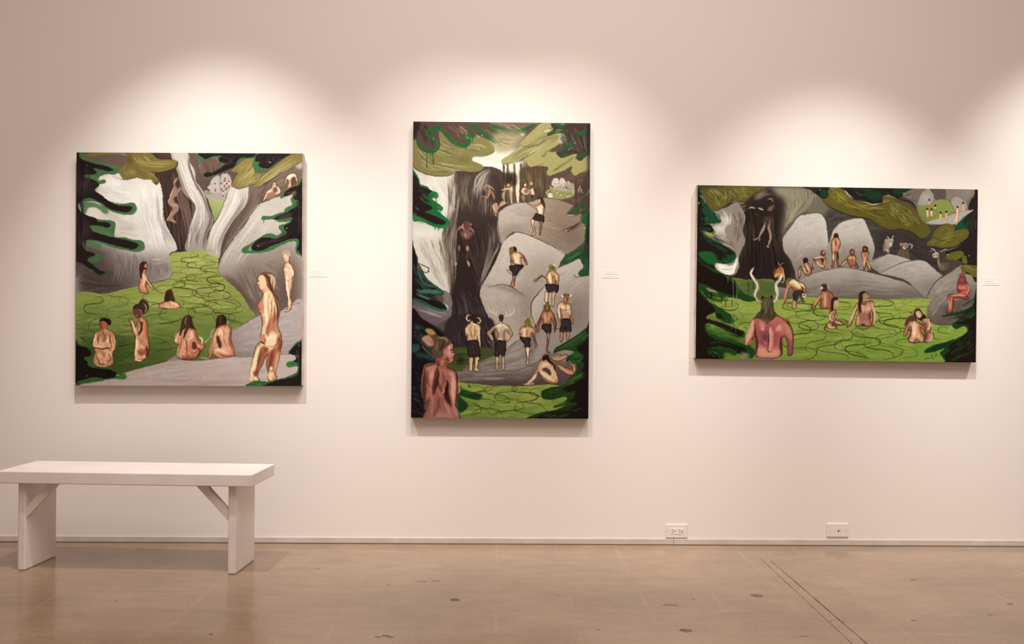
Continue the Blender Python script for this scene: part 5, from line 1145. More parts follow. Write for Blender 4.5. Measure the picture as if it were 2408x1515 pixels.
S|d8cdb6|1.8|1|0.35|0.35|0|0|0|897,1820 884,1787
S|d8cdb6|1.8|1|0.35|0.35|0|0|0|924,1813 923,1760
S|e6d0ae|5|1|0.35|0.35|0|0|0|835,1883 842,1912
F|dcb896|1|0|1|0|0|||1009,1980 1022,1941 1045,1921 1097,1914 1144,1934 1164,1973 1157,2026 1178,2078 1175,2111 1165,2124 1155,2078 1138,2026 1127,1980 1111,2032 1032,2033 1029,1987 1012,2006
T|8|4|2|0.32|19
S|84543f|8.43|0.55|0.8|0.8|1.92|0|0|1009,1980 1022,1941 1045,1921 1097,1914 1144,1934 1164,1973 1157,2026 1178,2078 1175,2111 1165,2124 1155,2078 1138,2026 1127,1980 1111,2032 1032,2033 1029,1987 1012,2006 1009,1980
C|
S|43221b|1.35|0.85|0.8|0.8|0|0|0|1009,1980 1022,1941 1045,1921 1097,1914 1144,1934 1164,1973 1157,2026 1178,2078 1175,2111 1165,2124 1155,2078 1138,2026 1127,1980 1111,2032 1032,2033 1029,1987 1012,2006 1009,1980
F|3c3230|1|0|1|0|0|||1022,2020 1111,2032 1115,2072 1112,2121 1066,2121 1059,2085 1033,2059 1019,2039
T|8|4|1.1|0.32|20
S|241714|4.79|0.55|0.8|0.8|1.09|0|0|1022,2020 1111,2032 1115,2072 1112,2121 1066,2121 1059,2085 1033,2059 1019,2039 1022,2020
C|
S|241b1a|1.35|0.85|0.8|0.8|0|0|0|1022,2020 1111,2032 1115,2072 1112,2121 1066,2121 1059,2085 1033,2059 1019,2039 1022,2020
F|dcc0a0|1|0|1|0|0|||1069,2121 1109,2121 1106,2170 1100,2223 1100,2276 1080,2282 1087,2223 1080,2170
T|8|4|1.4|0.32|21
S|845843|1.97|0.55|0.8|0.8|0.45|0|0|1069,2121 1109,2121 1106,2170 1100,2223 1100,2276 1080,2282 1087,2223 1080,2170 1069,2121
C|
S|4f2a22|1.35|0.85|0.8|0.8|0|0|0|1069,2121 1109,2121 1106,2170 1100,2223 1100,2276 1080,2282 1087,2223 1080,2170 1069,2121
S|f3dcb8|6|0.8|0.35|0.35|0.6|0|0|1058,1934 1062,1986 1065,2026
S|a8704f|5|0.7|0.35|0.35|0.72|0|0|1091,1940 1085,1986 1092,2026
S|c98f70|3|0.8|0.35|0.35|0|0|0|1019,1954 1016,1987
S|7a4a38|1.1|0.8|0.35|0.35|0|0|0|1078,1940 1075,2026
S|f4e0c0|4|0.9|0.35|0.35|0|0|0|1092,2131 1093,2210
S|3a2622|2|0.8|0.35|0.35|0|0|0|1073,2131 1083,2223 1080,2276
S|5d3a30|3|0.8|0.35|0.35|0|0|0|1137,1966 1151,2026 1171,2091
F|7d6a3c|1|0|0|0|0|||1061,1914 1064,1868 1077,1848 1103,1842 1126,1855 1117,1888 1137,1940 1097,1927 1058,1940
S|a8955a|3|0.8|0.35|0.35|0|0|0|1084,1855 1091,1894 1078,1927
F|7d6a34|1|0|0|0|0|||1064,1872 1077,1845 1110,1845 1117,1885 1091,1905
S|efe6d4|2.4|1|0.35|0.35|0|0|0|1072,1849 1065,1852
S|efe6d4|2.4|1|0.35|0.35|0|0|0|1117,1858 1128,1858
F|b98568|1|0|1|0|0|||1222,1799 1241,1766 1294,1765 1327,1792 1361,1884 1354,1950 1341,1976 1338,1923 1308,1844 1305,1904 1236,1904 1229,1851 1203,1911 1190,1976 1170,1957 1179,1898
T|8|4|1.7|0.32|22
S|6f3d2b|9|0.55|0.8|0.8|2.05|0|0|1222,1799 1241,1766 1294,1765 1327,1792 1361,1884 1354,1950 1341,1976 1338,1923 1308,1844 1305,1904 1236,1904 1229,1851 1203,1911 1190,1976 1170,1957 1179,1898 1222,1799
C|
S|43221b|1.35|0.85|0.8|0.8|0|0|0|1222,1799 1241,1766 1294,1765 1327,1792 1361,1884 1354,1950 1341,1976 1338,1923 1308,1844 1305,1904 1236,1904 1229,1851 1203,1911 1190,1976 1170,1957 1179,1898 1222,1799
F|3c3230|1|0|1|0|0|||1229,1901 1308,1900 1312,1943 1305,1983 1269,1983 1242,1957 1223,1937
T|8|4|2|0.32|23
S|241714|4.12|0.55|0.8|0.8|0.939|0|0|1229,1901 1308,1900 1312,1943 1305,1983 1269,1983 1242,1957 1223,1937 1229,1901
C|
S|241b1a|1.35|0.85|0.8|0.8|0|0|0|1229,1901 1308,1900 1312,1943 1305,1983 1269,1983 1242,1957 1223,1937 1229,1901
F|8c6553|1|0|1|0|0|||1272,1983 1299,1983 1296,2042 1283,2108 1280,2147 1303,2167 1287,2177 1267,2147 1273,2068
T|8|4|1.1|0.32|24
S|542e22|1.82|0.55|0.8|0.8|0.414|0|0|1272,1983 1299,1983 1296,2042 1283,2108 1280,2147 1303,2167 1287,2177 1267,2147 1273,2068 1272,1983
C|
S|43221b|1.35|0.85|0.8|0.8|0|0|0|1272,1983 1299,1983 1296,2042 1283,2108 1280,2147 1303,2167 1287,2177 1267,2147 1273,2068 1272,1983
F|6a5232|1|0|0|0|0|||1244,1779 1241,1720 1254,1696 1287,1693 1303,1719 1304,1772 1281,1785
S|efe6d4|2.6|1|0.35|0.35|0|0|0|1254,1710 1241,1703
S|efe6d4|2.6|1|0.35|0.35|0|0|0|1293,1710 1308,1703
S|a08950|3|0.7|0.35|0.35|0|0|0|1274,1706 1274,1766
S|d8ab88|6|0.8|0.35|0.35|0.6|0|0|1255,1805 1262,1884
S|cb967a|5|0.7|0.35|0.35|0.6|0|0|1287,1798 1291,1884
S|5d372b|1.2|0.8|0.35|0.35|0|0|0|1274,1792 1274,1897
S|54332a|3|0.8|0.35|0.35|0|0|0|1222,1812 1189,1904
S|4f2f27|3|0.8|0.35|0.35|0|0|0|1327,1798 1354,1884 1348,1950
S|d9b28e|2.6|0.8|0.35|0.35|0|0|0|1286,1989 1286,2035
F|cfae84|1|0|1|0|0|||1271,1416 1291,1396 1337,1396 1370,1422 1384,1455 1374,1521 1358,1554 1351,1521 1348,1482 1338,1525 1279,1522 1265,1482 1252,1469 1226,1449 1186,1476 1167,1502 1147,1493 1173,1469 1219,1440 1252,1456
T|8|4|1.4|0.32|25
S|7c5037|7.91|0.55|0.8|0.8|1.8|0|0|1271,1416 1291,1396 1337,1396 1370,1422 1384,1455 1374,1521 1358,1554 1351,1521 1348,1482 1338,1525 1279,1522 1265,1482 1252,1469 1226,1449 1186,1476 1167,1502 1147,1493 1173,1469 1219,1440 1252,1456 1271,1416
C|
S|43221b|1.35|0.85|0.8|0.8|0|0|0|1271,1416 1291,1396 1337,1396 1370,1422 1384,1455 1374,1521 1358,1554 1351,1521 1348,1482 1338,1525 1279,1522 1265,1482 1252,1469 1226,1449 1186,1476 1167,1502 1147,1493 1173,1469 1219,1440 1252,1456 1271,1416
F|3c3230|1|0|1|0|0|||1262,1522 1351,1525 1378,1541 1372,1594 1345,1604 1312,1594 1279,1601 1259,1561
T|8|4|1.7|0.32|26
S|241714|4.1|0.55|0.8|0.8|0.935|0|0|1262,1522 1351,1525 1378,1541 1372,1594 1345,1604 1312,1594 1279,1601 1259,1561 1262,1522
C|
S|241b1a|1.35|0.85|0.8|0.8|0|0|0|1262,1522 1351,1525 1378,1541 1372,1594 1345,1604 1312,1594 1279,1601 1259,1561 1262,1522
F|d9bb8e|1|0|1|0|0|||1253,1594 1283,1598 1280,1647 1277,1693 1254,1696 1250,1647
T|8|4|2|0.32|27
S|82563b|1.63|0.55|0.8|0.8|0.372|0|0|1253,1594 1283,1598 1280,1647 1277,1693 1254,1696 1250,1647 1253,1594
C|
S|43221b|1.35|0.85|0.8|0.8|0|0|0|1253,1594 1283,1598 1280,1647 1277,1693 1254,1696 1250,1647 1253,1594
F|c9a880|1|0|1|0|0|||1316,1597 1349,1597 1342,1660 1340,1719 1320,1726 1316,1660
T|8|4|1.1|0.32|28
S|784d35|1.65|0.55|0.8|0.8|0.376|0|0|1316,1597 1349,1597 1342,1660 1340,1719 1320,1726 1316,1660 1316,1597
C|
S|43221b|1.35|0.85|0.8|0.8|0|0|0|1316,1597 1349,1597 1342,1660 1340,1719 1320,1726 1316,1660 1316,1597
F|8d7b45|1|0|0|0|0|||1278,1383 1284,1350 1304,1336 1337,1350 1360,1396 1331,1403 1291,1390
S|f4ead6|3|1|0.35|0.35|0|0|0|1330,1343 1343,1341
S|f4ead6|2|1|0.35|0.35|0|0|0|1278,1367 1276,1380
F|5d4a2a|0.7|0.975|0|0|0|||1340,1370 1335,1382 1321,1386 1307,1382 1301,1370 1307,1358 1320,1353 1334,1358
S|f3dfb0|7|0.95|0.35|0.35|0.48|0|0|1291,1423 1295,1462 1305,1515
S|8a5c44|6|0.7|0.35|0.35|0.72|0|0|1331,1436 1338,1475
S|e2bd92|4|0.9|0.35|0.35|0|0|0|1357,1429 1368,1488
S|5d3b2c|1.4|0.8|0.35|0.35|0|0|0|1318,1416 1322,1515
S|5a4038|3|0.8|0.35|0.35|0|0|0|1167,1493 1212,1449 1239,1456
S|f0dcae|3|0.9|0.35|0.35|0|0|0|1263,1608 1264,1680
S|2a1d1c|3|0.8|0.35|0.35|0|0|0|1378,1528 1368,1587
F|dcb995|1|0|1|0|0|||1372,1706 1399,1689 1425,1693 1438,1706 1478,1705 1498,1732 1508,1817 1519,1883 1506,1896 1489,1817 1479,1850 1413,1857 1409,1818 1393,1752 1390,1818 1403,1877 1387,1877 1373,1818 1369,1752
T|8|4|1.4|0.32|29
S|84553e|7.46|0.55|0.8|0.8|1.7|0|0|1372,1706 1399,1689 1425,1693 1438,1706 1478,1705 1498,1732 1508,1817 1519,1883 1506,1896 1489,1817 1479,1850 1413,1857 1409,1818 1393,1752 1390,1818 1403,1877 1387,1877 1373,1818 1369,1752 1372,1706
C|
S|43221b|1.35|0.85|0.8|0.8|0|0|0|1372,1706 1399,1689 1425,1693 1438,1706 1478,1705 1498,1732 1508,1817 1519,1883 1506,1896 1489,1817 1479,1850 1413,1857 1409,1818 1393,1752 1390,1818 1403,1877 1387,1877 1373,1818 1369,1752 1372,1706
F|3c3230|1|0|1|0|0|||1413,1851 1485,1850 1499,1923 1496,1969 1453,1975 1450,1923 1434,1976 1394,1972 1403,1903
T|8|4|1.7|0.32|30
S|241714|5.25|0.55|0.8|0.8|1.2|0|0|1413,1851 1485,1850 1499,1923 1496,1969 1453,1975 1450,1923 1434,1976 1394,1972 1403,1903 1413,1851
C|
S|241b1a|1.35|0.85|0.8|0.8|0|0|0|1413,1851 1485,1850 1499,1923 1496,1969 1453,1975 1450,1923 1434,1976 1394,1972 1403,1903 1413,1851
F|a8866c|1|0|1|0|0|||1397,1972 1427,1976 1418,2041 1405,2074 1395,2041
T|8|4|2|0.32|31
S|643d2d|1.62|0.55|0.8|0.8|0.37|0|0|1397,1972 1427,1976 1418,2041 1405,2074 1395,2041 1397,1972
C|
S|43221b|1.35|0.85|0.8|0.8|0|0|0|1397,1972 1427,1976 1418,2041 1405,2074 1395,2041 1397,1972
F|a8866c|1|0|1|0|0|||1457,1975 1486,1975 1480,2041 1460,2041
T|8|4|1.1|0.32|32
S|643d2d|1.6|0.55|0.8|0.8|0.365|0|0|1457,1975 1486,1975 1480,2041 1460,2041 1457,1975
C|
S|43221b|1.35|0.85|0.8|0.8|0|0|0|1457,1975 1486,1975 1480,2041 1460,2041 1457,1975
F|8d5f47|1|0|0|0|0|||1425,1666 1431,1633 1458,1623 1474,1640 1474,1673 1455,1712 1435,1692
F|6f5a35|1|0|0|0|0|||1418,1640 1431,1613 1477,1613 1484,1640 1458,1630
S|efe6d4|3|1|0.35|0.35|0|0|0|1425,1640 1415,1633 1410,1617
S|efe6d4|3|1|0.35|0.35|0|0|0|1484,1640 1494,1630 1496,1613
S|e8c9a8|2.4|1|0.35|0.35|0|0|0|1441,1660 1445,1673
S|2a1512|2|1|0.35|0.35|0|0|0|1464,1659 1464,1669
S|f4dfbc|5|0.9|0.35|0.35|0.36|0|0|1379,1719 1383,1785 1390,1844
S|f4dcb8|7|0.9|0.35|0.35|0.6|0|0|1412,1725 1432,1752
S|ecc9a4|7|0.9|0.35|0.35|0.6|0|0|1471,1725 1465,1758
S|6d3f30|1.6|0.8|0.35|0.35|0|0|0|1406,1758 1445,1768 1478,1758
S|6d3f30|1.3|0.8|0.35|0.35|0|0|0|1445,1719 1447,1850
S|b37a5c|6|0.6|0.35|0.35|0.72|0|0|1426,1785 1429,1831
S|a86c50|6|0.6|0.35|0.35|0.72|0|0|1465,1785 1464,1831
S|8a4f3c|2|0.8|0.35|0.35|0|0|0|1498,1745 1508,1817
F|dcb995|1|0|1|0|0|||924,1266 937,1233 980,1219 1026,1232 1059,1272 1079,1318 1086,1338 1066,1338 1046,1292 1023,1272 1030,1318 1033,1341 961,1338 941,1305 938,1352 924,1325
T|8|4|1.4|0.32|33
S|84553e|6.61|0.55|0.8|0.8|1.51|0|0|924,1266 937,1233 980,1219 1026,1232 1059,1272 1079,1318 1086,1338 1066,1338 1046,1292 1023,1272 1030,1318 1033,1341 961,1338 941,1305 938,1352 924,1325 924,1266
C|
S|43221b|1.35|0.85|0.8|0.8|0|0|0|924,1266 937,1233 980,1219 1026,1232 1059,1272 1079,1318 1086,1338 1066,1338 1046,1292 1023,1272 1030,1318 1033,1341 961,1338 941,1305 938,1352 924,1325 924,1266
F|3c3230|1|0|1|0|0|||912,1358 941,1348 1033,1341 1047,1358 1008,1398 982,1444 945,1444 942,1404 922,1391
T|8|4|1.7|0.32|34
S|241714|5.13|0.55|0.8|0.8|1.17|0|0|912,1358 941,1348 1033,1341 1047,1358 1008,1398 982,1444 945,1444 942,1404 922,1391 912,1358
C|
S|241b1a|1.35|0.85|0.8|0.8|0|0|0|912,1358 941,1348 1033,1341 1047,1358 1008,1398 982,1444 945,1444 942,1404 922,1391 912,1358
F|b08a70|1|0|1|0|0|||949,1444 978,1444 969,1490 956,1549 910,1546 929,1530 939,1490
T|8|4|2|0.32|35
S|693f2f|3.42|0.55|0.8|0.8|0.78|0|0|949,1444 978,1444 969,1490 956,1549 910,1546 929,1530 939,1490 949,1444
C|
S|43221b|1.35|0.85|0.8|0.8|0|0|0|949,1444 978,1444 969,1490 956,1549 910,1546 929,1530 939,1490 949,1444
F|e6cda0|1|0|1|0|0|||899,1388 922,1398 942,1418 942,1434 909,1414 895,1398
T|8|4|1.1|0.32|36
S|8a5e43|2.3|0.55|0.8|0.8|0.524|0|0|899,1388 922,1398 942,1418 942,1434 909,1414 895,1398 899,1388
C|
S|43221b|1.35|0.85|0.8|0.8|0|0|0|899,1388 922,1398 942,1418 942,1434 909,1414 895,1398 899,1388
F|7a6238|1|0|0|0|0|||910,1207 913,1180 940,1170 966,1173 980,1206 967,1220 940,1226 924,1259 914,1246
F|33221d|1|0|0|0|0|||953,1173 973,1177 983,1213 960,1216
S|d6ccae|1.4|1|0.35|0.35|0|0|0|920,1173 910,1160 903,1157
S|d6ccae|1.4|1|0.35|0.35|0|0|0|940,1170 946,1147
S|d6ccae|1.2|1|0.35|0.35|0|0|0|927,1170 926,1157
S|f4e0b8|8|0.9|0.35|0.35|0.6|0|0|960,1253 980,1305 1007,1328
S|6a4035|3|0.8|0.35|0.35|0|0|0|1013,1239 1053,1279 1073,1325
S|a8684f|5|0.7|0.35|0.35|0.6|0|0|947,1266 954,1312
S|5d352b|2|0.8|0.35|0.35|0|0|0|934,1266 933,1319
S|5a3a30|3|0.7|0.35|0.35|0|0|0|962,1457 956,1523
F|e3c8a8|1|0|1|0|0|||1075,757 1128,776 1181,779 1194,760 1234,773 1244,799 1234,859 1221,878 1175,859 1171,819 1128,793 1088,773
T|8|4|1.4|0.32|37
S|885c46|6.09|0.55|0.8|0.8|1.39|0|0|1075,757 1128,776 1181,779 1194,760 1234,773 1244,799 1234,859 1221,878 1175,859 1171,819 1128,793 1088,773 1075,757
C|
S|43221b|1.35|0.85|0.8|0.8|0|0|0|1075,757 1128,776 1181,779 1194,760 1234,773 1244,799 1234,859 1221,878 1175,859 1171,819 1128,793 1088,773 1075,757
F|4a2f28|1|0|0|0|0|||1167,713 1187,693 1220,703 1237,733 1247,786 1234,812 1220,766 1194,753 1181,736
F|d8ae8e|1|0|0|0|0|||1181,726 1194,720 1204,750 1191,756
F|3c3230|1|0|1|0|0|||1155,859 1175,859 1231,878 1238,911 1232,938 1182,925 1129,912
T|8|4|1.7|0.32|38
S|241714|3.96|0.55|0.8|0.8|0.902|0|0|1155,859 1175,859 1231,878 1238,911 1232,938 1182,925 1129,912 1155,859
C|
S|241b1a|1.35|0.85|0.8|0.8|0|0|0|1155,859 1175,859 1231,878 1238,911 1232,938 1182,925 1129,912 1155,859
F|d3b297|1|0|1|0|0|||1116,912 1149,918 1139,952 1150,991 1157,1044 1143,1064 1120,1064 1140,1018 1120,965
T|8|4|2|0.32|39
S|7e513f|2.03|0.55|0.8|0.8|0.463|0|0|1116,912 1149,918 1139,952 1150,991 1157,1044 1143,1064 1120,1064 1140,1018 1120,965 1116,912
C|
S|43221b|1.35|0.85|0.8|0.8|0|0|0|1116,912 1149,918 1139,952 1150,991 1157,1044 1143,1064 1120,1064 1140,1018 1120,965 1116,912
F|8d6a58|1|0|1|0|0|||1195,932 1222,935 1216,991 1206,1057 1196,1057 1199,991
T|8|4|1.1|0.32|40
S|543024|1.6|0.55|0.8|0.8|0.365|0|0|1195,932 1222,935 1216,991 1206,1057 1196,1057 1199,991 1195,932
C|
S|43221b|1.35|0.85|0.8|0.8|0|0|0|1195,932 1222,935 1216,991 1206,1057 1196,1057 1199,991 1195,932
S|f2dfc4|8|0.9|0.35|0.35|0.6|0|0|1188,793 1194,826 1208,859
S|c98f72|1.6|0.7|0.35|0.35|0|0|0|1088,763 1141,783 1181,793
S|8a5a48|3|0.7|0.35|0.35|0|0|0|1231,792 1231,859
S|f0dcc0|3|0.9|0.35|0.35|0|0|0|1126,925 1136,965
S|b98c72|4|0.9|0.35|0.35|0|0|0|656,623 695,596 729,609 769,642
S|b3846a|5|0.9|0.35|0.35|0|0|0|709,603 722,642 710,695 697,722
S|a27a63|5|0.85|0.35|0.35|0|0|0|729,636 756,682 766,728
S|c6a184|3|0.8|0.35|0.35|0|0|0|696,709 650,696
F|35292a|0.8|1.95|0|0|0|||690,676 684,694 670,702 656,694 650,676 656,657 669,649 684,657
F|bd927a|1|0|0|0|0|||750,788 776,761 796,768 806,807 822,774 862,754 888,761 842,787 810,814 784,860 757,814
S|e0b898|3|0.8|0.35|0.35|0|0|0|756,781 777,847
S|c9a95c|4|0.7|0.35|0.35|0|0|0|777,861 790,887
S|c99f82|3.4|0.9|0.35|0.35|0|0|0|841,639 887,628 917,622
S|b0a078|5|0.7|0.35|0.35|0|0|0|868,635 855,681 862,728
S|cfa888|5|0.9|0.35|0.35|0|0|0|836,639 889,625 916,635 932,681
S|b48a78|6|0.8|0.35|0.35|0|0|0|909,642 923,694 930,741
S|a89a6e|6|0.7|0.35|0.35|0|0|0|856,648 850,701 857,728
F|c69a74|0.9|0.65|0|0|0|||913,595 909,605 899,610 888,606 884,595 888,585 899,581 909,585
S|d9b87a|3|0.8|0.35|0.35|0|0|0|892,585 909,585
S|caa185|5|0.8|0.35|0.35|0|0|0|818,788 844,754 877,761
S|b08a6c|6|0.8|0.35|0.35|0|0|0|771,768 785,814 792,860
F|e0bd9a|1|0|0|0|0|||1021,648 1034,618 1067,621 1101,634 1127,614 1140,647 1144,680 1114,680 1101,661 1074,681 1041,674
F|dcbc8c|1|0|0|0|0|||1069,588 1066,597 1057,601 1049,597 1045,588 1049,579 1057,575 1066,579
F|bfa060|1|0|0|0|0|||1129,574 1125,587 1113,592 1102,587 1097,574 1102,562 1113,557 1124,562
F|7d4f42|0.8|1.3|0|0|0|||1048,634 1087,628 1088,661 1055,667
S|5a4038|3|0.7|0.35|0.35|0|0|0|1101,634 1114,687
S|9c9070|8|0.6|0.35|0.35|0.6|0|0|1035,681 1042,727
S|33282a|6|0.7|0.35|0.35|0|0|0|1121,680 1128,707
S|a97c70|5|0.9|0.35|0.35|0|0|0|422,1024 461,990 501,1030
S|a06f64|5|0.9|0.35|0.35|0|0|0|581,1043 541,997 508,1036
F|6a4540|0.95|0.975|0|0|0|||474,951 507,934 547,950 540,990 514,1017 481,990
S|cbb0a4|2|0.9|0.35|0.35|0|0|0|477,957 471,984 481,997
S|cbb0a4|2|0.9|0.35|0.35|0|0|0|543,954 550,977
F|8d645a|0.8|2.6|0|0|0|||455,1037 501,1023 554,1036 548,1083 509,1103 469,1070
S|c49484|4|0.7|0.35|0.35|0.6|0|0|495,1043 502,1096
S|8d6a5e|4|0.7|0.35|0.35|0|0|0|534,1050 574,1056
F|42302c|0.9|1.3|0|0|0|||476,1116 528,1116 535,1155 469,1156
S|9a6d60|6|0.8|0.35|0.35|0.6|0|0|443,1162 437,1215
S|c08f7d|6|0.9|0.35|0.35|0.48|0|0|516,1169 519,1215
S|6b4c44|5|0.6|0.35|0.35|0.6|0|0|431,1228 418,1321
S|6f5148|5|0.6|0.35|0.35|0.6|0|0|516,1228 520,1294
S|b5a49b|5|0.8|0.35|0.35|0.36|0|0|412,1321 409,1354
S|c39a84|5|0.9|0.35|0.35|0.36|0|0|520,1307 537,1360
S|8f827c|4|0.5|0.35|0.35|0.6|0|0|379,1321 372,1354
F|b58a70|1|0|1|0|0|||1297,2183 1349,2176 1402,2189 1455,2185 1475,2195 1462,2212 1416,2235 1363,2248 1317,2229
T|8|4|1.4|0.32|41
S|6c3f2f|3.61|0.55|0.8|0.8|0.823|0|0|1297,2183 1349,2176 1402,2189 1455,2185 1475,2195 1462,2212 1416,2235 1363,2248 1317,2229 1297,2183
C|
S|43221b|1.35|0.85|0.8|0.8|0|0|0|1297,2183 1349,2176 1402,2189 1455,2185 1475,2195 1462,2212 1416,2235 1363,2248 1317,2229 1297,2183
F|b7846d|1|0|1|0|0|||1357,2307 1363,2274 1396,2274 1456,2307 1508,2326 1515,2300 1469,2274 1469,2261 1521,2267 1544,2300 1542,2353 1515,2379 1469,2373 1416,2340 1377,2307
T|8|4|1.7|0.32|42
S|6d3c2d|5.9|0.55|0.8|0.8|1.35|0|0|1357,2307 1363,2274 1396,2274 1456,2307 1508,2326 1515,2300 1469,2274 1469,2261 1521,2267 1544,2300 1542,2353 1515,2379 1469,2373 1416,2340 1377,2307 1357,2307
C|
S|43221b|1.35|0.85|0.8|0.8|0|0|0|1357,2307 1363,2274 1396,2274 1456,2307 1508,2326 1515,2300 1469,2274 1469,2261 1521,2267 1544,2300 1542,2353 1515,2379 1469,2373 1416,2340 1377,2307 1357,2307
F|7d7060|0.9|1.3|0|0|0|||1297,2183 1343,2176 1415,2176 1363,2202 1317,2209
S|d2a184|4|0.8|0.35|0.35|0|0|0|1330,2222 1396,2228 1455,2195
S|d3a084|6|0.8|0.35|0.35|0.48|0|0|1390,2301 1463,2346 1509,2359
S|d7a78a|4|0.8|0.35|0.35|0|0|0|1528,2280 1535,2339
F|d8b48f|1|0|1|0|0|||1183,2315 1192,2282 1218,2242 1258,2235 1297,2255 1330,2281 1364,2353 1384,2412 1378,2445 1345,2458 1299,2445 1233,2400 1199,2354 1167,2393 1131,2446 1154,2472 1135,2472 1049,2473 1082,2450 1127,2407 1166,2341
T|8|4|2|0.32|43
S|81523c|9|0.55|0.8|0.8|2.05|0|0|1183,2315 1192,2282 1218,2242 1258,2235 1297,2255 1330,2281 1364,2353 1384,2412 1378,2445 1345,2458 1299,2445 1233,2400 1199,2354 1167,2393 1131,2446 1154,2472 1135,2472 1049,2473 1082,2450 1127,2407 1166,2341 1183,2315
C|
S|43221b|1.35|0.85|0.8|0.8|0|0|0|1183,2315 1192,2282 1218,2242 1258,2235 1297,2255 1330,2281 1364,2353 1384,2412 1378,2445 1345,2458 1299,2445 1233,2400 1199,2354 1167,2393 1131,2446 1154,2472 1135,2472 1049,2473 1082,2450 1127,2407 1166,2341 1183,2315
F|2f211d|1|0|0|0|0|||1231,2242 1238,2196 1257,2182 1290,2193 1307,2242 1344,2281 1354,2340 1330,2288 1297,2262 1271,2235
S|7a6a3c|5|0.8|0.35|0.35|0|0|0|1248,2190 1264,2183
F|4d3c3a|0.95|0.975|0|0|0|||1226,2328 1258,2308 1298,2327 1318,2367 1298,2380 1259,2347
S|f2d0a2|6|0.9|0.35|0.35|0.42|0|0|1192,2308 1258,2275 1297,2268
S|caa088|4|0.8|0.35|0.35|0|0|0|1193,2315 1232,2275
S|e3b890|7|0.9|0.35|0.35|0.48|0|0|1317,2301 1344,2366 1368,2412
S|efd2ae|8|0.9|0.35|0.35|0.48|0|0|1206,2347 1272,2393 1338,2432
S|efd0b0|6|0.9|0.35|0.35|0.36|0|0|1180,2367 1141,2420 1101,2453
S|d9a898|4|0.9|0.35|0.35|0|0|0|1056,2469 1128,2466
S|b0705a|5|0.8|0.35|0.35|0.48|0|0|1233,2400 1299,2442 1351,2448
S|caa084|4|0.8|0.35|0.35|0|0|0|1138,2446 1148,2472
F|857b4c|1|0|1|0|0.3|||-16,155 109,134 254,67 374,153 441,213 572,126 672,158 732,198 765,244 746,291 673,318 574,325 561,365 628,391 664,424 628,464 509,471 430,445 324,412 257,399 311,439 377,465 387,491 325,508 192,509 86,479 13,440 -21,361
H|150|9a9060 847a4c aaa072 6d6440 8f8556 5a5236 b8ae84|2.6|0.6|0.15|0.6|0.3|4,175 110,234 243,306 376,359|241,107 441,239 606,212 745,244
C|
H|130|9a9060 847a4c aaa072 6d6440 8f8556 5a5236 b8ae84|2.6|0.55|0.15|0.5|0.3|12,347 146,453 344,485|44,214 211,360 608,424
S|4a3f26|1.8|0.85|0.35|0.35|0|0|0|-14,360 20,440 93,483 199,511 325,510 387,490
S|584c30|1.5|0.8|0.35|0.35|0|0|0|244,412 324,425 436,451 522,472 628,464 664,427
S|5d5032|1.6|0.8|0.35|0.35|0|0|0|561,328 673,321 747,291 765,244 732,198
S|5d5230|1.4|0.6|0.35|0.35|0|0|0.4|243,280 375,253 507,239
F|6a603a|0.5|3.9|0|0|0|||541,358 524,382 482,392 440,382 422,359 439,335 481,325 524,335
F|5d4740|1|0|0|0|0.4|||-18,-5 915,-9 903,184 877,211 824,191 765,198 705,152 638,112 572,99 533,133 546,192 507,226 441,226 374,193 308,134 254,81 241,127 256,213 236,267 177,287 111,280 57,241 30,168 -3,155
H|60|3f2f2c 6d5349 4d3a34 2f2423|3.4|0.5|0.15|0.5|0.5|2,15 76,108 110,221|121,8 175,134 203,240
H|70|77584b 8d6c5c 5d463d 9d7d6a|2.2|0.5|0.2|0.7|0.5|280,14 374,100 460,199|505,6 506,80 520,153
H|60|8d6c5e 77584c a3826f 644b42|2.2|0.5|0.2|0.7|0.5|604,33 704,105 824,178|770,12 836,65 903,118
F|2a2224|0.9|2.6|0|0|0|||-18,-5 68,2 43,88 24,161 -10,155
S|2f5f34|9|0.95|0.7|0.7|0|0.6|0|115,88 142,134 196,174 229,227 203,273 150,280 97,261 57,228 37,175
S|2f5f34|9|0.95|0.7|0.7|0|0.6|0|247,61 308,120 374,186 441,219 494,219 527,192 520,153 493,139 446,113
S|2f5f34|7|0.95|0.7|0.7|0|0.6|0|545,59 552,106 579,126 552,139 506,126
S|2f5f34|9|0.95|0.7|0.7|0|0.6|0|538,33 591,33 638,86 691,132 771,165 824,158 850,131 810,111 744,72 690,32
S|2f5f34|6|0.95|0.7|0.7|0|0.6|0|757,45 836,52 916,84
S|2f5f34|12|0.95|0.7|0.7|0|0.6|0|148,68 188,94 227,34
S|3f7a45|3|0.6|0.35|0.35|0|0|0|164,280 210,260 236,220 209,180
S|3f7d45|3|0.5|0.35|0.35|0|0|0|334,147 414,213 480,219
S|4f9a3c|6|0.8|0.35|0.35|0|0|0|493,139 526,152
S|28492b|2|0.95|0.8|0.8|0|0|0|127,280 131,433
S|28492b|2|0.95|0.8|0.8|0|0|0|183,280 195,409
S|28492b|2|0.95|0.8|0.8|0|0|0|164,307 167,320
S|28492b|2|0.95|0.8|0.8|0|0|0|494,226 495,259
S|28492b|2|0.95|0.8|0.8|0|0|0|559,146 561,192
S|28492b|2|0.95|0.8|0.8|0|0|0|826,164 824,231
S|efe6dc|1|0.9|0.35|0.35|0|0|0|432,33 472,66 506,93
S|e6dccf|1.2|0.9|0.35|0.35|0|0|0|599,126 632,145
S|fff8ee|1.6|1|0.35|0.35|0|0|0|645,125 655,129
S|fff8ee|1.6|1|0.35|0.35|0|0|0|189,161 196,167
F|7d5f52|1|0|0|0|0|||745,-8 1149,-3 1129,37 1043,57 1037,91 984,97 938,91 865,65 765,45
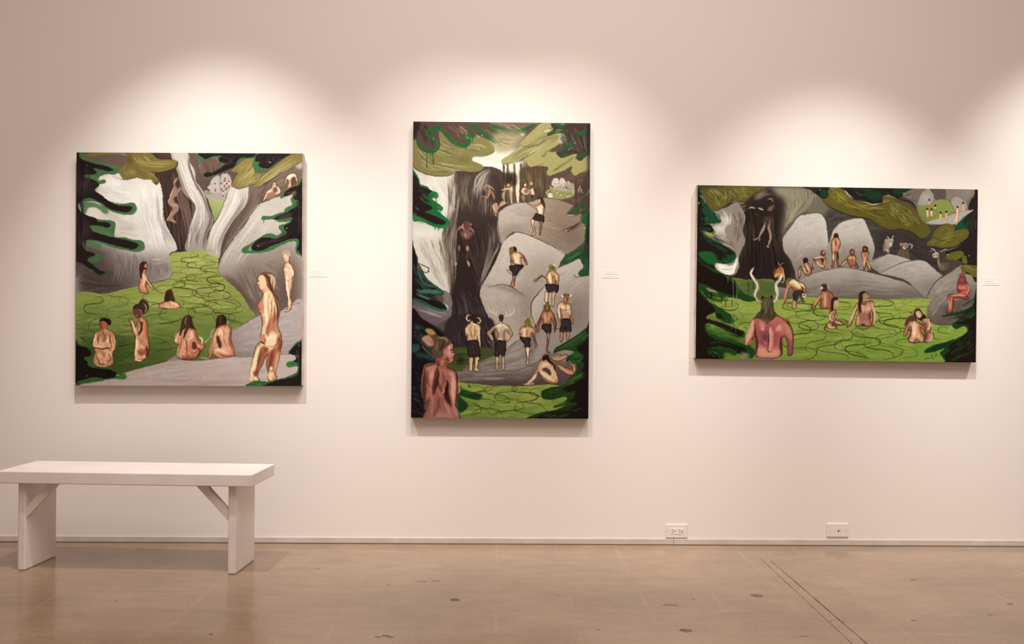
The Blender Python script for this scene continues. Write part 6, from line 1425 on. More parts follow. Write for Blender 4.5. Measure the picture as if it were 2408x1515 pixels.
S|2f5f34|9|0.95|0.8|0.6|0|0.6|0|752,32 831,58 924,88 984,84 1037,64 1083,44 1135,17
S|2f5f34|8|0.95|0.8|0.8|0|0.6|0|753,145 806,158 852,138 832,111 765,78
S|a5826f|3|0.6|0.35|0.35|0|0|0|752,12 851,18 950,31
S|efe6dc|0.9|0.9|0.35|0.35|0|0|0|851,25 924,58
S|e9dfd2|0.9|0.9|0.35|0.35|0|0|0|924,18 1017,71
F|f3ecdf|0.9|0.975|0|0|0|||1046,114 1040,124 1027,128 1014,124 1008,114 1014,104 1027,99 1040,103
S|28492b|2|0.95|0.8|0.8|0|0|0|824,164 824,228
S|28492b|2|0.95|0.8|0.8|0|0|0|959,97 959,131
S|28492b|2|0.95|0.8|0.8|0|0|0|985,97 987,137
S|28492b|2|0.95|0.8|0.8|0|0|0|1076,57 1074,130
F|a89a74|0.85|5.2|0|0|0|||752,118 884,78 1070,97 1044,150 1005,210 886,277 780,277
H|40|bdb08a 9d8f68 cabd9a 857750|2.4|0.5|0.2|0.6|0|753,132 852,211 952,210|818,91 951,131 1037,124
F|a49a66|1|0|1|0|0.3|||834,357 886,317 985,243 1005,197 1070,130 1149,50 1215,3 1413,-1 1441,129 1388,182 1349,222 1283,275 1389,275 1416,328 1534,288 1575,354 1614,327 1673,300 1674,433 1582,473 1523,500 1489,460 1496,414 1416,454 1337,481 1285,501 1255,474 1271,421 1165,409 1099,422 1059,369 1006,356 887,390 841,390
H|170|b0a676 9d9360 beb48a 857a50 8f8556 6f6440|2.8|0.6|0.15|0.6|0.3|887,343 1084,210 1281,63|953,390 1217,249 1401,129
C|
H|60|9a9060 847a4c aaa072 6d6440 8f8556 5a5236 b8ae84|2.6|0.5|0.2|0.6|0.3|1271,488 1383,421 1515,327|1297,448 1449,361 1534,301
S|54492c|1.8|0.8|0.5|0.5|0|0|0.2|834,390 887,390 1006,363 1052,329 1098,276
S|54492c|1.8|0.8|0.5|0.5|0|0|0.2|1005,210 1064,230 1150,216 1249,163 1361,129
S|54492c|1.8|0.8|0.5|0.5|0|0|0.2|1059,376 1099,419 1165,409 1231,388
S|54492c|1.8|0.8|0.5|0.5|0|0|0.2|1217,315 1256,275 1349,222 1388,189
S|54492c|1.8|0.8|0.5|0.5|0|0|0.2|1255,461 1285,501 1351,481 1430,447 1489,407
S|54492c|1.8|0.8|0.5|0.5|0|0|0.2|1489,447 1516,500 1582,473 1674,420
S|54492c|1.8|0.8|0.5|0.5|0|0|0.2|1215,83 1268,70 1314,36
S|54492c|1.8|0.8|0.5|0.5|0|0|0.2|1203,150 1255,129 1315,109
S|54492c|1.8|0.8|0.5|0.5|0|0|0.2|1204,302 1230,322 1257,289
F|8d8350|0.7|1.95|0|0|0|||1209,143 1255,123 1348,116 1381,129 1348,156 1256,163 1209,163
F|c9c3bb|0.9|1.95|0|0|0|||1388,109 1434,95 1447,149 1401,195 1375,182
S|5a4c40|1.4|0.8|0.35|0.35|0|0|0|1375,169 1434,115
F|cfc3ae|0.9|0.975|0|0|0|||1229,76 1281,60 1295,73 1242,90
F|4b3a35|1|0|0|0|0.5|||1321,-4 1678,-5 1680,327 1647,300 1575,354 1535,327 1534,288 1416,328 1376,321 1349,275 1415,222 1468,182 1447,129 1388,96 1315,109 1255,123 1314,63
H|120|2d2223 5d4a40 6d574b 3d4a33 2f4a30 7d6a5a|3|0.55|0.15|0.5|0.6|1348,63 1415,195 1548,294|1645,8 1646,128 1667,300
S|2f5a33|10|0.9|0.5|0.5|0|0.6|0|1341,16 1380,23 1420,16
S|2f5a33|11|0.9|0.5|0.5|0|0.6|0|1369,275 1448,228 1514,188
S|2f5a33|7|0.9|0.5|0.5|0|0.6|0|1402,315 1455,301
S|2f5a33|9|0.9|0.5|0.5|0|0.6|0|1535,327 1614,300 1660,260
S|2f5a33|10|0.9|0.5|0.5|0|0.6|0|1546,95 1599,101 1626,61
S|2f5a33|8|0.9|0.5|0.5|0|0.6|0|1268,103 1348,83 1400,49
S|e6dfd2|1|0.85|0.35|0.35|0|0|0|1335,89 1381,76
S|e6dfd2|1|0.85|0.35|0.35|0|0|0|1387,16 1427,12
S|e6dfd2|1|0.85|0.35|0.35|0|0|0|1455,261 1488,235
S|e6dfd2|1|0.85|0.35|0.35|0|0|0|1514,195 1534,181
S|e6dfd2|1|0.85|0.35|0.35|0|0|0|1348,63 1414,69
F|2d2427|0.9|3.25|0|0|0|||1638,-12 1678,-12 1684,963 1664,923 1648,526 1640,194
F|4a3f37|0.9|1.95|0|0|0|||1674,459 1615,513 1596,592 1610,692 1538,765 1459,844 1472,871 1538,871 1591,857 1618,923 1678,956
H|50|34462f 2b3527 55463c 6b5a4a 3d5a3a|3|0.6|0.2|0.6|0.5|1459,851 1551,778 1643,725|1518,871 1584,851 1670,791
S|2f5f34|6|0.8|0.35|0.35|0|0.5|0|1459,848 1525,831 1590,758
S|d9cfc0|1.4|0.9|0.35|0.35|0|0|0|1459,870 1525,871
F|33603a|0.9|1.3|0|0|0|||1585,877 1644,850 1677,857 1677,943 1598,943
S|7d8a66|3|0.8|0.35|0.35|0|0|0|1630,685 1669,632 1675,592
S|3a4a32|5|0.8|0.35|0.35|0|0|0|1550,692 1649,658
S|d9d2c4|1|0.8|0.35|0.35|0|0|0|1571,831 1591,798
F|2f5233|1|0|0|0|0.5|||1618,886 1684,886 1687,1474 1667,1441 1582,1448 1568,1408 1614,1355 1594,1316 1567,1276 1488,1316 1423,1333 1390,1323 1409,1290 1455,1244 1521,1204 1606,1157 1626,1111 1619,1052 1638,972 1598,933
H|50|3f6a42 27452a 1f3522 4d7a4a|3.4|0.6|0.2|0.6|0.6|1422,1303 1521,1244 1620,1184|1456,1330 1554,1270 1653,1223
H|70|2a3f2b 2b2326 3f5a3c 1f1a1c 4a6a46|3.6|0.6|0.1|0.4|0.6|1618,906 1632,1091 1614,1289 1608,1435|1677,906 1678,1091 1680,1289 1681,1441
F|2a2126|0.9|1.95|0|0|0|||1651,886 1684,886 1687,1474 1671,1448 1659,1223
F|8fb83c|0.9|0.65|0|0|0|||1631,989 1628,995 1622,998 1615,995 1612,989 1615,982 1622,980 1628,982
S|3a2a26|3|0.8|0.35|0.35|0|0|0|1598,933 1499,993 1453,1019
S|43322c|2|0.8|0.35|0.35|0|0|0|1420,1026 1460,1026 1532,993 1592,966
F|29401f|1|0|0|0|0.5|||1690,1839 1651,1918 1572,1984 1493,2037 1415,2084 1362,2117 1336,2156 1349,2169 1428,2143 1507,2149 1534,2169 1481,2195 1449,2248 1495,2248 1548,2274 1548,2353 1509,2379 1457,2432 1437,2465 1385,2484 1319,2491 1234,2524 1221,2557 1247,2603 1339,2609 1431,2583 1464,2602 1399,2642 1346,2668 1347,2688 1432,2668 1465,2655 1366,2701 1261,2721 1169,2748 1104,2800 1696,2798
F|241c1b|1|0|0|0|0.5|||1690,1879 1644,1971 1592,2050 1560,2129 1587,2221 1627,2273 1594,2339 1529,2418 1470,2478 1405,2524 1484,2543 1536,2523 1530,2589 1484,2628 1563,2641 1498,2694 1366,2714 1261,2741 1183,2800 1696,2798
H|60|35582f 2a4426 1f2f1d 466b3c|3.6|0.6|0.2|0.6|0.6|1349,2150 1461,2084 1657,1951|1494,2149 1592,2083 1684,1984
H|60|3a5a30 2b4425 4d6e3c 1e2a1a|3.4|0.6|0.2|0.6|0.6|1430,2465 1529,2392 1627,2313|1463,2484 1562,2431 1680,2378
H|50|1f4022 2d5a2c 27351f|3.6|0.6|0.2|0.6|0.6|1234,2551 1332,2524 1464,2504|1260,2596 1365,2583 1510,2563
H|50|2d4a26 1d2618 3a5a2d 191413|4|0.6|0.2|0.6|0.6|1203,2774 1366,2721 1563,2654|1367,2786 1498,2746 1682,2693
F|315a31|0.9|1.95|0|0|0|||1514,2169 1560,2155 1613,2195 1593,2247 1528,2261 1488,2241 1514,2208
S|1d2a1a|4|0.7|0.35|0.35|0|0|0|1508,2208 1547,2228 1593,2208
S|6d6a5a|2|0.5|0.35|0.35|0|0|0|1415,2103 1526,2057 1625,1984
S|171311|3|0.9|0.35|0.35|0|0|0|1346,2681 1405,2648 1484,2615
F|6d8a3a|0.7|2.6|0|0|0|||1313,2629 1431,2602 1458,2635 1366,2668
F|231a1c|0.9|3.25|0|0|0|||1691,2050 1652,2181 1614,2444 1597,2798 1696,2798
F|28653a|1|0|0|0|0.6|||-20,440 14,466 54,533 68,585 134,612 167,645 234,671 234,717 181,724 248,777 285,810 275,836 235,836 315,902 349,948 290,1001 184,982 85,936 -8,897
F|2d2122|1|0|0|0|0.5|||-20,447 7,486 47,546 61,592 114,625 174,651 154,678 75,691 76,731 129,771 182,803 169,830 117,850 196,883 302,935 289,968 197,956 84,903 -15,851
H|60|1f1718 43302f 3b2f30 251b1c|4|0.5|0.15|0.5|0.6|1,500 48,599 167,651|2,665 82,731 169,817
F|3f7549|0.9|1.95|0|0|0|||-2,857 64,903 137,943 78,949 -8,910
S|2f8a45|5|0.8|0.35|0.35|0|0|0|174,671 221,684 227,704 181,711
S|2f8a45|5|0.8|0.35|0.35|0|0|0|228,803 275,816
S|2c6a3a|2|0.95|0.8|0.8|0|0|0|181,717 178,764
S|2c6a3a|2|0.95|0.8|0.8|0|0|0|221,711 223,764
S|2c6a3a|2|0.95|0.8|0.8|0|0|0|171,717 168,737
S|2c6a3a|2|0.95|0.8|0.8|0|0|0|249,836 257,889
S|2c6a3a|2|0.95|0.8|0.8|0|0|0|262,836 261,876
S|e0d8cc|1|0.8|0.35|0.35|0|0|0|24,804 64,837
S|f2ece2|1|0.8|0.35|0.35|0|0|0|68,592 88,612
S|2f8a45|5|0.7|0.35|0.35|0|0.5|0|184,985 250,998 316,978 342,938
S|2c6a3a|2|0.95|0.8|0.8|0|0|0|211,998 212,1018
S|2c6a3a|2|0.95|0.8|0.8|0|0|0|245,998 245,1024
S|2c6a3a|2|0.95|0.8|0.8|0|0|0|310,998 311,1037
F|35493f|1|0|0|0|0.5|||-13,1032 8,1151 35,1243 55,1296 49,1375 103,1414 143,1480 229,1546 296,1598 283,1631 204,1632 124,1599 177,1638 270,1691 330,1750 317,1783 245,1776 126,1731 27,1698 1,1757 34,1823 108,1889 148,1954 129,2086 -9,2086 -19,1164
F|241c20|1|0|0|0|0.5|||-13,1098 8,1184 35,1270 49,1335 43,1388 77,1448 143,1513 223,1566 203,1579 124,1566 45,1579 59,1619 144,1632 244,1684 317,1743 297,1763 211,1743 112,1691 13,1665 1,1751 28,1817 94,1889 128,1954 116,2086 -9,2086
H|90|2f4a3e 1f191b 46655a 3a4f48 17130f|3.6|0.55|0.15|0.5|0.6|3,1296 57,1428 190,1553|11,1494 91,1592 297,1750
S|2a1f1e|2.4|0.9|0.35|0.35|0|0|0|56,1329 102,1355 148,1375 155,1408 129,1421 83,1401
S|466b5a|6|0.7|0.35|0.35|0|0.4|0|50,1401 90,1494 143,1540 229,1559
S|4a7563|9|0.8|0.35|0.35|0|0.5|0|65,1599 144,1599 276,1605
S|56836f|6|0.7|0.35|0.35|0|0.4|0|46,1626 125,1658 178,1671
S|3f6a52|7|0.8|0.35|0.35|0|0.4|0|0,1685 126,1737 258,1776 317,1769
F|22191f|1|0|0|0|0.4|||-15,1820 101,1859 193,1911 273,1944 313,2003 247,2023 194,1977 214,2029 148,1951 95,1990 97,2122 210,2226 223,2266 125,2292 94,2450 122,2679 143,2804 -4,2804
H|80|1f3330 2f4a42 17120f 3a2d33 26403a|4.5|0.6|0.15|0.5|0.5|9,1892 95,1925 273,2009|-3,2024 96,2089 217,2253
H|60|1b2a2a 2d4540 2c2129 150f12|4.5|0.6|0.15|0.5|0.5|7,2319 80,2385 101,2516|4,2713 90,2745 137,2791
F|2f4f48|0.9|1.95|0|0|0|||5,2109 64,2096 77,2142 38,2175 5,2168
F|2d4a40|0.8|1.95|0|0|0|||51,2175 183,2200 210,2253 118,2227 52,2214
S|3a5a48|6|0.7|0.35|0.35|0|0|0|213,1924 273,1957 300,1996
S|33404a|3|0.6|0.35|0.35|0|0|0|4,2719 103,2758 156,2797
F|1f3d22|0.97|1.3|0|0|0|||436,2488 515,2527 621,2553 670,2572 634,2618 529,2599 450,2580 496,2619 536,2671 497,2724 445,2731 431,2613
H|30|16301a 2a5a2c 1b2a18|3|0.6|0.2|0.6|0.4|449,2521 529,2553 654,2573|450,2567 529,2586 634,2605
S|4f8a2c|5|0.7|0.35|0.35|0.6|0|0|462,2508 515,2521
F|d3a692|0|0|0|0|0|||436,2501 463,2521 456,2573 433,2567
F|a4685b|1|0|1|0|0|||223,2279 229,2226 223,2194 183,2174 196,2135 221,2056 287,2029 353,2042 379,2075 390,2114 393,2153 410,2186 394,2206 394,2232 381,2259 355,2275 329,2272 329,2305 408,2344 428,2383 436,2468 456,2521 437,2564 427,2580 425,2678 458,2776 465,2803 130,2804 149,2699 168,2620 135,2660 122,2647 98,2516 100,2417 125,2319 171,2292
T|8|4|1.1|0.32|44
S|622f26|9|0.55|0.8|0.8|2.05|0|0|223,2279 229,2226 223,2194 183,2174 196,2135 221,2056 287,2029 353,2042 379,2075 390,2114 393,2153 410,2186 394,2206 394,2232 381,2259 355,2275 329,2272 329,2305 408,2344 428,2383 436,2468 456,2521 437,2564 427,2580 425,2678 458,2776 465,2803 130,2804 149,2699 168,2620 135,2660 122,2647 98,2516 100,2417 125,2319 171,2292 223,2279
C|
S|2f1816|1.9|0.85|0.8|0.8|0|0|0|223,2279 229,2226 223,2194 183,2174 196,2135 221,2056 287,2029 353,2042 379,2075 390,2114 393,2153 410,2186 394,2206 394,2232 381,2259 355,2275 329,2272 329,2305 408,2344 428,2383 436,2468 456,2521 437,2564 427,2580 425,2678 458,2776 465,2803 130,2804 149,2699 168,2620 135,2660 122,2647 98,2516 100,2417 125,2319 171,2292 223,2279
F|5d4538|1|0|0|0|0|||141,1970 181,1951 220,1977 247,2016 326,2032 379,2075 334,2114 308,2147 302,2200 249,2233 223,2200 183,2167 209,2115 176,2108 149,2122 103,2076 99,2036 148,2010
S|33211d|3|0.6|0.35|0.35|0|0|0|128,1977 109,2030 129,2076
F|b58578|0.95|1.3|0|0|0|||96,2043 129,2016 168,2016 195,2056 208,2102 169,2115 123,2082
F|b08a52|0.9|1.3|0|0|0|||128,1964 154,1947 194,1964 221,1996 181,2010 148,1990
S|a08862|5|0.7|0.35|0.35|0.6|0|0|247,2029 313,2042 340,2075
S|7d6a55|6|0.6|0.35|0.35|0.72|0|0|248,2075 235,2134 262,2174
S|3a2722|6|0.7|0.35|0.35|0.6|0|0|300,2055 288,2121 249,2167
S|8d655a|3|0.8|0.35|0.35|0|0|0|149,2043 189,2082 196,2121
F|b98070|1|0|0|0|0|||334,2134 366,2088 386,2107 392,2153 408,2186 394,2206 388,2252 355,2272 328,2246 315,2187
F|b07a68|1|0|0|0|0|||295,2154 314,2144 328,2167 321,2200 298,2200
S|5d3330|1.6|0.8|0.35|0.35|0|0|0|298,2154 295,2187 315,2200
S|3a1d1c|3|0.9|0.35|0.35|0|0|0|367,2147 393,2147
S|3f2220|1.8|0.9|0.35|0.35|0|0|0|386,2107 393,2153 409,2186 395,2206 397,2226 388,2255 361,2273
S|6a2f2f|2|0.8|0.35|0.35|0|0|0|364,2226 394,2226
S|dfae98|6|0.7|0.35|0.35|0.6|0|0|353,2108 354,2140
S|7a4740|6|0.7|0.35|0.35|0.84|0|0|321,2206 355,2252
S|cc9684|6|0.7|0.35|0.35|0.72|0|0|341,2167 361,2206
F|8d5547|0.9|2.6|0|0|0|||236,2226 328,2233 329,2305 290,2331 237,2292
S|c08a76|7|0.7|0.35|0.35|0.9|0|0|289,2239 289,2292
F|bd8676|0.85|4.55|0|0|0|||151,2319 237,2305 251,2358 225,2450 186,2502 153,2450
F|b57e70|0.85|4.55|0|0|0|||290,2371 369,2344 396,2396 370,2449 330,2462 292,2554 278,2489
F|a05c52|0.8|3.25|0|0|0|||310,2384 362,2370 369,2410 337,2449 304,2436
S|4a2826|7|0.8|0.35|0.35|0.9|0|0|243,2312 224,2384 212,2489 200,2581
S|6a3b36|8|0.8|0.35|0.35|1.2|0|0|251,2358 245,2449 278,2515 305,2567
S|43221f|8|0.9|0.35|0.35|0.9|0|0|330,2436 344,2488 325,2548 332,2613 372,2685
S|cda08f|5|0.8|0.35|0.35|0.48|0|0|318,2502 305,2541 292,2554
S|d09c8a|12|0.85|0.35|0.35|1.2|0|0|389,2370 396,2469 391,2567 398,2665
S|9c6054|8|0.7|0.35|0.35|1.2|0|0|357,2449 358,2567 385,2672 426,2790
S|3f2522|9|0.8|0.35|0.35|1.2|0|0|125,2332 107,2424 114,2529 135,2640
F|8f5a50|0.8|5.2|0|0|0|||168,2620 213,2555 266,2594 333,2698 360,2803 156,2804
F|b07d78|0.8|3.9|0|0|0|||241,2731 346,2738 373,2803 229,2803
S|b98a7c|5|0.6|0.35|0.35|1.2|0|0|180,2522 201,2633 189,2777
S|d3a692|3|0.9|0.35|0.35|0|0|0|436,2468 456,2521 438,2564
S|3a1f1c|2.4|0.9|0.35|0.35|0|0|0|422,2370 430,2468 427,2580
S|a88478|4|0.7|0.35|0.35|0.6|0|0|332,2580 359,2672 373,2737
S|c79c8e|4|0.6|0.35|0.35|0.6|0|0|227,2659 241,2712 228,2738
S|b98676|10|0.8|0.35|0.35|0.9|0|0|398,2672 439,2776
S|caa898|1.6|0.7|0.35|0.35|0|0|0|125,2292 103,2417 98,2516 110,2601
S|6d332c|8|0.6|0.35|0.35|1.5|0|0|152,2345 146,2424 166,2489
S|3a1b1a|7|0.75|0.35|0.35|0.9|0|0|244,2318 251,2384 232,2489 213,2568
S|7d443c|8|0.7|0.35|0.35|1.2|0|0|290,2357 304,2423 291,2502
S|2f1615|9|0.8|0.35|0.35|1.2|0|0|343,2449 331,2515 345,2593 372,2678
S|d6a08e|8|0.7|0.35|0.35|1.2|0|0|198,2358 192,2423
S|cf9a86|7|0.7|0.35|0.35|0.9|0|0|356,2364 389,2383
S|dba994|7|0.7|0.35|0.35|1.2|0|0|396,2423 393,2515 398,2613
S|54292a|8|0.7|0.35|0.35|1.2|0|0|132,2358 127,2450 134,2568
S|6d3d38|9|0.6|0.35|0.35|1.5|0|0|266,2594 247,2686 215,2777
S|c08a7c|6|0.6|0.35|0.35|0.9|0|0|306,2633 346,2711 373,2790
S|5d2c28|5|0.8|0.35|0.35|0.6|0|0|328,2226 355,2259
S|e0b29c|4|0.7|0.35|0.35|0.48|0|0|354,2160 367,2186
S|6d322c|3|0.8|0.35|0.35|0|0|0|367,2167 397,2173
S|4f2925|6|0.7|0.35|0.35|0.9|0|0|243,2253 257,2305
''', (0.776, 0.869, 0.922), (dark_edge, dark_edge, dark_edge, dark_edge))
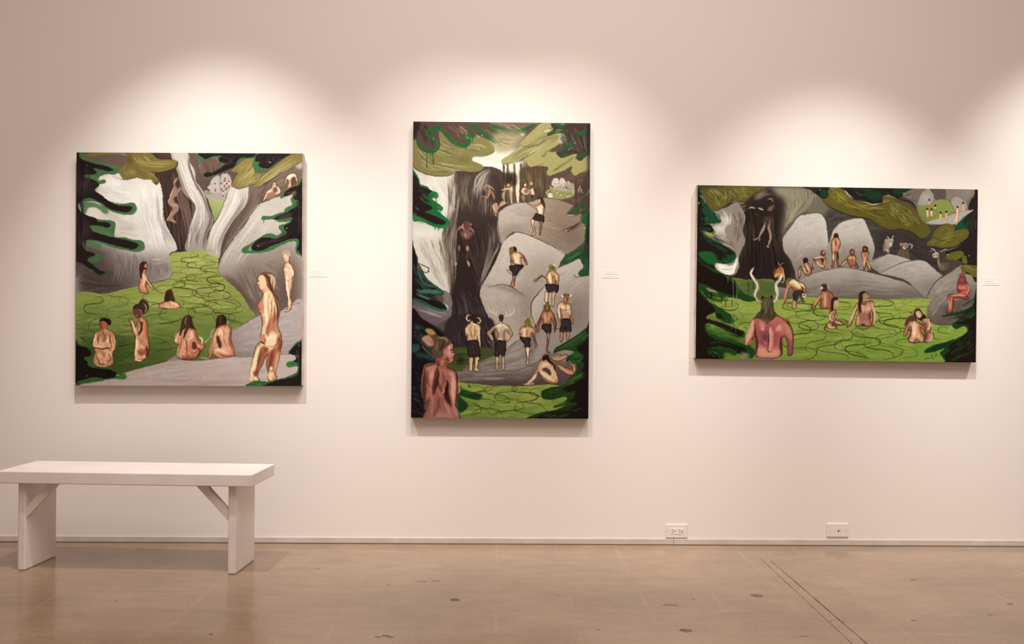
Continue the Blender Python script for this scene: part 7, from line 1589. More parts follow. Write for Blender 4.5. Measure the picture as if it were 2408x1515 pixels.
painting('wide oil painting of bathers and grey boulders with a horned man in front', 1.7462, 1.4137, 1.4544, 0.8961, 0.0066, 661, 410, '4a403b', 1, '''
F|8f8672|1|5.2|0|0|0|6b6558|817,28 1038,244|537,-8 1100,-24 1227,112 1228,277 1102,280 976,258 851,413 789,502 726,315
H|130|a59b86 8a8069 77705c 94896f 5f5a4c|3|0.45|0.15|0.5|0|817,28 850,185 801,439|1100,1 1101,147 913,285
H|60|b3a68c 776b58 998d77|2|0.45|0.15|0.5|0|799,123 838,287 801,452|912,95 938,196 838,375
F|3b302d|1|4.55|0|0|0|||315,136 426,133 512,93 624,9 686,0 743,81 812,123 819,218 788,376 777,503 802,597 866,677 867,886 320,895 355,637 304,387
F|2c2322|0.95|10|0|0|0|||451,183 569,130 724,113 787,174 776,440 790,597 853,690 854,879 357,888 417,636 446,384
H|150|241c1b 3f3431 4d413c 2f2624 1d1615|4|0.5|0.15|0.6|0|364,198 391,448 381,825|725,189 745,440 791,817
H|40|7d6c5c 94826e 5a4a40|2|0.5|0.3|0.8|0|512,100 587,66 661,20|538,149 631,103 736,87
H|70|8d7f6c a3957f 6d5f50 54473c|2|0.5|0.2|0.6|0|290,156 352,135 475,138|340,299 414,259 464,227
F|8d8076|1|0|1|0|0|||143,235 266,207 364,154 414,209 452,296 428,422 453,522 417,611 393,687 399,762 357,838 295,845 221,827 178,778 171,728 245,739 319,726 356,687 355,637 318,600 219,558 126,517 58,449 76,362 168,359 217,327 198,277
H|150|dcd3c9 c6bcb1 a89c90 efe8df 8d8074 786a5f|1.7|0.6|0.12|0.5|0|155,247 217,339 107,417 126,492|315,212 316,337 267,426 317,531
H|120|6d5f55 54473f 8a7c70 4a3d37 a09385|1.7|0.55|0.12|0.45|0|315,212 353,349 317,513|451,246 440,384 417,573
H|110|d9d0c5 3f342f b5a99c 6d6056 574a42|1.2|0.65|0.15|0.5|0|83,480 200,534 355,625|108,442 268,489 417,573
H|110|f1ece5 e2dad1 d0c6bc fbf8f3 b0a59b|1.8|0.7|0.2|0.7|0|183,734 270,764 350,737 380,649|190,797 270,833 344,825 399,686
F|f3eee7|0.8|3.25|0|0|0|||294,757 276,780 233,790 189,781 171,760 189,737 233,727 276,735
F|e2d9cf|0.7|3.9|0|0|0|||255,407 241,434 206,446 171,436 156,410 171,383 205,371 240,381
F|d6ccc1|0.7|3.9|0|0|0|||310,325 297,352 267,363 236,353 223,327 236,300 266,288 297,298
C|
S|a3917f|4|0.9|0.35|0.35|0|0|0|482,214 507,200 544,212
S|b5a28f|4.5|0.9|0.35|0.35|0|0|0|569,205 619,223
F|7d5f55|0.9|1.3|0|0|0|||656,216 681,190 712,189 706,221 675,234
S|93806f|4|0.8|0.35|0.35|0|0|0|662,127 693,120 709,151
F|33211f|0.9|1.95|0|0|0|||706,158 699,176 681,183 663,176 656,159 663,141 681,133 698,140
S|6d4a44|5|0.7|0.35|0.35|0|0|0|715,170 712,201
S|a98a78|6|0.9|0.35|0.35|0.3|0|0|635,342 626,393 602,443 583,482
S|8d7468|4|0.9|0.35|0.35|0|0|0|587,482 559,498 528,508
S|8a6f62|4|0.8|0.35|0.35|0|0|0|590,488 584,519
S|a08373|6|0.9|0.35|0.35|0.3|0|0|688,316 673,391 689,454 689,504 665,568
F|57473f|0.7|3.9|0|0|0|||626,292 700,290 695,366 632,367
S|6d5d50|2|0.6|0.35|0.35|0|0|0|532,266 570,271
S|b08f80|5|0.8|0.35|0.35|0|0|0|662,562 671,574
F|4a4240|1|3.9|0|0|0|||1197,278 1324,211 1642,241 1900,350 2288,406 2290,856 1646,866 1581,676 1225,620
H|130|3f3736 554c49 5f5752 352d2d 48413d|5|0.45|0.1|0.4|0|1223,277 1387,248 1707,316|1237,556 1645,675 2225,728
F|393131|0.95|10|0|0|0|||1702,419 1933,401 2153,460 2257,471 2323,662 2324,823 2129,698 1870,626 1703,642
H|80|2f2829 453c3b 3a3233 4f4643|5|0.45|0.1|0.4|0|1741,450 1933,446 2192,536|1742,597 1999,656 2311,791
F|8f8076|1|0|1|0|0|||1754,616 1748,545 1767,481 1792,468 1811,474 1844,480 1847,518 1831,556 1818,576 1812,614 1787,621 1780,596
T|8|4|2|0.32|11
S|553a31|4.97|0.55|0.8|0.8|1.13|0|0|1754,616 1748,545 1767,481 1792,468 1811,474 1844,480 1847,518 1831,556 1818,576 1812,614 1787,621 1780,596 1754,616
C|
S|2f2524|1.35|0.85|0.8|0.8|0|0|0|1754,616 1748,545 1767,481 1792,468 1811,474 1844,480 1847,518 1831,556 1818,576 1812,614 1787,621 1780,596 1754,616
F|a8978a|1|0|0|0|0|||1789,493 1811,474 1847,483 1844,518 1825,557 1812,544 1792,519
S|cfc3b5|2|1|0.35|0.35|0|0|0|1805,474 1795,461 1786,456
S|cfc3b5|2|1|0.35|0.35|0|0|0|1831,473 1840,460 1851,451
F|3a2a26|1|0|0|0|0|||1814,503 1812,506 1808,508 1805,506 1803,503 1805,499 1808,498 1812,499
F|3a2a26|1|0|0|0|0|||1839,502 1838,506 1834,507 1830,506 1829,502 1830,499 1834,497 1838,498
S|d8cabb|3|0.8|0.35|0.35|0|0|0|1818,518 1821,544
S|6d5f57|4|0.7|0.35|0.35|0|0|0|1767,513 1761,583
S|d0c2b4|2.4|0.8|0.35|0.35|0|0|0|1780,602 1790,583 1806,602
F|5d5046|0.95|1.3|0|0|0|||1883,639 1902,581 1934,561 1986,573 1999,662 1935,650
F|8f7568|1|0|1|0|0|||1924,542 1934,516 1972,509 1998,524 1995,553 1966,579 1941,580 1928,561
T|8|4|1.1|0.32|12
S|55352b|3.55|0.55|0.8|0.8|0.811|0|0|1924,542 1934,516 1972,509 1998,524 1995,553 1966,579 1941,580 1928,561 1924,542
C|
S|2f2524|1.35|0.85|0.8|0.8|0|0|0|1924,542 1934,516 1972,509 1998,524 1995,553 1966,579 1941,580 1928,561 1924,542
S|9d9085|4|0.9|0.35|0.35|0|0|0|1934,519 1918,526 1920,548
S|9d9085|4|0.9|0.35|0.35|0|0|0|1992,524 2018,530 2023,553 2012,569
S|d9bba4|4|0.8|0.35|0.35|0|0|0|1940,548 1950,567 1960,570
F|2a1c1a|1|0|0|0|0|||1949,541 1947,544 1944,546 1940,545 1938,541 1940,538 1944,537 1947,538
F|2a1c1a|1|0|0|0|0|||1975,541 1973,544 1969,545 1966,544 1964,541 1966,538 1969,536 1973,538
H|20|6d5f4e 4a3f37 7a6b55|2|0.6|0.3|0.8|0|1896,594 1896,638|1986,592 1993,656
F|75695c|1|0|1|0|0|||2216,632 2225,606 2258,593 2284,605 2294,643 2297,688 2343,688 2388,693 2376,751 2304,785 2265,728 2258,663 2226,654
T|8|4|1.4|0.32|13
S|463026|8.63|0.55|0.8|0.8|1.97|0|0|2216,632 2225,606 2258,593 2284,605 2294,643 2297,688 2343,688 2388,693 2376,751 2304,785 2265,728 2258,663 2226,654 2216,632
C|
S|2f2524|1.35|0.85|0.8|0.8|0|0|0|2216,632 2225,606 2258,593 2284,605 2294,643 2297,688 2343,688 2388,693 2376,751 2304,785 2265,728 2258,663 2226,654 2216,632
F|a8988a|1|0|0|0|0|||2216,632 2229,606 2258,596 2277,612 2268,644 2232,654
S|bdb2a6|2|1|0.35|0.35|0|0|0|2251,596 2232,574 2199,562
S|8f867d|1.8|1|0.35|0.35|0|0|0|2232,574 2219,587 2186,588
S|a89d8d|1.8|1|0.35|0.35|0|0|0|2284,599 2323,579 2362,565
F|5a2a22|1|0|0|0|0|||2241,628 2239,632 2235,634 2231,632 2229,629 2231,625 2235,623 2239,625
F|5a2f26|1|0|0|0|0|||2269,625 2267,629 2263,631 2259,629 2257,625 2259,621 2263,619 2267,621
S|8f8270|5|0.7|0.35|0.35|0|0|0|2271,657 2278,702 2297,746
S|584d42|8|0.6|0.35|0.35|0.9|0|0|2323,701 2388,725
F|4a403a|0.6|5.2|0|0|0|||2310,695 2453,679 2467,743 2324,791
F|c0b4ae|1|0|1|0|0|8f837c|1059,307 1012,814|803,502 821,464 883,374 946,284 1008,262 1134,245 1179,272 1210,328 1224,429 1234,531 1225,582 1232,765 1075,825 949,878 918,803 886,709 822,615
F|c2b6b2|0.85|18|0|0|0|||1141,355 1112,405 1041,427 970,409 940,360 969,310 1040,288 1111,307
F|b5a9a4|0.7|18|0|0|0|||1123,527 1091,595 1011,624 931,598 897,532 930,464 1009,434 1090,460
F|c9bdb8|0.6|5.2|0|0|0|||1172,278 1236,366 1237,556 1199,557 1205,405
F|857971|0.8|16|0|0|0|||885,677 1074,623 1225,620 1226,810 937,865
H|90|bfb4af a99d98 cbc0bb 9d918b|4.5|0.16|0.1|0.35|0|859,463 977,309 1147,266|917,721 1042,623 1212,557
C|
S|5a4b46|1.5|0.75|0.35|0.35|0|0|0|821,465 883,375 946,285 1008,263 1134,246 1179,273 1212,330 1225,431 1235,531 1225,594
S|2f2826|2|0.8|0.35|0.35|0|0|0|822,615 886,710 918,804 931,866
F|bdb1aa|1|0|1|0|0|8d8179|1420,330 1390,756|1231,544 1250,505 1274,416 1318,357 1375,318 1502,288 1560,294 1592,345 1631,439 1663,522 1670,598 1639,720 1582,791 1226,772 1215,620
F|c0b5af|0.85|18|0|0|0|||1528,397 1497,447 1421,470 1344,451 1312,402 1343,352 1420,330 1496,348
F|c6bab4|0.6|4.55|0|0|0|||1566,307 1605,383 1657,522 1664,598 1625,586 1599,447
F|857a72|0.8|18|0|0|0|||1225,620 1389,591 1664,598 1632,739 1582,804 1226,778
F|92867f|0.7|5.2|0|0|0|||1225,594 1300,555 1327,770 1226,772
H|90|bbb0aa a59993 c8bdb7 998d87|4.5|0.16|0.1|0.35|0|1274,428 1388,330 1547,308|1263,714 1421,616 1644,579
C|
S|554742|1.5|0.75|0.35|0.35|0|0|0|1231,537 1251,505 1276,417 1320,359 1376,319 1502,289 1561,296 1593,346 1632,441 1664,523 1671,599 1642,715
F|aea39d|1|0|1|0|0|8f837c|1806,640 1775,788|1621,720 1703,661 1780,628 1819,621 1902,638 2012,676 2019,694 1871,735 1756,794 1717,801
H|40|b3a8a2 978c85 a89d96|4|0.3|0.2|0.5|0|1678,687 1819,640 1986,675|1704,782 1807,755 1935,702
C|
S|453a38|1.8|0.8|0.35|0.35|0|0|0|1646,701 1780,629 1822,622 1904,639 2015,677
F|aca09a|1|0|1|0|0|8b7f78|2032,700 2065,987|1749,798 1890,718 1999,682 2128,675 2193,716 2259,773 2324,829 2279,882 2221,959 2182,1043 2105,1045 2000,886 1820,825 1749,814
F|b3a8a2|0.8|12|0|0|0|||2207,741 2165,769 2064,782 1964,773 1922,747 1964,719 2064,706 2165,715
F|867a73|0.7|9|0|0|0|||2084,814 2046,828 1955,836 1864,832 1826,819 1864,804 1955,797 2046,801
F|7d7169|0.7|12|0|0|0|||2130,897 2259,856 2208,998 2143,1044
H|60|ada29b 958982 b9aea8 867a73|4|0.3|0.1|0.4|0|1807,793 1999,700 2161,704|1839,818 2065,859 2259,843
C|
S|3f3533|2|0.85|0.35|0.35|0|0|0|1752,796 1890,720 2001,684 2130,677 2195,717 2259,773 2321,824
F|8d8178|1|0|1|0|0|63574f|2292,880 2391,1233|2138,1184 2156,1056 2195,966 2233,901 2291,842 2363,802 2486,723 2650,668 2652,1139 2587,1230 2457,1296 2391,1291 2222,1280
F|a1958b|0.8|16|0|0|0|||2376,905 2356,955 2305,977 2255,957 2233,907 2254,857 2304,835 2355,855
F|5a4e48|0.8|20|0|0|0|||2325,1054 2645,972 2646,1268 2326,1291
F|857970|0.7|14|0|0|0|||2254,1119 2241,1196 2209,1228 2177,1197 2163,1120 2176,1043 2208,1010 2240,1042
F|9a8f86|0.7|10|0|0|0|||2631,830 2614,862 2572,876 2530,863 2513,832 2530,800 2572,786 2613,798
H|80|978b81 857970 a59a90 74685f|5|0.3|0.1|0.35|0|2195,1010 2292,880 2487,781|2196,1235 2325,1105 2618,972
H|40|5f534c 6d6159 4f4540|5|0.4|0.2|0.6|0|2325,1105 2423,1091|2326,1272 2522,1244
C|
S|3f3430|2.2|0.85|0.35|0.35|0|0|0|2144,1146 2158,1056 2196,967 2235,902 2293,843 2363,803 2441,756
F|a89d96|1|0|1|0|0|6f635e|1391,787 1392,1041|670,1089 731,994 825,980 962,883 1087,818 1213,784 1365,755 1518,772 1646,802 1783,835 1870,859 1973,892 2045,936 2103,986 2136,1043 1785,1047 1392,1044 1013,1043 825,1056 670,1102
F|ada29b|0.8|12|0|0|0|||1569,809 1507,833 1359,845 1212,838 1150,817 1211,793 1359,781 1507,788
F|75695f|0.6|16|0|0|0|||1265,992 1391,876 1486,849 1569,886 1545,1014 1392,1048 1266,1043
F|857970|0.6|14|0|0|0|||1013,1047 1107,919 1214,904 1177,1044
F|b3a8a2|0.7|12|0|0|0|||1967,899 1929,922 1838,933 1748,925 1710,903 1747,880 1838,869 1929,877
F|6b5f5a|0.7|10|0|0|0|||1647,1006 1903,970 2136,1031 2123,1050 1647,1050
H|120|aba099 8d817a b5aaa3 7d716a 9a8f88|4.5|0.2|0.08|0.3|0|981,921 1359,788 1774,851|1013,1034 1392,1016 2032,1013
C|
S|4a3e3b|1.7|0.8|0.35|0.35|0|0|0|968,878 1087,819 1213,785 1365,756 1518,773 1646,803 1783,836 1870,861 1975,893 2046,937 2103,987 2137,1045
F|857a74|1|0|1|0|0|6d625c|638,958 638,1052|502,1029 551,984 619,955 731,944 825,955 844,986 825,1049 638,1058 514,1054
C|
S|33291f|2|0.8|0.35|0.35|0|0|0|501,1023 551,983 619,953 731,941 812,952
F|93a04e|1|0|1|0|0|7d9142|1359,1054 1363,1625|320,881 481,885 729,887 762,1050 826,1062 1075,1041 1423,1044 1780,1047 2180,1043 2167,1158 2233,1276 2415,1287 2532,1283 2534,1643 -6,1647 -15,1261 112,1041
F|4d5c34|0.9|5.2|0|0|0|||320,881 748,880 749,1038 544,1078 321,1025
F|344623|0.8|26|0|0|0|||-15,1198 236,1258 484,1380 548,1656 -12,1659
F|66852f|0.5|26|0|0|0|||1110,1532 1553,1497 2066,1460 2455,1425 2456,1644 1110,1652
H|190|a0ac5a 8b9a48 7a8d3e aeb868 93a24f|8|0.3|0.06|0.22|0|856,1074 1359,1067 2128,1063|672,1598 1363,1612 2066,1588
H|40|8f9d4c 7d8e42 9fab5a|7|0.35|0.2|0.5|0|359,1131 544,1116|329,1319 515,1380
T|24|7|0|0.12|3
S|6b7a45|6|0.4|0.35|0.35|1.2|0|0|395,955 512,966
S|6b7a45|6|0.4|0.35|0.35|1.2|0|0|357,918 481,904
W|68.0|272.1|330.0|18.9|24|0|1.7|0.7|2a3514|0.2
W|89.6|273.4|323.5|21.6|26|2|1.7|0.7|333f18|0
W|120.6|273.0|341.9|21.6|28|1|1.7|0.7|2a3514|0
W|217.0|262.2|328.4|21.6|26|0.5|2|0.85|333f18|0.05
W|235.8|268.2|359.7|20.25|26|2|2|0.85|2a3514|0.1
W|254.6|264.8|343.7|21.6|28|4|2|0.85|333f18|0
W|276.7|267.6|383.0|22.95|30|1|2|0.8|2a3514|0.05
W|300.4|286.3|398.6|24.3|32|3|2.2|0.9|333f18|0.05
W|321.1|311.4|409.6|24.3|30|0.4|2.2|0.9|2a3514|0.08
W|349.4|276.2|409.4|21.6|30|2|2|0.85|333f18|0.05
W|381.5|320.2|406.0|22.95|30|1|2.2|0.9|2a3514|0.05
W|403.9|342.2|409.0|24.3|32|4.2|2|0.85|333f18|0.1
W|435.5|265.4|397.7|21.6|28|0.2|2|0.85|2a3514|0
W|454.7|268.3|373.6|21.6|27|2.3|2|0.85|333f18|0.02
W|480.4|261.6|357.5|22.95|28|1|2.1|0.9|2a3514|0.05
W|504.6|264.5|341.2|20.25|26|3.6|1.9|0.8|333f18|0
W|528.8|265.7|309.0|17.55|24|0|1.8|0.75|2a3514|0
W|451.8|325.8|408.7|22.95|32|5|1.8|0.75|333f18|0.05
W|500.2|349.3|408.4|21.6|30|2|2|0.8|2a3514|0.05
W|564.7|321.4|356.7|18.9|28|1|1.8|0.75|333f18|0.1
W|589.1|324.3|356.5|17.55|26|3|1.7|0.7|2a3514|0.1
W|364.1|342.6|409.3|24.3|34|0|1.6|0.6|333f18|0
W|253.6|343.8|411.6|27|34|1|1.8|0.75|2a3514|0
W|230.2|359.7|411.7|24.3|34|3|1.7|0.7|333f18|0
W|339.8|260.4|295.3|18.9|24|4|1.8|0.75|2a3514|0
W|411.5|262.6|310.3|18.9|26|1|1.7|0.65|333f18|0
C|
S|4a4030|1.6|0.7|0.35|0.35|0|0|0|1081,1041 1423,1045 1780,1048 2173,1044
S|3a3328|1.6|0.7|0.35|0.35|0|0|0|2233,1276 2415,1287
F|b98468|1|0|1|0|0|||1011,725 1030,706 1055,731 1078,775 1081,806 1056,838 1031,832 986,776 974,814 974,852 953,865 959,827 964,770 980,751 1024,794 1037,794
T|8|4|1.7|0.32|14
S|6f3c2b|6.42|0.55|0.8|0.8|1.46|0|0|1011,725 1030,706 1055,731 1078,775 1081,806 1056,838 1031,832 986,776 974,814 974,852 953,865 959,827 964,770 980,751 1024,794 1037,794 1011,725
C|
S|331813|1.35|0.9|0.8|0.8|0|0|0|1011,725 1030,706 1055,731 1078,775 1081,806 1056,838 1031,832 986,776 974,814 974,852 953,865 959,827 964,770 980,751 1024,794 1037,794 1011,725
F|3a221e|1|0|0|0|0|||999,700 1002,675 1023,668 1042,680 1049,705 1030,712 1011,725
S|e2ae8a|4|0.9|0.35|0.35|0|0|0|1024,725 1056,794
S|dca684|3|0.9|0.35|0.35|0|0|0|971,770 965,840
S|e8bb96|3.6|0.9|0.35|0.35|0|0|0|993,763 1037,820
S|5a2c24|2|0.8|0.35|0.35|0|0|0|1074,768 1080,806 1056,835
F|b98468|1|0|1|0|0|||1099,673 1162,662 1194,652 1213,683 1210,728 1201,766 1175,766 1124,710 1106,730 1093,781 1084,762 1099,705 1118,688 1162,729 1181,716 1175,684 1099,686
T|8|4|2|0.32|15
S|6f3c2b|6.43|0.55|0.8|0.8|1.47|0|0|1099,673 1162,662 1194,652 1213,683 1210,728 1201,766 1175,766 1124,710 1106,730 1093,781 1084,762 1099,705 1118,688 1162,729 1181,716 1175,684 1099,686 1099,673
C|
S|331813|1.35|0.9|0.8|0.8|0|0|0|1099,673 1162,662 1194,652 1213,683 1210,728 1201,766 1175,766 1124,710 1106,730 1093,781 1084,762 1099,705 1118,688 1162,729 1181,716 1175,684 1099,686 1099,673
F|5d3a30|1|0|0|0|0|||1159,634 1168,602 1193,595 1212,614 1209,645 1187,659 1168,646
F|b5866e|0.9|0.65|0|0|0|||1206,617 1202,628 1193,633 1184,629 1181,617 1184,606 1193,601 1202,606
S|e8b892|3.4|0.9|0.35|0.35|0|0|0|1102,676 1168,662 1200,661
S|e2ae8a|5|0.9|0.35|0.35|0|0|0|1124,698 1163,741 1194,753
S|dba07c|3|0.9|0.35|0.35|0|0|0|1106,704 1095,755
S|c98a6c|4|0.8|0.35|0.35|0|0|0|1206,683 1204,747
F|43231d|0.8|0.65|0|0|0|||1168,672 1194,677 1194,703 1175,709
F|b98468|1|0|1|0|0|||1272,492 1290,476 1325,475 1345,509 1348,541 1335,567 1329,602 1333,668 1327,707 1343,744 1321,745 1314,681 1307,612 1298,618 1292,682 1289,745 1270,755 1276,682 1269,606 1263,562 1262,524
T|8|4|1.1|0.32|16
S|6f3c2b|4.28|0.55|0.8|0.8|0.976|0|0|1272,492 1290,476 1325,475 1345,509 1348,541 1335,567 1329,602 1333,668 1327,707 1343,744 1321,745 1314,681 1307,612 1298,618 1292,682 1289,745 1270,755 1276,682 1269,606 1263,562 1262,524 1272,492
C|
S|331813|1.35|0.9|0.8|0.8|0|0|0|1272,492 1290,476 1325,475 1345,509 1348,541 1335,567 1329,602 1333,668 1327,707 1343,744 1321,745 1314,681 1307,612 1298,618 1292,682 1289,745 1270,755 1276,682 1269,606 1263,562 1262,524 1272,492
F|43271f|1|0|0|0|0|||1284,479 1287,447 1306,431 1325,440 1330,478 1306,478
S|e0a888|5|0.9|0.35|0.35|0.36|0|0|1287,504 1285,587
S|e2ab8a|4|0.8|0.35|0.35|0|0|0|1319,497 1326,542
S|7a4233|5|0.7|0.35|0.35|0.6|0|0|1306,497 1304,555
S|c97f62|6|0.8|0.35|0.35|0.48|0|0|1285,593 1313,580 1326,599
S|edc09a|4|0.9|0.35|0.35|0|0|0|1285,625 1284,695
S|3f231f|4|0.8|0.35|0.35|0|0|0|1320,605 1327,681
F|b98468|1|0|1|0|0|||1418,654 1441,641 1485,640 1498,665 1492,697 1524,747 1499,761 1486,729 1454,749 1428,724 1415,686 1390,718 1359,750 1349,744 1384,693 1412,673
T|8|4|1.4|0.32|17
S|6f3c2b|6.03|0.55|0.8|0.8|1.38|0|0|1418,654 1441,641 1485,640 1498,665 1492,697 1524,747 1499,761 1486,729 1454,749 1428,724 1415,686 1390,718 1359,750 1349,744 1384,693 1412,673 1418,654
C|
S|331813|1.35|0.9|0.8|0.8|0|0|0|1418,654 1441,641 1485,640 1498,665 1492,697 1524,747 1499,761 1486,729 1454,749 1428,724 1415,686 1390,718 1359,750 1349,744 1384,693 1412,673 1418,654
F|5a3a30|1|0|0|0|0|||1437,622 1440,590 1466,580 1484,599 1479,634 1453,641
F|a5786a|0.9|0.65|0|0|0|||1474,608 1471,620 1463,625 1455,620 1451,609 1455,597 1463,592 1471,597
S|e0ab88|3|0.9|0.35|0.35|0|0|0|1359,741 1409,686
S|e8bb9a|5|0.8|0.35|0.35|0|0|0|1434,660 1454,672
S|d39c7c|4|0.8|0.35|0.35|0|0|0|1479,653 1485,691
F|8d5545|0.7|1.3|0|0|0|||1428,679 1473,678 1479,723 1448,736
S|4a2c28|3|0.8|0.35|0.35|0|0|0|1492,710 1524,754
F|b98468|1|0|1|0|0|||1546,632 1555,607 1606,603 1616,631 1606,676 1639,758 1642,777 1620,774 1594,708 1588,765 1569,775 1575,715 1559,664
T|8|4|1.7|0.32|18
S|6f3c2b|4.83|0.55|0.8|0.8|1.1|0|0|1546,632 1555,607 1606,603 1616,631 1606,676 1639,758 1642,777 1620,774 1594,708 1588,765 1569,775 1575,715 1559,664 1546,632
C|
S|331813|1.35|0.9|0.8|0.8|0|0|0|1546,632 1555,607 1606,603 1616,631 1606,676 1639,758 1642,777 1620,774 1594,708 1588,765 1569,775 1575,715 1559,664 1546,632
F|3f2720|1|0|0|0|0|||1555,600 1558,568 1577,549 1606,561 1606,599 1581,609
F|8d5f50|0.9|0.65|0|0|0|||1593,581 1589,592 1580,597 1571,592 1568,581 1571,570 1580,565 1589,569
S|e4b08c|4|0.9|0.35|0.35|0|0|0|1555,632 1575,670 1575,740
S|c98c6e|4|0.8|0.35|0.35|0|0|0|1609,631 1590,670
F|a8664f|0.8|1.3|0|0|0|||1568,619 1600,619 1597,657 1571,657
S|e0aa88|3|0.9|0.35|0.35|0|0|0|1603,695 1633,765
F|d0a67f|1|0|1|0|0|||826,1100 838,1018 850,948 862,910 906,884 950,887 1006,914 1025,945 1029,990 1013,1002 994,946 994,984 919,982 894,947 869,967 857,1030 835,1106
T|8|4|2|0.32|19
S|7c4c35|9|0.55|0.8|0.8|2.05|0|0|826,1100 838,1018 850,948 862,910 906,884 950,887 1006,914 1025,945 1029,990 1013,1002 994,946 994,984 919,982 894,947 869,967 857,1030 835,1106 826,1100
C|
S|331813|1.35|0.9|0.8|0.8|0|0|0|826,1100 838,1018 850,948 862,910 906,884 950,887 1006,914 1025,945 1029,990 1013,1002 994,946 994,984 919,982 894,947 869,967 857,1030 835,1106 826,1100
F|3d3531|1|0|0|0|0|||919,982 1004,980 1013,1053 985,1060 979,1034 963,1035 945,1082 910,1073
F|b98f74|1|0|1|0|0|||904,1077 941,1082 939,1142 904,1146
T|8|4|1.1|0.32|20
S|6f4130|1.88|0.55|0.8|0.8|0.429|0|0|904,1077 941,1082 939,1142 904,1146 904,1077
C|
S|331813|1.35|0.9|0.8|0.8|0|0|0|904,1077 941,1082 939,1142 904,1146 904,1077
S|574740|7|0.8|0.35|0.35|0|0|0|988,1060 1014,1097
S|efd8ae|9|0.9|0.35|0.35|0.6|0|0|868,904 918,897 975,952
S|ddb48c|4|0.9|0.35|0.35|0|0|0|850,954 838,1043
S|e2c39a|5|0.9|0.35|0.35|0|0|0|975,908 1019,952
F|c9b59c|1|0|0|0|0|||994,1009 1029,1015 1029,1046 1001,1047
S|3a2a28|2.4|1|0.35|0.35|0|0|0|1001,1025 1020,1024
S|7a4a38|5|0.7|0.35|0.35|0.72|0|0|900,947 950,978
F|6d6a3c|0.9|1.3|0|0|0|||837,898 862,866 906,872 862,904
S|26201f|3|0.8|0.35|0.35|0|0|0|913,998 926,1061
F|b07a62|1|0|1|0|0|||1167,1006 1189,981 1227,974 1272,999 1297,1043 1304,1081 1279,1100 1266,1144 1209,1151 1165,1139 1171,1057 1140,1102 1096,1147 1080,1147 1096,1115 1139,1051
T|8|4|1.4|0.32|21
S|693829|8.88|0.55|0.8|0.8|2.02|0|0|1167,1006 1189,981 1227,974 1272,999 1297,1043 1304,1081 1279,1100 1266,1144 1209,1151 1165,1139 1171,1057 1140,1102 1096,1147 1080,1147 1096,1115 1139,1051 1167,1006
C|
S|331813|1.35|0.9|0.8|0.8|0|0|0|1167,1006 1189,981 1227,974 1272,999 1297,1043 1304,1081 1279,1100 1266,1144 1209,1151 1165,1139 1171,1057 1140,1102 1096,1147 1080,1147 1096,1115 1139,1051 1167,1006
F|4a2f26|1|0|0|0|0|||1176,930 1189,914 1220,917 1230,948 1227,980 1189,987 1177,962
F|d9b8a4|1|0|0|0|0|||1161,953 1186,940 1189,959 1167,962
S|e2c9b4|2|1|0.35|0.35|0|0|0|1236,936 1241,945
S|d9a284|7|0.8|0.35|0.35|0.72|0|0|1202,1000 1215,1056 1209,1132
S|8d4f42|8|0.7|0.35|0.35|0.96|0|0|1240,993 1259,1056 1253,1132
S|cf9578|5|0.9|0.35|0.35|0|0|0|1164,1025 1102,1128
S|6a352b|1.3|0.7|0.35|0.35|0|0|0|1227,1012 1231,1145
S|7d463a|3|0.7|0.35|0.35|0|0|0|1177,1070 1175,1139
F|b98a72|1|0|1|0|0|||1254,1183 1266,1157 1304,1157 1317,1188 1324,1226 1305,1239 1330,1251 1381,1276 1384,1295 1349,1296 1305,1271 1292,1265 1318,1309 1324,1334 1267,1334 1233,1322 1229,1291 1261,1259
T|8|4|1.7|0.32|22
S|6f3f2f|7.76|0.55|0.8|0.8|1.77|0|0|1254,1183 1266,1157 1304,1157 1317,1188 1324,1226 1305,1239 1330,1251 1381,1276 1384,1295 1349,1296 1305,1271 1292,1265 1318,1309 1324,1334 1267,1334 1233,1322 1229,1291 1261,1259 1254,1183
C|
S|331813|1.35|0.9|0.8|0.8|0|0|0|1254,1183 1266,1157 1304,1157 1317,1188 1324,1226 1305,1239 1330,1251 1381,1276 1384,1295 1349,1296 1305,1271 1292,1265 1318,1309 1324,1334 1267,1334 1233,1322 1229,1291 1261,1259 1254,1183
F|3f2822|1|0|0|0|0|||1266,1157 1269,1068 1285,1043 1322,1039 1332,1061 1304,1068 1291,1119 1292,1157 1273,1176
F|c99a82|1|0|0|0|0|||1297,1074 1329,1064 1339,1099 1329,1128 1307,1122 1294,1100
S|e4ba9a|4|0.9|0.35|0.35|0|0|0|1266,1182 1260,1240 1292,1265
S|e2b596|4|0.9|0.35|0.35|0|0|0|1305,1271 1368,1289
F|5d3a34|0.8|0.975|0|0|0|||1273,1271 1311,1277 1315,1309 1280,1309
S|e0b494|4|0.9|0.35|0.35|0|0|0|1242,1284 1261,1322 1312,1328
F|d8a78c|0.8|0.65|0|0|0|||1324,1220 1319,1232 1308,1238 1297,1233 1292,1220 1296,1208 1308,1202 1319,1207
S|3a201c|2.4|0.8|0.35|0.35|0|0|0|1295,1182 1308,1239
F|bd8d76|1|0|1|0|0|||1520,1084 1558,1071 1596,1076 1647,1066 1666,1095 1680,1165 1691,1203 1677,1292 1668,1305 1655,1299 1661,1203 1641,1165 1629,1203 1642,1267 1648,1305 1572,1306 1505,1303 1508,1243 1527,1179 1520,1154 1495,1192 1457,1294 1432,1314 1413,1314 1444,1275 1476,1180 1501,1110
T|8|4|2|0.32|23
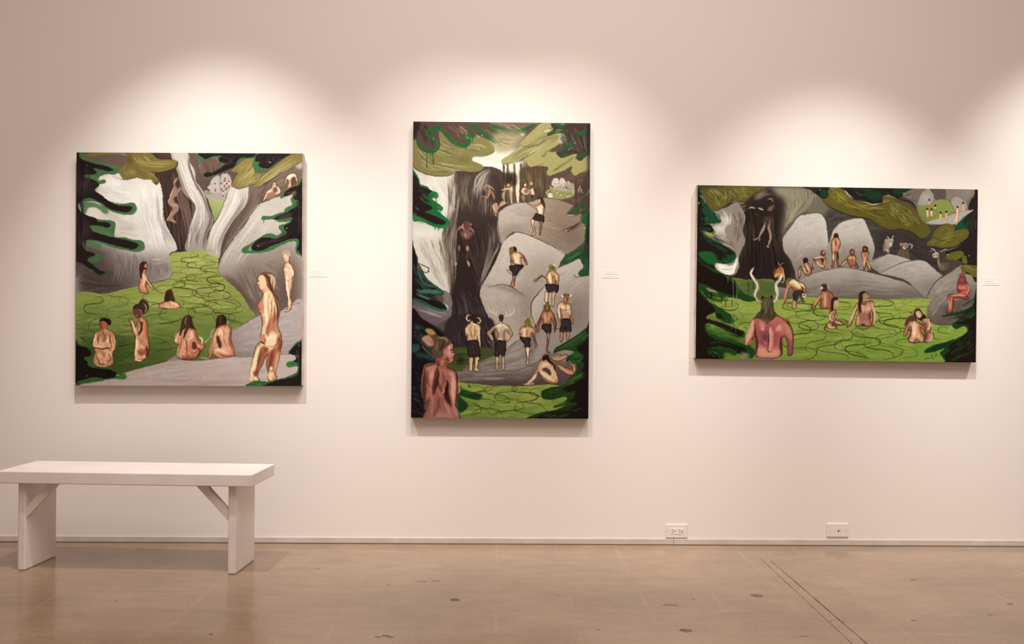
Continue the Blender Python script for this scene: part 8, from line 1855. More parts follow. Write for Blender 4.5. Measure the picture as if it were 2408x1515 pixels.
S|714031|9|0.55|0.8|0.8|2.05|0|0|1520,1084 1558,1071 1596,1076 1647,1066 1666,1095 1680,1165 1691,1203 1677,1292 1668,1305 1655,1299 1661,1203 1641,1165 1629,1203 1642,1267 1648,1305 1572,1306 1505,1303 1508,1243 1527,1179 1520,1154 1495,1192 1457,1294 1432,1314 1413,1314 1444,1275 1476,1180 1501,1110 1520,1084
C|
S|331813|1.35|0.9|0.8|0.8|0|0|0|1520,1084 1558,1071 1596,1076 1647,1066 1666,1095 1680,1165 1691,1203 1677,1292 1668,1305 1655,1299 1661,1203 1641,1165 1629,1203 1642,1267 1648,1305 1572,1306 1505,1303 1508,1243 1527,1179 1520,1154 1495,1192 1457,1294 1432,1314 1413,1314 1444,1275 1476,1180 1501,1110 1520,1084
F|3a2520|1|0|0|0|0|||1526,1071 1529,1007 1551,982 1589,978 1615,1000 1609,1032 1583,1013 1564,1064 1552,1115 1558,1179 1539,1179 1523,1116
F|a87c68|1|0|0|0|0|||1564,1007 1599,990 1615,1025 1596,1064 1570,1051
S|d9b9a4|1.6|1|0.35|0.35|0|0|0|1612,1025 1624,1025
S|e2b294|5|0.9|0.35|0.35|0|0|0|1513,1103 1470,1218 1438,1295
S|e0b194|5|0.9|0.35|0.35|0|0|0|1654,1082 1673,1158 1683,1203 1674,1292
F|d3a088|0.9|1.3|0|0|0|||1558,1115 1584,1115 1584,1172 1558,1166
F|d9a890|0.9|1.3|0|0|0|||1593,1127 1635,1127 1635,1171 1600,1172
S|8a4a40|2|1|0.35|0.35|0|0|0|1616,1159 1617,1165
F|8d5a4c|0.7|3.25|0|0|0|||1533,1192 1629,1178 1623,1254 1540,1268
S|5a3029|4|0.8|0.35|0.35|0|0|0|1551,1077 1577,1102 1602,1083
S|dba88c|5|0.8|0.35|0.35|0|0|0|1527,1205 1515,1294
S|3f221d|3|0.8|0.35|0.35|0|0|0|1635,1178 1642,1241
F|3a201c|0.8|0.975|0|0|0|||1553,1287 1591,1283 1585,1306 1559,1306
S|46502a|5|0.6|0.35|0.35|0.6|0|0|1496,1307 1572,1338 1649,1311
F|b48572|1|0|1|0|0|||2131,1229 2183,1216 2206,1248 2213,1325 2197,1350 2236,1376 2230,1421 2184,1453 2152,1447 2158,1364 2125,1274
T|8|4|1.1|0.32|24
S|6c3d2f|5.53|0.55|0.8|0.8|1.26|0|0|2131,1229 2183,1216 2206,1248 2213,1325 2197,1350 2236,1376 2230,1421 2184,1453 2152,1447 2158,1364 2125,1274 2131,1229
C|
S|331813|1.35|0.9|0.8|0.8|0|0|0|2131,1229 2183,1216 2206,1248 2213,1325 2197,1350 2236,1376 2230,1421 2184,1453 2152,1447 2158,1364 2125,1274 2131,1229
F|33201e|1|0|0|0|0|||2050,1205 2053,1166 2079,1134 2112,1146 2138,1184 2170,1216 2131,1229 2119,1249 2080,1230
F|b98f7e|1|0|0|0|0|||2066,1166 2099,1153 2125,1185 2118,1217 2093,1223 2073,1204
S|dcb8a4|4|0.9|0.35|0.35|0|0|0|2086,1172 2105,1210
S|e0b298|5|0.9|0.35|0.35|0|0|0|2190,1235 2203,1299 2158,1351
S|d8a48a|5|0.9|0.35|0.35|0|0|0|2216,1363 2223,1414 2184,1447
F|6a413a|0.8|1.95|0|0|0|||2132,1261 2170,1274 2177,1338 2145,1351
F|5a362f|0.7|1.95|0|0|0|||2145,1364 2190,1350 2184,1415 2158,1434
F|cf9c82|1|0|1|0|0|||1996,1276 2022,1253 2080,1252 2106,1274 2158,1319 2164,1338 2132,1319 2112,1313 2126,1364 2152,1402 2145,1441 2107,1451 2081,1428 2055,1457 2010,1451 2003,1416 2022,1365 2022,1314 2003,1327 1984,1384 1964,1397 1955,1385 1970,1321
T|8|4|1.4|0.32|25
S|7c4736|9|0.55|0.8|0.8|2.05|0|0|1996,1276 2022,1253 2080,1252 2106,1274 2158,1319 2164,1338 2132,1319 2112,1313 2126,1364 2152,1402 2145,1441 2107,1451 2081,1428 2055,1457 2010,1451 2003,1416 2022,1365 2022,1314 2003,1327 1984,1384 1964,1397 1955,1385 1970,1321 1996,1276
C|
S|331813|1.35|0.9|0.8|0.8|0|0|0|1996,1276 2022,1253 2080,1252 2106,1274 2158,1319 2164,1338 2132,1319 2112,1313 2126,1364 2152,1402 2145,1441 2107,1451 2081,1428 2055,1457 2010,1451 2003,1416 2022,1365 2022,1314 2003,1327 1984,1384 1964,1397 1955,1385 1970,1321 1996,1276
F|5d3a36|1|0|0|0|0|||1964,1282 1983,1231 2021,1199 2060,1211 2080,1249 2022,1253 1996,1282 1970,1302
S|efc6a4|10|0.85|0.35|0.35|0.96|0|0|2054,1262 2054,1339 2048,1403
S|b56a58|4|0.8|0.35|0.35|0|0|0|2096,1287 2106,1351 2132,1409
S|5a2620|3|0.8|0.35|0.35|0|0|0|2009,1327 2025,1352 2003,1429
S|b0705c|5|0.8|0.35|0.35|0|0|0|1983,1321 1971,1378
S|d99a88|8|0.7|0.35|0.35|0.9|0|0|2029,1403 2036,1448
S|d39080|8|0.7|0.35|0.35|0.9|0|0|2119,1409 2126,1441
S|7a3a32|2|0.8|0.35|0.35|0|0|0|2077,1416 2084,1435
S|3f211c|2.4|0.8|0.35|0.35|0|0|0|2003,1448 2055,1459 2107,1451 2158,1453
F|a85c52|1|0|1|0|0|||2455,897 2468,884 2507,890 2546,883 2563,921 2573,973 2547,1005 2566,1024 2553,1044 2507,1032 2429,1033 2423,1091 2410,1142 2417,1162 2365,1175 2371,1143 2381,1085 2367,1034 2383,998 2468,987 2465,949 2458,974
T|8|4|1.7|0.32|26
S|642a22|9|0.55|0.8|0.8|2.05|0|0|2455,897 2468,884 2507,890 2546,883 2563,921 2573,973 2547,1005 2566,1024 2553,1044 2507,1032 2429,1033 2423,1091 2410,1142 2417,1162 2365,1175 2371,1143 2381,1085 2367,1034 2383,998 2468,987 2465,949 2458,974 2455,897
C|
S|331813|1.35|0.9|0.8|0.8|0|0|0|2455,897 2468,884 2507,890 2546,883 2563,921 2573,973 2547,1005 2566,1024 2553,1044 2507,1032 2429,1033 2423,1091 2410,1142 2417,1162 2365,1175 2371,1143 2381,1085 2367,1034 2383,998 2468,987 2465,949 2458,974 2455,897
F|6a3a36|1|0|0|0|0|||2458,878 2474,820 2487,794 2519,793 2533,825 2546,883 2507,890 2468,891
F|8d4a46|1|0|0|0|0|||2480,845 2500,835 2520,845 2513,877 2487,874
F|7a4a40|1|0|0|0|0|||2467,820 2487,792 2519,792 2529,825 2500,819
S|d48a76|4|0.8|0.35|0.35|0|0|0|2549,896 2563,947 2540,999
S|d88c78|5|0.8|0.35|0.35|0|0|0|2396,1007 2468,1000 2533,1005
S|cf8574|5|0.8|0.35|0.35|0|0|0|2403,1027 2397,1085 2394,1149
S|d9988a|2.4|0.8|0.35|0.35|0|0|0|2377,1014 2374,1059 2384,1085 2374,1162
F|c47a6a|0.8|0.975|0|0|0|||2500,929 2495,941 2484,946 2473,941 2468,929 2473,917 2484,912 2495,917
F|c47a6a|0.8|0.975|0|0|0|||2539,931 2534,943 2523,948 2512,944 2508,932 2512,920 2523,915 2534,919
S|5a2420|2|0.8|0.35|0.35|0|0|0|2468,948 2494,961 2533,954
S|4a1f1c|1.6|0.8|0.35|0.35|0|0|0|2458,904 2455,949
F|b56e62|1|0|1|0|0|||545,1242 582,1216 607,1184 731,1183 763,1214 819,1245 863,1288 895,1364 914,1414 915,1521 906,1584 872,1591 865,1528 852,1440 820,1415 808,1478 815,1566 784,1610 703,1623 610,1618 560,1593 566,1492 553,1417 522,1474 498,1512 466,1493 472,1443 503,1368 515,1286
T|8|4|2|0.32|27
S|6c3229|9|0.55|0.8|0.8|2.05|0|0|545,1242 582,1216 607,1184 731,1183 763,1214 819,1245 863,1288 895,1364 914,1414 915,1521 906,1584 872,1591 865,1528 852,1440 820,1415 808,1478 815,1566 784,1610 703,1623 610,1618 560,1593 566,1492 553,1417 522,1474 498,1512 466,1493 472,1443 503,1368 515,1286 545,1242
C|
S|3a1b1a|1.8|0.85|0.8|0.8|0|0|0|545,1242 582,1216 607,1184 731,1183 763,1214 819,1245 863,1288 895,1364 914,1414 915,1521 906,1584 872,1591 865,1528 852,1440 820,1415 808,1478 815,1566 784,1610 703,1623 610,1618 560,1593 566,1492 553,1417 522,1474 498,1512 466,1493 472,1443 503,1368 515,1286 545,1242
F|4c4030|1|0|0|0|0|||606,1059 656,1045 724,1057 731,1164 757,1214 732,1252 695,1278 670,1303 639,1278 601,1254 551,1242 595,1185 610,1140
F|7d7356|0.7|5.2|0|0|0|||700,1108 689,1143 663,1159 636,1144 625,1109 636,1073 662,1058 689,1072
H|40|3a3026 5d5038 6d6146 2d241e 857a5c|2.2|0.6|0.2|0.7|0|625,1077 619,1165 582,1241|718,1076 719,1164 732,1246
F|6d5340|0.7|2.6|0|0|0|||620,1266 657,1253 707,1265 682,1303 664,1316
S|8d7a68|8|1|0.8|0.4|0|0|0|606,1090 575,1078 550,1034 562,990 580,952 562,909 524,853 511,815 517,790
S|d9cdbc|4|0.9|0.35|0.35|0|0|0|597,1090 563,1066 550,1022 568,971 568,927 537,878 514,828 520,784
S|d3c6b4|7|1|0.8|0.4|0|0|0|731,1082 755,1050 758,994 748,937 773,886 798,835 791,791
S|7d6a5a|3|0.8|0.35|0.35|0|0|0|725,1082 743,1044 749,1000
F|2a1f1c|1|0|0|0|0|||612,1059 618,1030 637,1052
F|2a1f1c|1|0|0|0|0|||693,1045 709,1026 721,1057
S|d9cdbc|5|0.95|0.35|0.35|0|0|0|536,772 511,816 518,847 537,885
S|d6cab9|6|0.95|0.35|0.35|0|0|0|779,786 804,817 792,868 767,906
F|8a4650|0.85|4.55|0|0|0|||564,1292 608,1279 670,1290 683,1378 678,1535 640,1517 584,1480 571,1379
F|a8555a|0.8|5.2|0|0|0|||707,1290 807,1314 795,1415 752,1503 709,1491 695,1378
F|d58e7c|0.9|3.25|0|0|0|||601,1285 639,1278 651,1328 627,1354 596,1329
F|eeb39c|0.9|1.95|0|0|0|||642,1347 637,1355 627,1359 616,1356 612,1348 616,1340 627,1336 637,1339
F|e0a48c|0.9|2.6|0|0|0|||757,1327 795,1302 807,1346 770,1371 751,1359
S|dc9c86|14|0.9|0.35|0.35|0.9|0|0|701,1340 702,1410 696,1542
S|5a2c30|4|0.9|0.35|0.35|0.3|0|0|680,1353 683,1441 681,1548
F|d39683|0.9|3.9|0|0|0|||584,1517 672,1536 690,1567 734,1535 790,1541 778,1604 697,1620 597,1611
F|93505a|0.8|3.9|0|0|0|||739,1378 783,1396 771,1491 734,1522 727,1441
S|d8988c|3|0.7|0.35|0.35|0|0|0|640,1460 659,1479 671,1479
F|6d3840|0.7|2.6|0|0|0|||627,1404 677,1397 677,1473 640,1454
S|e0a590|12|0.85|0.35|0.35|1.2|0|0|533,1267 521,1349 485,1443 476,1487
S|b0606a|8|0.7|0.35|0.35|0.9|0|0|522,1455 497,1499
S|54272c|6|0.85|0.35|0.35|0.6|0|0|552,1304 559,1398 578,1480 569,1587
S|4a2324|6|0.8|0.35|0.35|0.6|0|0|802,1415 802,1503 809,1585
S|c98674|10|0.8|0.35|0.35|1.2|0|0|838,1289 883,1376 896,1439
S|8a4a50|8|0.8|0.35|0.35|0.9|0|0|827,1402 877,1477 897,1578
S|c4685e|8|0.7|0.35|0.35|1.2|0|0|763,1239 813,1264
S|5a2a2c|2.4|0.8|0.35|0.35|0|0|0|678,1535 687,1561 709,1560
S|3a1d1c|3|0.8|0.35|0.35|0|0|0|844,1244 895,1326 920,1414
S|6d4a40|3|0.7|0.35|0.35|0|0|0|585,1615 697,1626 797,1610
S|d99c86|3|1|0.35|0.35|0|0|0|466,1496 485,1499
F|b5673f|1|0|0|0|0|||735,850 741,806 766,768 804,761 823,817 829,880 823,889 810,842 798,817 773,849 748,856
F|d8a05c|0.95|0.65|0|0|0|||735,831 779,818 773,856 735,856
S|b09a7a|1.6|0.9|0.35|0.35|0|0|0|772,755 791,736 816,716
S|b09a7a|1.6|0.9|0.35|0.35|0|0|0|778,748 763,714
S|8a8577|2|0.8|0.35|0.35|0|0|0|747,768 729,793 726,844
S|d08a62|4|0.9|0.35|0.35|0|0|0|813,779 823,867
S|7d5a34|4|0.8|0.35|0.35|0|0|0|766,774 804,773
S|c9a58e|3.4|0.9|0.35|0.35|0|0|0|816,810 823,873 811,905 792,899
S|b87f66|6|0.9|0.35|0.35|0|0|0|848,904 855,954 830,1049 818,1087
F|4a4036|0.8|1.3|0|0|0|||754,849 779,855 761,931 792,943 830,917 829,873 805,930 773,912
F|625a2e|1|0|1|0|0.3|||-3,1 289,-1 624,-4 611,28 537,74 494,106 445,146 389,153 327,130 266,188 186,234 131,241 93,192 62,124 13,70 0,51
H|160|7f7638 6a622f 938a4c 524b26 403a20 a39a5c 5f572c|2.6|0.55|0.12|0.4|0.4|19,26 136,110 180,221|264,12 314,74 266,175
H|110|7f7638 6a622f 938a4c 524b26 403a20 a39a5c 5f572c|2.6|0.55|0.12|0.4|0.4|264,19 351,104 444,133|413,8 506,43 605,9
C|
S|3f3820|2|0.8|0.35|0.35|0|0|0|131,241 186,235 266,189 327,131
S|3f3820|2|0.8|0.35|0.35|0|0|0|389,155 445,147 500,105 543,71 617,9
F|35402a|0.8|3.25|0|0|0|||-3,1 252,-3 154,22 43,37 0,51
F|22442d|1|0|0|0|0.5|||-3,70 43,81 81,161 124,229 186,290 224,333 193,353 125,360 76,362 125,379 144,416 107,436 46,418 83,480 194,534 293,582 355,625 365,687 319,726 251,739 183,728 171,747 178,784 233,827 320,870 332,907 -11,913 -4,332
F|241d1c|1|0|0|0|0.5|||-3,70 25,100 32,169 63,224 32,219 69,268 143,316 88,305 33,313 82,343 64,362 15,363 83,380 58,406 21,394 46,450 126,517 219,565 306,600 355,643 318,657 257,639 294,676 257,702 183,697 109,630 23,625 17,663 97,723 159,754 172,803 233,846 308,889 333,913 -11,919
F|265a2d|0.9|1.95|0|0|0|||23,650 72,624 158,635 195,703 159,747 91,730 42,687
F|1f4a33|0.85|2.6|0|0|0|||38,219 106,217 180,278 217,333 156,353 94,324
F|1d4a2a|0.85|2.6|0|0|0|||232,690 294,670 361,637 356,693 294,732
H|90|2a2322 1d3526 2d5030 191312 3a4a34|4|0.5|0.12|0.45|0.6|8,238 76,330 125,360|16,519 139,566 324,650
H|60|1c2a1d 2a4a2b 191413 333026|4|0.55|0.15|0.5|0.6|5,644 79,767 234,858|6,831 80,892 172,910
S|8d8480|5|0.7|0.35|0.35|0|0|0|19,101 56,118 75,168
S|595048|3|0.6|0.35|0.35|0|0|0|44,87 75,143 131,235
F|a8c83c|0.9|0.52|0|0|0|||18,169 17,176 12,178 8,176 6,170 8,163 12,161 17,163
S|17110f|5|0.9|0.35|0.35|0|0|0|58,387 95,380 132,398 135,435 89,436
S|fff8ee|1.4|1|0.35|0.35|0|0|0|85,311 91,308
S|d9d0c5|2|0.6|0.35|0.35|0|0|0|168,253 211,327
F|a3a55c|0.8|1.62|0|0|0|||74,443 126,448 169,472 139,485 95,474
S|f2ece2|1|0|0.35|0.35|0|0|0|122,742 91,711
F|23421f|1|0|0|0|0.5|||-6,812 221,820 320,869 357,887 395,943 438,1005 544,1053 557,1078 482,1092 408,1068 297,1051 235,1033 161,984 111,966 136,1028 143,1059 100,1060 137,1103 223,1152 310,1207 347,1244 348,1294 298,1295 199,1252 175,1196 113,1222 101,1259 200,1296 274,1320 360,1338 453,1374 454,1424 410,1425 324,1401 237,1339 132,1296 96,1309 114,1372 188,1414 324,1451 460,1493 522,1524 554,1555 535,1618 486,1618 436,1556 362,1601 276,1570 264,1632 276,1651 -6,1653
F|221a18|1|0|0|0|0.5|||-6,812 172,821 270,857 357,931 383,1006 358,1037 296,1026 222,1002 142,965 74,935 25,930 26,998 82,1072 162,1146 175,1196 113,1222 89,1260 114,1259 237,1295 354,1338 441,1381 423,1412 361,1400 274,1364 175,1315 89,1303 96,1384 176,1446 324,1482 473,1531 479,1568 436,1594 362,1557 275,1539 177,1521 134,1540 177,1583 227,1651 -6,1653
H|50|2f5a28 24401f 456f30 1a1512|4|0.6|0.15|0.5|0.5|50,917 173,1009 358,1044|38,1011 112,1072 223,1145
H|70|355f28 4d7a35 22381a 1b1512|4|0.6|0.15|0.5|0.5|96,1309 237,1364 435,1418|114,1359 207,1414 454,1493
F|5f7f38|0.75|3.9|0|0|0|||108,1309 188,1327 311,1382 361,1419 275,1414 164,1371
F|8a9a58|0.7|2.6|0|0|0|||182,1333 175,1342 157,1346 140,1343 133,1334 140,1325 157,1321 174,1325
H|30|26401f 17120f 3a5a2a|4|0.6|0.2|0.6|0.5|175,1196 267,1220|187,1252 335,1282
H|50|27481f 1b1512 38602b 162010|4.5|0.6|0.15|0.5|0.5|103,1478 238,1476 454,1537|86,1602 178,1633 264,1645
F|1e4520|0.9|1.95|0|0|0|||485,1499 547,1536 554,1593 511,1625 480,1593
F|5f7f30|0.8|2.6|0|0|0|||276,1576 362,1601 424,1631 276,1645
F|7d7a6a|0.7|1.95|0|0|0|||424,1569 498,1581 505,1631 437,1638
S|c9c3b5|1.2|0.7|0.35|0.35|0|0|0|442,1587 492,1593
S|8f9a78|1.4|0.75|0.8|0.6|0|0|0|341,856 347,1025 353,1119 335,1257 336,1351
S|8f9a78|1.4|0.75|0.8|0.6|0|0|0|379,893 380,1068 375,1194 374,1381
S|8f9a78|1.4|0.75|0.8|0.6|0|0|0|295,857 297,919
S|8f9a78|1.4|0.75|0.8|0.6|0|0|0|397,905 400,1005
S|8f9a78|1.4|0.75|0.8|0.6|0|0|0|380,1056 384,1143
S|26381c|2.2|0.85|0.8|0.8|0|0|0|235,1033 238,1095
S|26381c|2.2|0.85|0.8|0.8|0|0|0|275,1082 276,1139
S|26381c|2.2|0.85|0.8|0.8|0|0|0|334,1081 337,1125
S|26381c|2.2|0.85|0.8|0.8|0|0|0|244,1051 244,1083
S|26381c|2.2|0.85|0.8|0.8|0|0|0|487,904 491,1010
S|26381c|2.2|0.85|0.8|0.8|0|0|0|531,909 534,978
S|2a3514|2.4|0.8|0.35|0.35|0|0|0|198,1096 223,1083 309,1088
S|2f3a18|2.2|0.85|0.35|0.35|0|0|0|174,1109 186,1140 248,1164 328,1175 384,1156 396,1124 371,1106
S|191310|3.5|0.9|0.35|0.35|0|0|0|81,960 130,991 143,1059 100,1060
F|b5b39a|0.7|1.3|0|0|0|||87,969 124,972 167,996 130,1003
F|29231f|1|0|0|0|0.5|||963,-7 1221,-8 1449,-5 1898,-8 2091,6 2027,39 1930,68 1898,94 1779,142 1655,158 1546,123 1469,106 1386,31 1322,1 1234,23 1222,100 1171,107 1120,71 1057,28
H|40|1d1715 3a302b 1f3a28 2d2521|3.4|0.55|0.15|0.5|0.6|1007,4 1120,52 1196,100|1082,-4 1171,18 1215,68
H|80|1b1513 3a302c 1f3f2d 2f4a35 282019|3.6|0.55|0.12|0.45|0.6|1418,5 1546,91 1674,145|1513,-4 1705,35 1834,58
F|1f3f2e|0.9|1.95|0|0|0|||1152,44 1196,24 1221,55 1215,106 1171,95
F|1f3d2c|0.85|3.25|0|0|0|||1577,39 1641,56 1718,41 1693,119 1597,89
F|1f3f2b|0.85|3.25|0|0|0|||1859,-1 2007,8 1930,61 1846,57
F|5d5428|1|0|1|0|0.3|||1165,107 1209,113 1234,67 1221,42 1259,10 1322,1 1367,19 1405,63 1469,118 1546,129 1655,155 1738,143 1737,86 1782,65 1834,77 1898,107 1995,156 2047,199 2093,256 2158,331 2191,408 2152,460 2100,468 2029,411 1951,388 1900,376 1810,391 1707,355 1611,293 1483,271 1362,236 1260,194 1197,151
H|170|8a7a38 756a30 a08d48 544a22 665c2c b09c58 40381e|2.6|0.55|0.08|0.3|0.4|1221,49 1323,141 1514,219 1771,315|1322,8 1418,107 1578,167 1834,96
H|150|7f7638 6a622f 938a4c 524b26 403a20 a39a5c 5f572c|2.8|0.55|0.1|0.35|0.4|1738,162 1867,287 1996,374|1834,90 1995,169 2125,345
H|60|5d5626 4a4420 7a722f|3|0.5|0.15|0.5|0.3|1642,267 1771,353 1900,363|1770,194 1867,287 1964,349
F|a89440|0.5|10|0|0|0|||1405,88 1385,111 1336,122 1286,114 1266,92 1286,69 1335,58 1385,66
F|544d24|0.5|12|0|0|0|||1815,263 1793,299 1739,316 1684,302 1662,266 1684,230 1738,213 1793,227
F|4f4a24|0.6|12|0|0|0|||2113,345 2098,391 2061,411 2024,393 2009,348 2024,302 2060,282 2097,300
C|
S|2a241a|2.2|0.85|0.35|0.35|0|0|0|1165,107 1209,163 1273,200 1368,241 1483,274 1611,296 1713,358 1810,394
S|2f2a1c|2|0.85|0.35|0.35|0|0|0|1900,377 1951,391 2029,418 2100,469 2152,463
S|d9d2c6|1.4|0.8|0.35|0.35|0|0|0|1234,17 1272,0 1322,5
S|cfc6ba|1|0.7|0.35|0.35|0|0|0|1253,22 1284,15
S|e2dad0|1.6|0.85|0.35|0.35|0|0|0|1373,19 1424,69 1463,99
S|cfc6bb|1|0.8|0.35|0.35|0|0|0|1386,44 1444,100
S|e9e2d6|1.6|0.9|0.35|0.35|0|0|0|1552,126 1642,155 1738,144
S|1f1a12|2|0.9|0.35|0.35|0|0|0|1847,89 1911,107 1995,124 2047,167 2066,205
S|d3ccbb|1.2|0.8|0.35|0.35|0|0|0|1750,73 1808,74 1860,102
S|d9cfc6|2.6|0.8|0.35|0.35|0|0|0|1930,48 2001,43
S|fff8ee|1.4|1|0.35|0.35|0|0|0|1076,88 1083,89
S|fff8ee|1.2|1|0.35|0.35|0|0|0|1145,25 1149,29
S|2c2716|1.6|0.5|0.35|0.35|0|0|0|1835,262 1899,261
S|2c2716|2|0.5|0.35|0.35|0|0|0.3|1860,191 1867,249 1893,299
S|3a3418|2|0.5|0.35|0.35|0|0|0|1674,196 1668,254
F|75685f|1|0|0|0|0|||1931,68 2015,8 2099,2 2352,-5 2647,-3 2648,216 2582,218 2452,325 2289,335 2153,332 2087,256 2048,154 2009,110
H|24|6a5a52 83766c 5a4c46|3|0.5|0.3|0.8|0|1944,74 2028,27|2009,117 2100,140
F|9a8e8a|1|0|0|0|0|||2074,147 2099,63 2151,1 2183,0 2216,47 2236,104 2190,151 2100,159
F|ada29e|0.8|3.9|0|0|0|||2197,86 2183,114 2151,126 2119,116 2106,89 2119,61 2151,49 2183,59
F|5d524c|1|0|0|0|0|||2190,0 2307,-4 2339,37 2340,82 2242,104 2216,47
F|83776f|1|0|0|0|0|||2346,102 2339,50 2372,-5 2607,-6 2607,36 2549,96 2503,143 2385,107
F|a09490|1|0|0|0|0|||2385,120 2424,74 2483,91 2536,142 2516,207 2438,209 2412,171
F|94877c|0.8|4.55|0|0|0|||2588,31 2572,54 2535,64 2498,56 2483,33 2498,10 2535,0 2572,8
F|848c50|1|0|0|0|0|74803f|2255,110 2191,292|2080,163 2190,151 2255,101 2340,99 2379,120 2425,203 2360,243 2308,276 2165,306 2126,281 2087,218
F|a89c95|1|0|0|0|0|||2159,325 2230,291 2321,270 2393,239 2484,214 2602,192 2517,252 2439,325 2308,334
S|453a35|1.2|0.7|0.35|0.35|0|0|0|2190,154 2242,104 2340,99 2379,121 2418,196
F|d9ab90|1|0|1|0|0|||2170,113 2181,109 2191,115 2192,130 2195,154 2179,154 2169,131
T|8|4|1.1|0.32|28
S|824e3c|1.6|0.55|0.8|0.8|0.365|0|0|2170,113 2181,109 2191,115 2192,130 2195,154 2179,154 2169,131 2170,113
C|
S|7a4a3c|0.8|0.3|0.8|0.8|0|0|0|2170,113 2181,109 2191,115 2192,130 2195,154 2179,154 2169,131 2170,113
F|3a2420|1|0|0|0|0|||2190,104 2187,112 2181,116 2174,113 2171,105 2174,97 2180,94 2187,97
F|d9ab90|1|0|1|0|0|||2229,169 2239,166 2250,172 2251,174 2247,185 2232,185 2228,174
T|8|4|1.4|0.32|29
S|824e3c|1.6|0.55|0.8|0.8|0.365|0|0|2229,169 2239,166 2250,172 2251,174 2247,185 2232,185 2228,174 2229,169
C|
S|7a4a3c|0.8|0.3|0.8|0.8|0|0|0|2229,169 2239,166 2250,172 2251,174 2247,185 2232,185 2228,174 2229,169
F|3a2420|1|0|0|0|0|||2249,161 2246,169 2239,172 2232,169 2229,161 2232,153 2239,150 2246,153
F|d9ab90|1|0|1|0|0|||2154,200 2165,196 2175,202 2177,228 2176,264 2161,264 2153,229
T|8|4|1.7|0.32|30
S|824e3c|1.6|0.55|0.8|0.8|0.365|0|0|2154,200 2165,196 2175,202 2177,228 2176,264 2161,264 2153,229 2154,200
C|
S|7a4a3c|0.8|0.3|0.8|0.8|0|0|0|2154,200 2165,196 2175,202 2177,228 2176,264 2161,264 2153,229 2154,200
F|3a2420|1|0|0|0|0|||2174,192 2172,199 2165,203 2158,200 2155,192 2158,184 2165,181 2172,184
F|d9ab90|1|0|1|0|0|||2193,202 2204,199 2214,205 2216,227 2215,259 2199,260 2192,228
T|8|4|2|0.32|31
S|824e3c|1.6|0.55|0.8|0.8|0.365|0|0|2193,202 2204,199 2214,205 2216,227 2215,259 2199,260 2192,228 2193,202
C|
S|7a4a3c|0.8|0.3|0.8|0.8|0|0|0|2193,202 2204,199 2214,205 2216,227 2215,259 2199,260 2192,228 2193,202
F|3a2420|1|0|0|0|0|||2213,194 2211,202 2204,205 2197,202 2194,194 2197,187 2204,183 2210,186
F|d9ab90|1|0|1|0|0|||2278,232 2288,229 2299,235 2300,254 2293,283 2278,284 2277,255
T|8|4|1.1|0.32|32
S|824e3c|1.6|0.55|0.8|0.8|0.365|0|0|2278,232 2288,229 2299,235 2300,254 2293,283 2278,284 2277,255 2278,232
C|
S|7a4a3c|0.8|0.3|0.8|0.8|0|0|0|2278,232 2288,229 2299,235 2300,254 2293,283 2278,284 2277,255 2278,232
F|3a2420|1|0|0|0|0|||2298,224 2295,232 2288,235 2281,232 2279,224 2281,217 2288,213 2295,216
F|d9ab90|1|0|1|0|0|||2333,224 2344,221 2354,227 2355,248 2355,278 2339,279 2332,249
T|8|4|1.4|0.32|33
S|824e3c|1.6|0.55|0.8|0.8|0.365|0|0|2333,224 2344,221 2354,227 2355,248 2355,278 2339,279 2332,249 2333,224
C|
S|7a4a3c|0.8|0.3|0.8|0.8|0|0|0|2333,224 2344,221 2354,227 2355,248 2355,278 2339,279 2332,249 2333,224
F|3a2420|1|0|0|0|0|||2353,216 2350,224 2344,227 2337,224 2334,217 2337,209 2343,205 2350,208
F|d9ab90|1|0|1|0|0|||2437,177 2448,173 2458,179 2460,250 2450,331 2434,331 2436,251
T|8|4|1.7|0.32|34
S|824e3c|1.6|0.55|0.8|0.8|0.365|0|0|2437,177 2448,173 2458,179 2460,250 2450,331 2434,331 2436,251 2437,177
C|
S|7a4a3c|0.8|0.3|0.8|0.8|0|0|0|2437,177 2448,173 2458,179 2460,250 2450,331 2434,331 2436,251 2437,177
F|3a2420|1|0|0|0|0|||2457,168 2455,176 2448,180 2441,176 2438,169 2441,161 2448,158 2455,161
F|d9ab90|1|0|1|0|0|||2493,136 2503,133 2514,139 2515,168 2515,207 2499,207 2491,169
T|8|4|2|0.32|35
S|824e3c|1.6|0.55|0.8|0.8|0.365|0|0|2493,136 2503,133 2514,139 2515,168 2515,207 2499,207 2491,169 2493,136
C|
S|7a4a3c|0.8|0.3|0.8|0.8|0|0|0|2493,136 2503,133 2514,139 2515,168 2515,207 2499,207 2491,169 2493,136
F|3a2420|1|0|0|0|0|||2513,128 2510,136 2503,139 2496,136 2493,129 2496,121 2503,117 2510,120
S|e0b698|3|0.9|0.35|0.35|0|0|0|2451,221 2438,273 2419,325
S|c08a70|3|0.9|0.35|0.35|0|0|0|2458,247 2452,325
S|c98f74|3|0.9|0.35|0.35|0|0|0|2295,270 2321,276 2347,269
F|2c2524|1|0|0|0|0.5|||2647,0 2610,4 2607,49 2562,128 2556,193 2602,192 2536,245 2471,311 2426,377 2465,382 2550,374 2557,425 2518,484 2453,531 2388,571 2342,597 2362,661 2453,666 2506,697 2486,743 2519,787 2585,812 2651,824
F|1f4a38|0.95|1.3|0|0|0|||2426,370 2465,311 2536,258 2504,323 2576,302 2543,374 2459,382
S|243f30|8|0.8|0.35|0.35|0|0|0|2550,322 2615,295
H|50|1d1716 2b3f33 3a302d 47443c|3.6|0.55|0.15|0.5|0.6|2549,206 2517,336 2550,432|2641,171 2642,333 2642,462
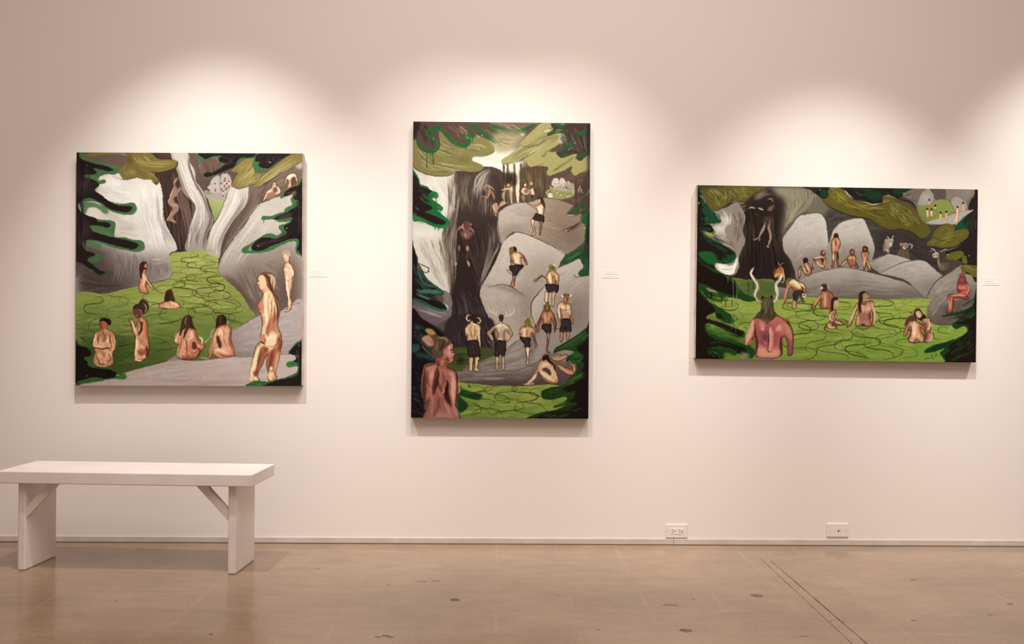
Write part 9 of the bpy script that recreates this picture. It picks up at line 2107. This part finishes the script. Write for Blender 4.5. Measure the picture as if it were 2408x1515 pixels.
F|625a2a|1|0|1|0|0.3|||2215,446 2231,394 2276,354 2334,327 2393,332 2426,377 2413,422 2472,498 2427,538 2322,553 2231,542 2180,543 2166,511 2212,472
H|70|7f7638 6a622f 938a4c 524b26 403a20 a39a5c 5f572c|2.4|0.5|0.1|0.35|0.4|2186,523 2289,393 2387,352|2257,541 2420,467 2550,400
H|40|7f7638 6a622f 938a4c 524b26 403a20 a39a5c 5f572c|2.4|0.5|0.15|0.5|0.4|2349,649 2486,723 2637,811|2486,588 2538,690 2644,746
C|
F|625a2a|1|0|1|0|0.3|||2413,422 2472,382 2544,380 2557,432 2511,484 2466,485
H|70|7f7638 6a622f 938a4c 524b26 403a20 a39a5c 5f572c|2.4|0.5|0.1|0.35|0.4|2186,523 2289,393 2387,352|2257,541 2420,467 2550,400
H|40|7f7638 6a622f 938a4c 524b26 403a20 a39a5c 5f572c|2.4|0.5|0.15|0.5|0.4|2349,649 2486,723 2637,811|2486,588 2538,690 2644,746
C|
F|625a2a|1|0|1|0|0.3|||2342,636 2388,603 2486,582 2512,620 2453,666 2369,668
H|70|7f7638 6a622f 938a4c 524b26 403a20 a39a5c 5f572c|2.4|0.5|0.1|0.35|0.4|2186,523 2289,393 2387,352|2257,541 2420,467 2550,400
H|40|7f7638 6a622f 938a4c 524b26 403a20 a39a5c 5f572c|2.4|0.5|0.15|0.5|0.4|2349,649 2486,723 2637,811|2486,588 2538,690 2644,746
C|
F|625a2a|1|0|1|0|0.3|||2493,723 2552,716 2650,733 2651,824 2585,818 2559,787 2500,781
H|70|7f7638 6a622f 938a4c 524b26 403a20 a39a5c 5f572c|2.4|0.5|0.1|0.35|0.4|2186,523 2289,393 2387,352|2257,541 2420,467 2550,400
H|40|7f7638 6a622f 938a4c 524b26 403a20 a39a5c 5f572c|2.4|0.5|0.15|0.5|0.4|2349,649 2486,723 2637,811|2486,588 2538,690 2644,746
C|
F|625a2a|1|0|1|0|0.3|||2499,627 2538,639 2545,697 2506,697
H|70|7f7638 6a622f 938a4c 524b26 403a20 a39a5c 5f572c|2.4|0.5|0.1|0.35|0.4|2186,523 2289,393 2387,352|2257,541 2420,467 2550,400
H|40|7f7638 6a622f 938a4c 524b26 403a20 a39a5c 5f572c|2.4|0.5|0.15|0.5|0.4|2349,649 2486,723 2637,811|2486,588 2538,690 2644,746
C|
S|241f14|1.6|0.85|0.35|0.35|0|0|0|2215,452 2232,395 2277,356 2336,329
S|241f14|1.6|0.6|0.35|0.35|0|0|0|2221,458 2290,483 2387,500
S|1f1a14|2|0.8|0.35|0.35|0|0|0|2193,549 2290,566 2388,558 2440,537
S|8d8478|1.8|0.6|0.35|0.35|0|0|0|2303,579 2388,571 2485,530
S|fff8ee|1.2|1|0.35|0.35|0|0|0|2355,623 2368,616
S|fff8ee|1.4|1|0.35|0.35|0|0|0|2558,625 2568,626
F|1f4022|1|0|0|0|0.5|||2651,907 2606,1050 2521,1141 2423,1162 2326,1195 2326,1208 2391,1201 2489,1180 2521,1192 2456,1245 2411,1277 2444,1322 2522,1296 2555,1327 2522,1373 2431,1419 2327,1452 2236,1478 2159,1524 2159,1549 2237,1542 2340,1503 2392,1477 2327,1522 2302,1555 2347,1619 2367,1644 2654,1642
F|251c1a|1|0|0|0|0.5|||2651,920 2619,1062 2541,1141 2443,1168 2521,1167 2587,1192 2489,1219 2456,1271 2554,1282 2568,1334 2529,1379 2444,1438 2379,1477 2393,1522 2347,1567 2360,1612 2393,1644 2654,1642
H|60|24422a 1a1412 2f5530 3a332c|3.8|0.55|0.15|0.5|0.6|2391,1175 2521,1141 2619,1075|2424,1271 2554,1231 2639,1165
H|40|1a3a1d 28522a 15110f|3.4|0.6|0.2|0.6|0.5|2185,1524 2295,1484 2425,1425|2224,1542 2327,1503 2457,1476
H|80|1a1412 2c4a2b 332b28 223322|4.5|0.55|0.12|0.45|0.6|2380,1522 2490,1425 2620,1327|2393,1631 2523,1585 2641,1520
S|2a211f|2.4|0.9|0.35|0.35|0|0|0|2495,1103 2553,1076 2606,1037
S|8a8078|2.6|0.7|0.35|0.35|0|0|0|2495,1103 2514,1128 2580,1102 2619,1056
S|3f5a26|2|0.9|0.35|0.35|0|0|0|2217,1562 2224,1587 2243,1574
S|33481f|2.4|0.9|0.35|0.35|0|0|0|2260,1594 2263,1568 2270,1555
S|33481f|2.4|0.9|0.35|0.35|0|0|0|2227,1600 2237,1603
S|333f18|2|0.8|0.35|0.35|0|0|0|2159,1626 2166,1607 2224,1600
S|2a481f|2|0.9|0.8|0.8|0|0|0|2431,1335 2432,1342
S|2a481f|2|0.9|0.8|0.8|0|0|0|2300,1285 2302,1292
S|2a481f|2|0.9|0.8|0.8|0|0|0|2359,1310 2360,1320
S|2a481f|2|0.9|0.8|0.8|0|0|0|2308,1446 2309,1465
''', (0.84, 0.966, 0.985), (primed, primed, dark_edge, dark_edge))

# =====================================================================
#  bench
# =====================================================================
bench_mat = material('bench_white_paint', (0.80, 0.76, 0.73), 0.5, 0.35, noise=(7, (0.77, 0.73, 0.70), (0.83, 0.79, 0.76)), bump=(60, .04, .002))
bench = empty('bench', (-1.675, -0.497, 0.0), (0, 0, -0.06))
tag(bench, 'white painted wooden bench with slab legs and diagonal braces', 'bench')
BW, BD, BH, BT = 1.175, 0.36, 0.457, 0.055
box_obj('seat', (-BW/2, BW/2, -BD/2, BD/2, BH - BT, BH), bench_mat, bench, .004, 2)
for s in (-1, 1):
    xo = s * 0.505; xi = s * 0.468
    box_obj('leg', (min(xo, xi), max(xo, xi), -.145, .145, 0.0, BH - BT), bench_mat, bench, .007, 2)
    # slanting brace from the inner face of the leg up to the underside of the seat
    bm = bmesh.new(); x = s * 0.468; z = BH - BT
    a = [(x, z - .162), (x, z - .114), (x - s * .104, z), (x - s * .152, z)]
    fr = [bm.verts.new((p[0], -.140, p[1])) for p in a]; bk = [bm.verts.new((p[0], -.108, p[1])) for p in a]
    bm.faces.new(fr); bm.faces.new(bk[::-1])
    for i in range(4): bm.faces.new((fr[i], bk[i], bk[(i + 1) % 4], fr[(i + 1) % 4]))
    bmesh.ops.recalc_face_normals(bm, faces=bm.faces[:])
    mesh_obj('brace', bm, bench_mat, bench)

# =====================================================================
#  wall plates
# =====================================================================
plate_mat = material('plate_plastic', (0.82, 0.78, 0.75), 0.35, 0.4)
insert_mat = material('receptacle_plastic', (0.86, 0.82, 0.79), 0.3, 0.45)
hole_mat = material('socket_hole', (0.03, 0.02, 0.018), 0.8, 0.1)
screw_mat = material('screw_head', (0.42, 0.36, 0.32), 0.4, 0.5)
def plate(name, label, cat, x, z):
    root = empty(name, (x, 0, z)); tag(root, label, cat)
    box_obj('wall_plate', (-.057, .057, -.0065, 0, -.035, .035), plate_mat, root, .0028, 2)
    return root
def slot(x0, x1, z0, z1, parent, y=-.0082): return box_obj('slot', (x0, x1, y - .0002, y + .001, z0, z1), hole_mat, parent)
o1 = plate('wall_outlet', 'white wall plate with two sockets, left of the two low plates', 'outlet', 0.9334, 0.0724)
ins = box_obj('receptacle', (-.0335, .0335, -.0080, -.006, -.0165, .0165), insert_mat, o1, .001, 1)
for cx in (-.0185, .0195):
    slot(cx - .0085, cx - .0005, .0045, .0068, ins); slot(cx - .0085, cx + .0005, -.0078, -.0052, ins)
    disc_obj('ground_hole', cx + .0085, -.0008, .0031, -.0079, -.0083, hole_mat, ins)
box_obj('test_button', (.0285, .0310, -.0088, -.0078, .001, .0085), plate_mat, ins)
slot(.0288, .0306, -.0105, -.0035, ins)
for sx in (-.048, .046): disc_obj('screw', sx, -.001, .0026, -.006, -.0072, screw_mat if sx < 0 else plate_mat, o1)
o2 = plate('jack_plate', 'white wall plate with one round jack, right of the two low plates', 'wall plate', 1.7729, 0.0808)
disc_obj('jack', .004, -.001, .0066, -.006, -.0082, insert_mat, o2, 18)
disc_obj('jack_hole', .004, -.001, .0045, -.008, -.0085, hole_mat, o2, 14)
box_obj('latch', (.0145, .0160, -.0072, -.006, -.008, .006), screw_mat, o2)
for sx in (-.039, .043): disc_obj('screw', sx, -.002, .0028, -.006, -.0072, screw_mat, o2)

# =====================================================================
#  wall labels
# =====================================================================
card_mat = material('label_card', (0.83, 0.80, 0.775), 0.7, 0.2)
ink_soft = material('label_ink_pale', (0.66, 0.62, 0.58), 0.8, 0.1)
ink_dark = material('label_ink', (0.50, 0.46, 0.42), 0.8, 0.1)
def wall_label(label, x, z, lines):
    root = empty('wall_label', (x, 0, z)); tag(root, label, 'label', 'small caption cards beside the paintings')
    box_obj('card', (-.015, .075, -.0012, 0, -.031, .012), card_mat, root)
    for k, (wd, mt, seed) in enumerate(lines):
        bm = bmesh.new(); r = np.random.RandomState(seed); x0 = 0.0; zz = -.0115 * k
        while x0 < wd:
            x1 = min(wd, x0 + .004 + .010 * r.rand()); box(bm, x0, x1, -.0014, -.0010, zz - .0011, zz + .0011); x0 = x1 + .0016
        bmesh.ops.recalc_face_normals(bm, faces=bm.faces[:]); mesh_obj('text_line', bm, mt, root)
wall_label('small white caption card right of the square painting', -0.9637, 1.4097, ((.032, ink_soft, 1), (.054, ink_soft, 2), (.053, ink_soft, 3)))
wall_label('small white caption card right of the tall painting', 0.5497, 1.4165, ((.036, ink_soft, 4), (.059, ink_dark, 5), (.057, ink_soft, 6)))
wall_label('small white caption card right of the wide painting', 2.5415, 1.3948, ((.034, ink_soft, 7), (.041, ink_dark, 8), (.050, ink_dark, 9)))
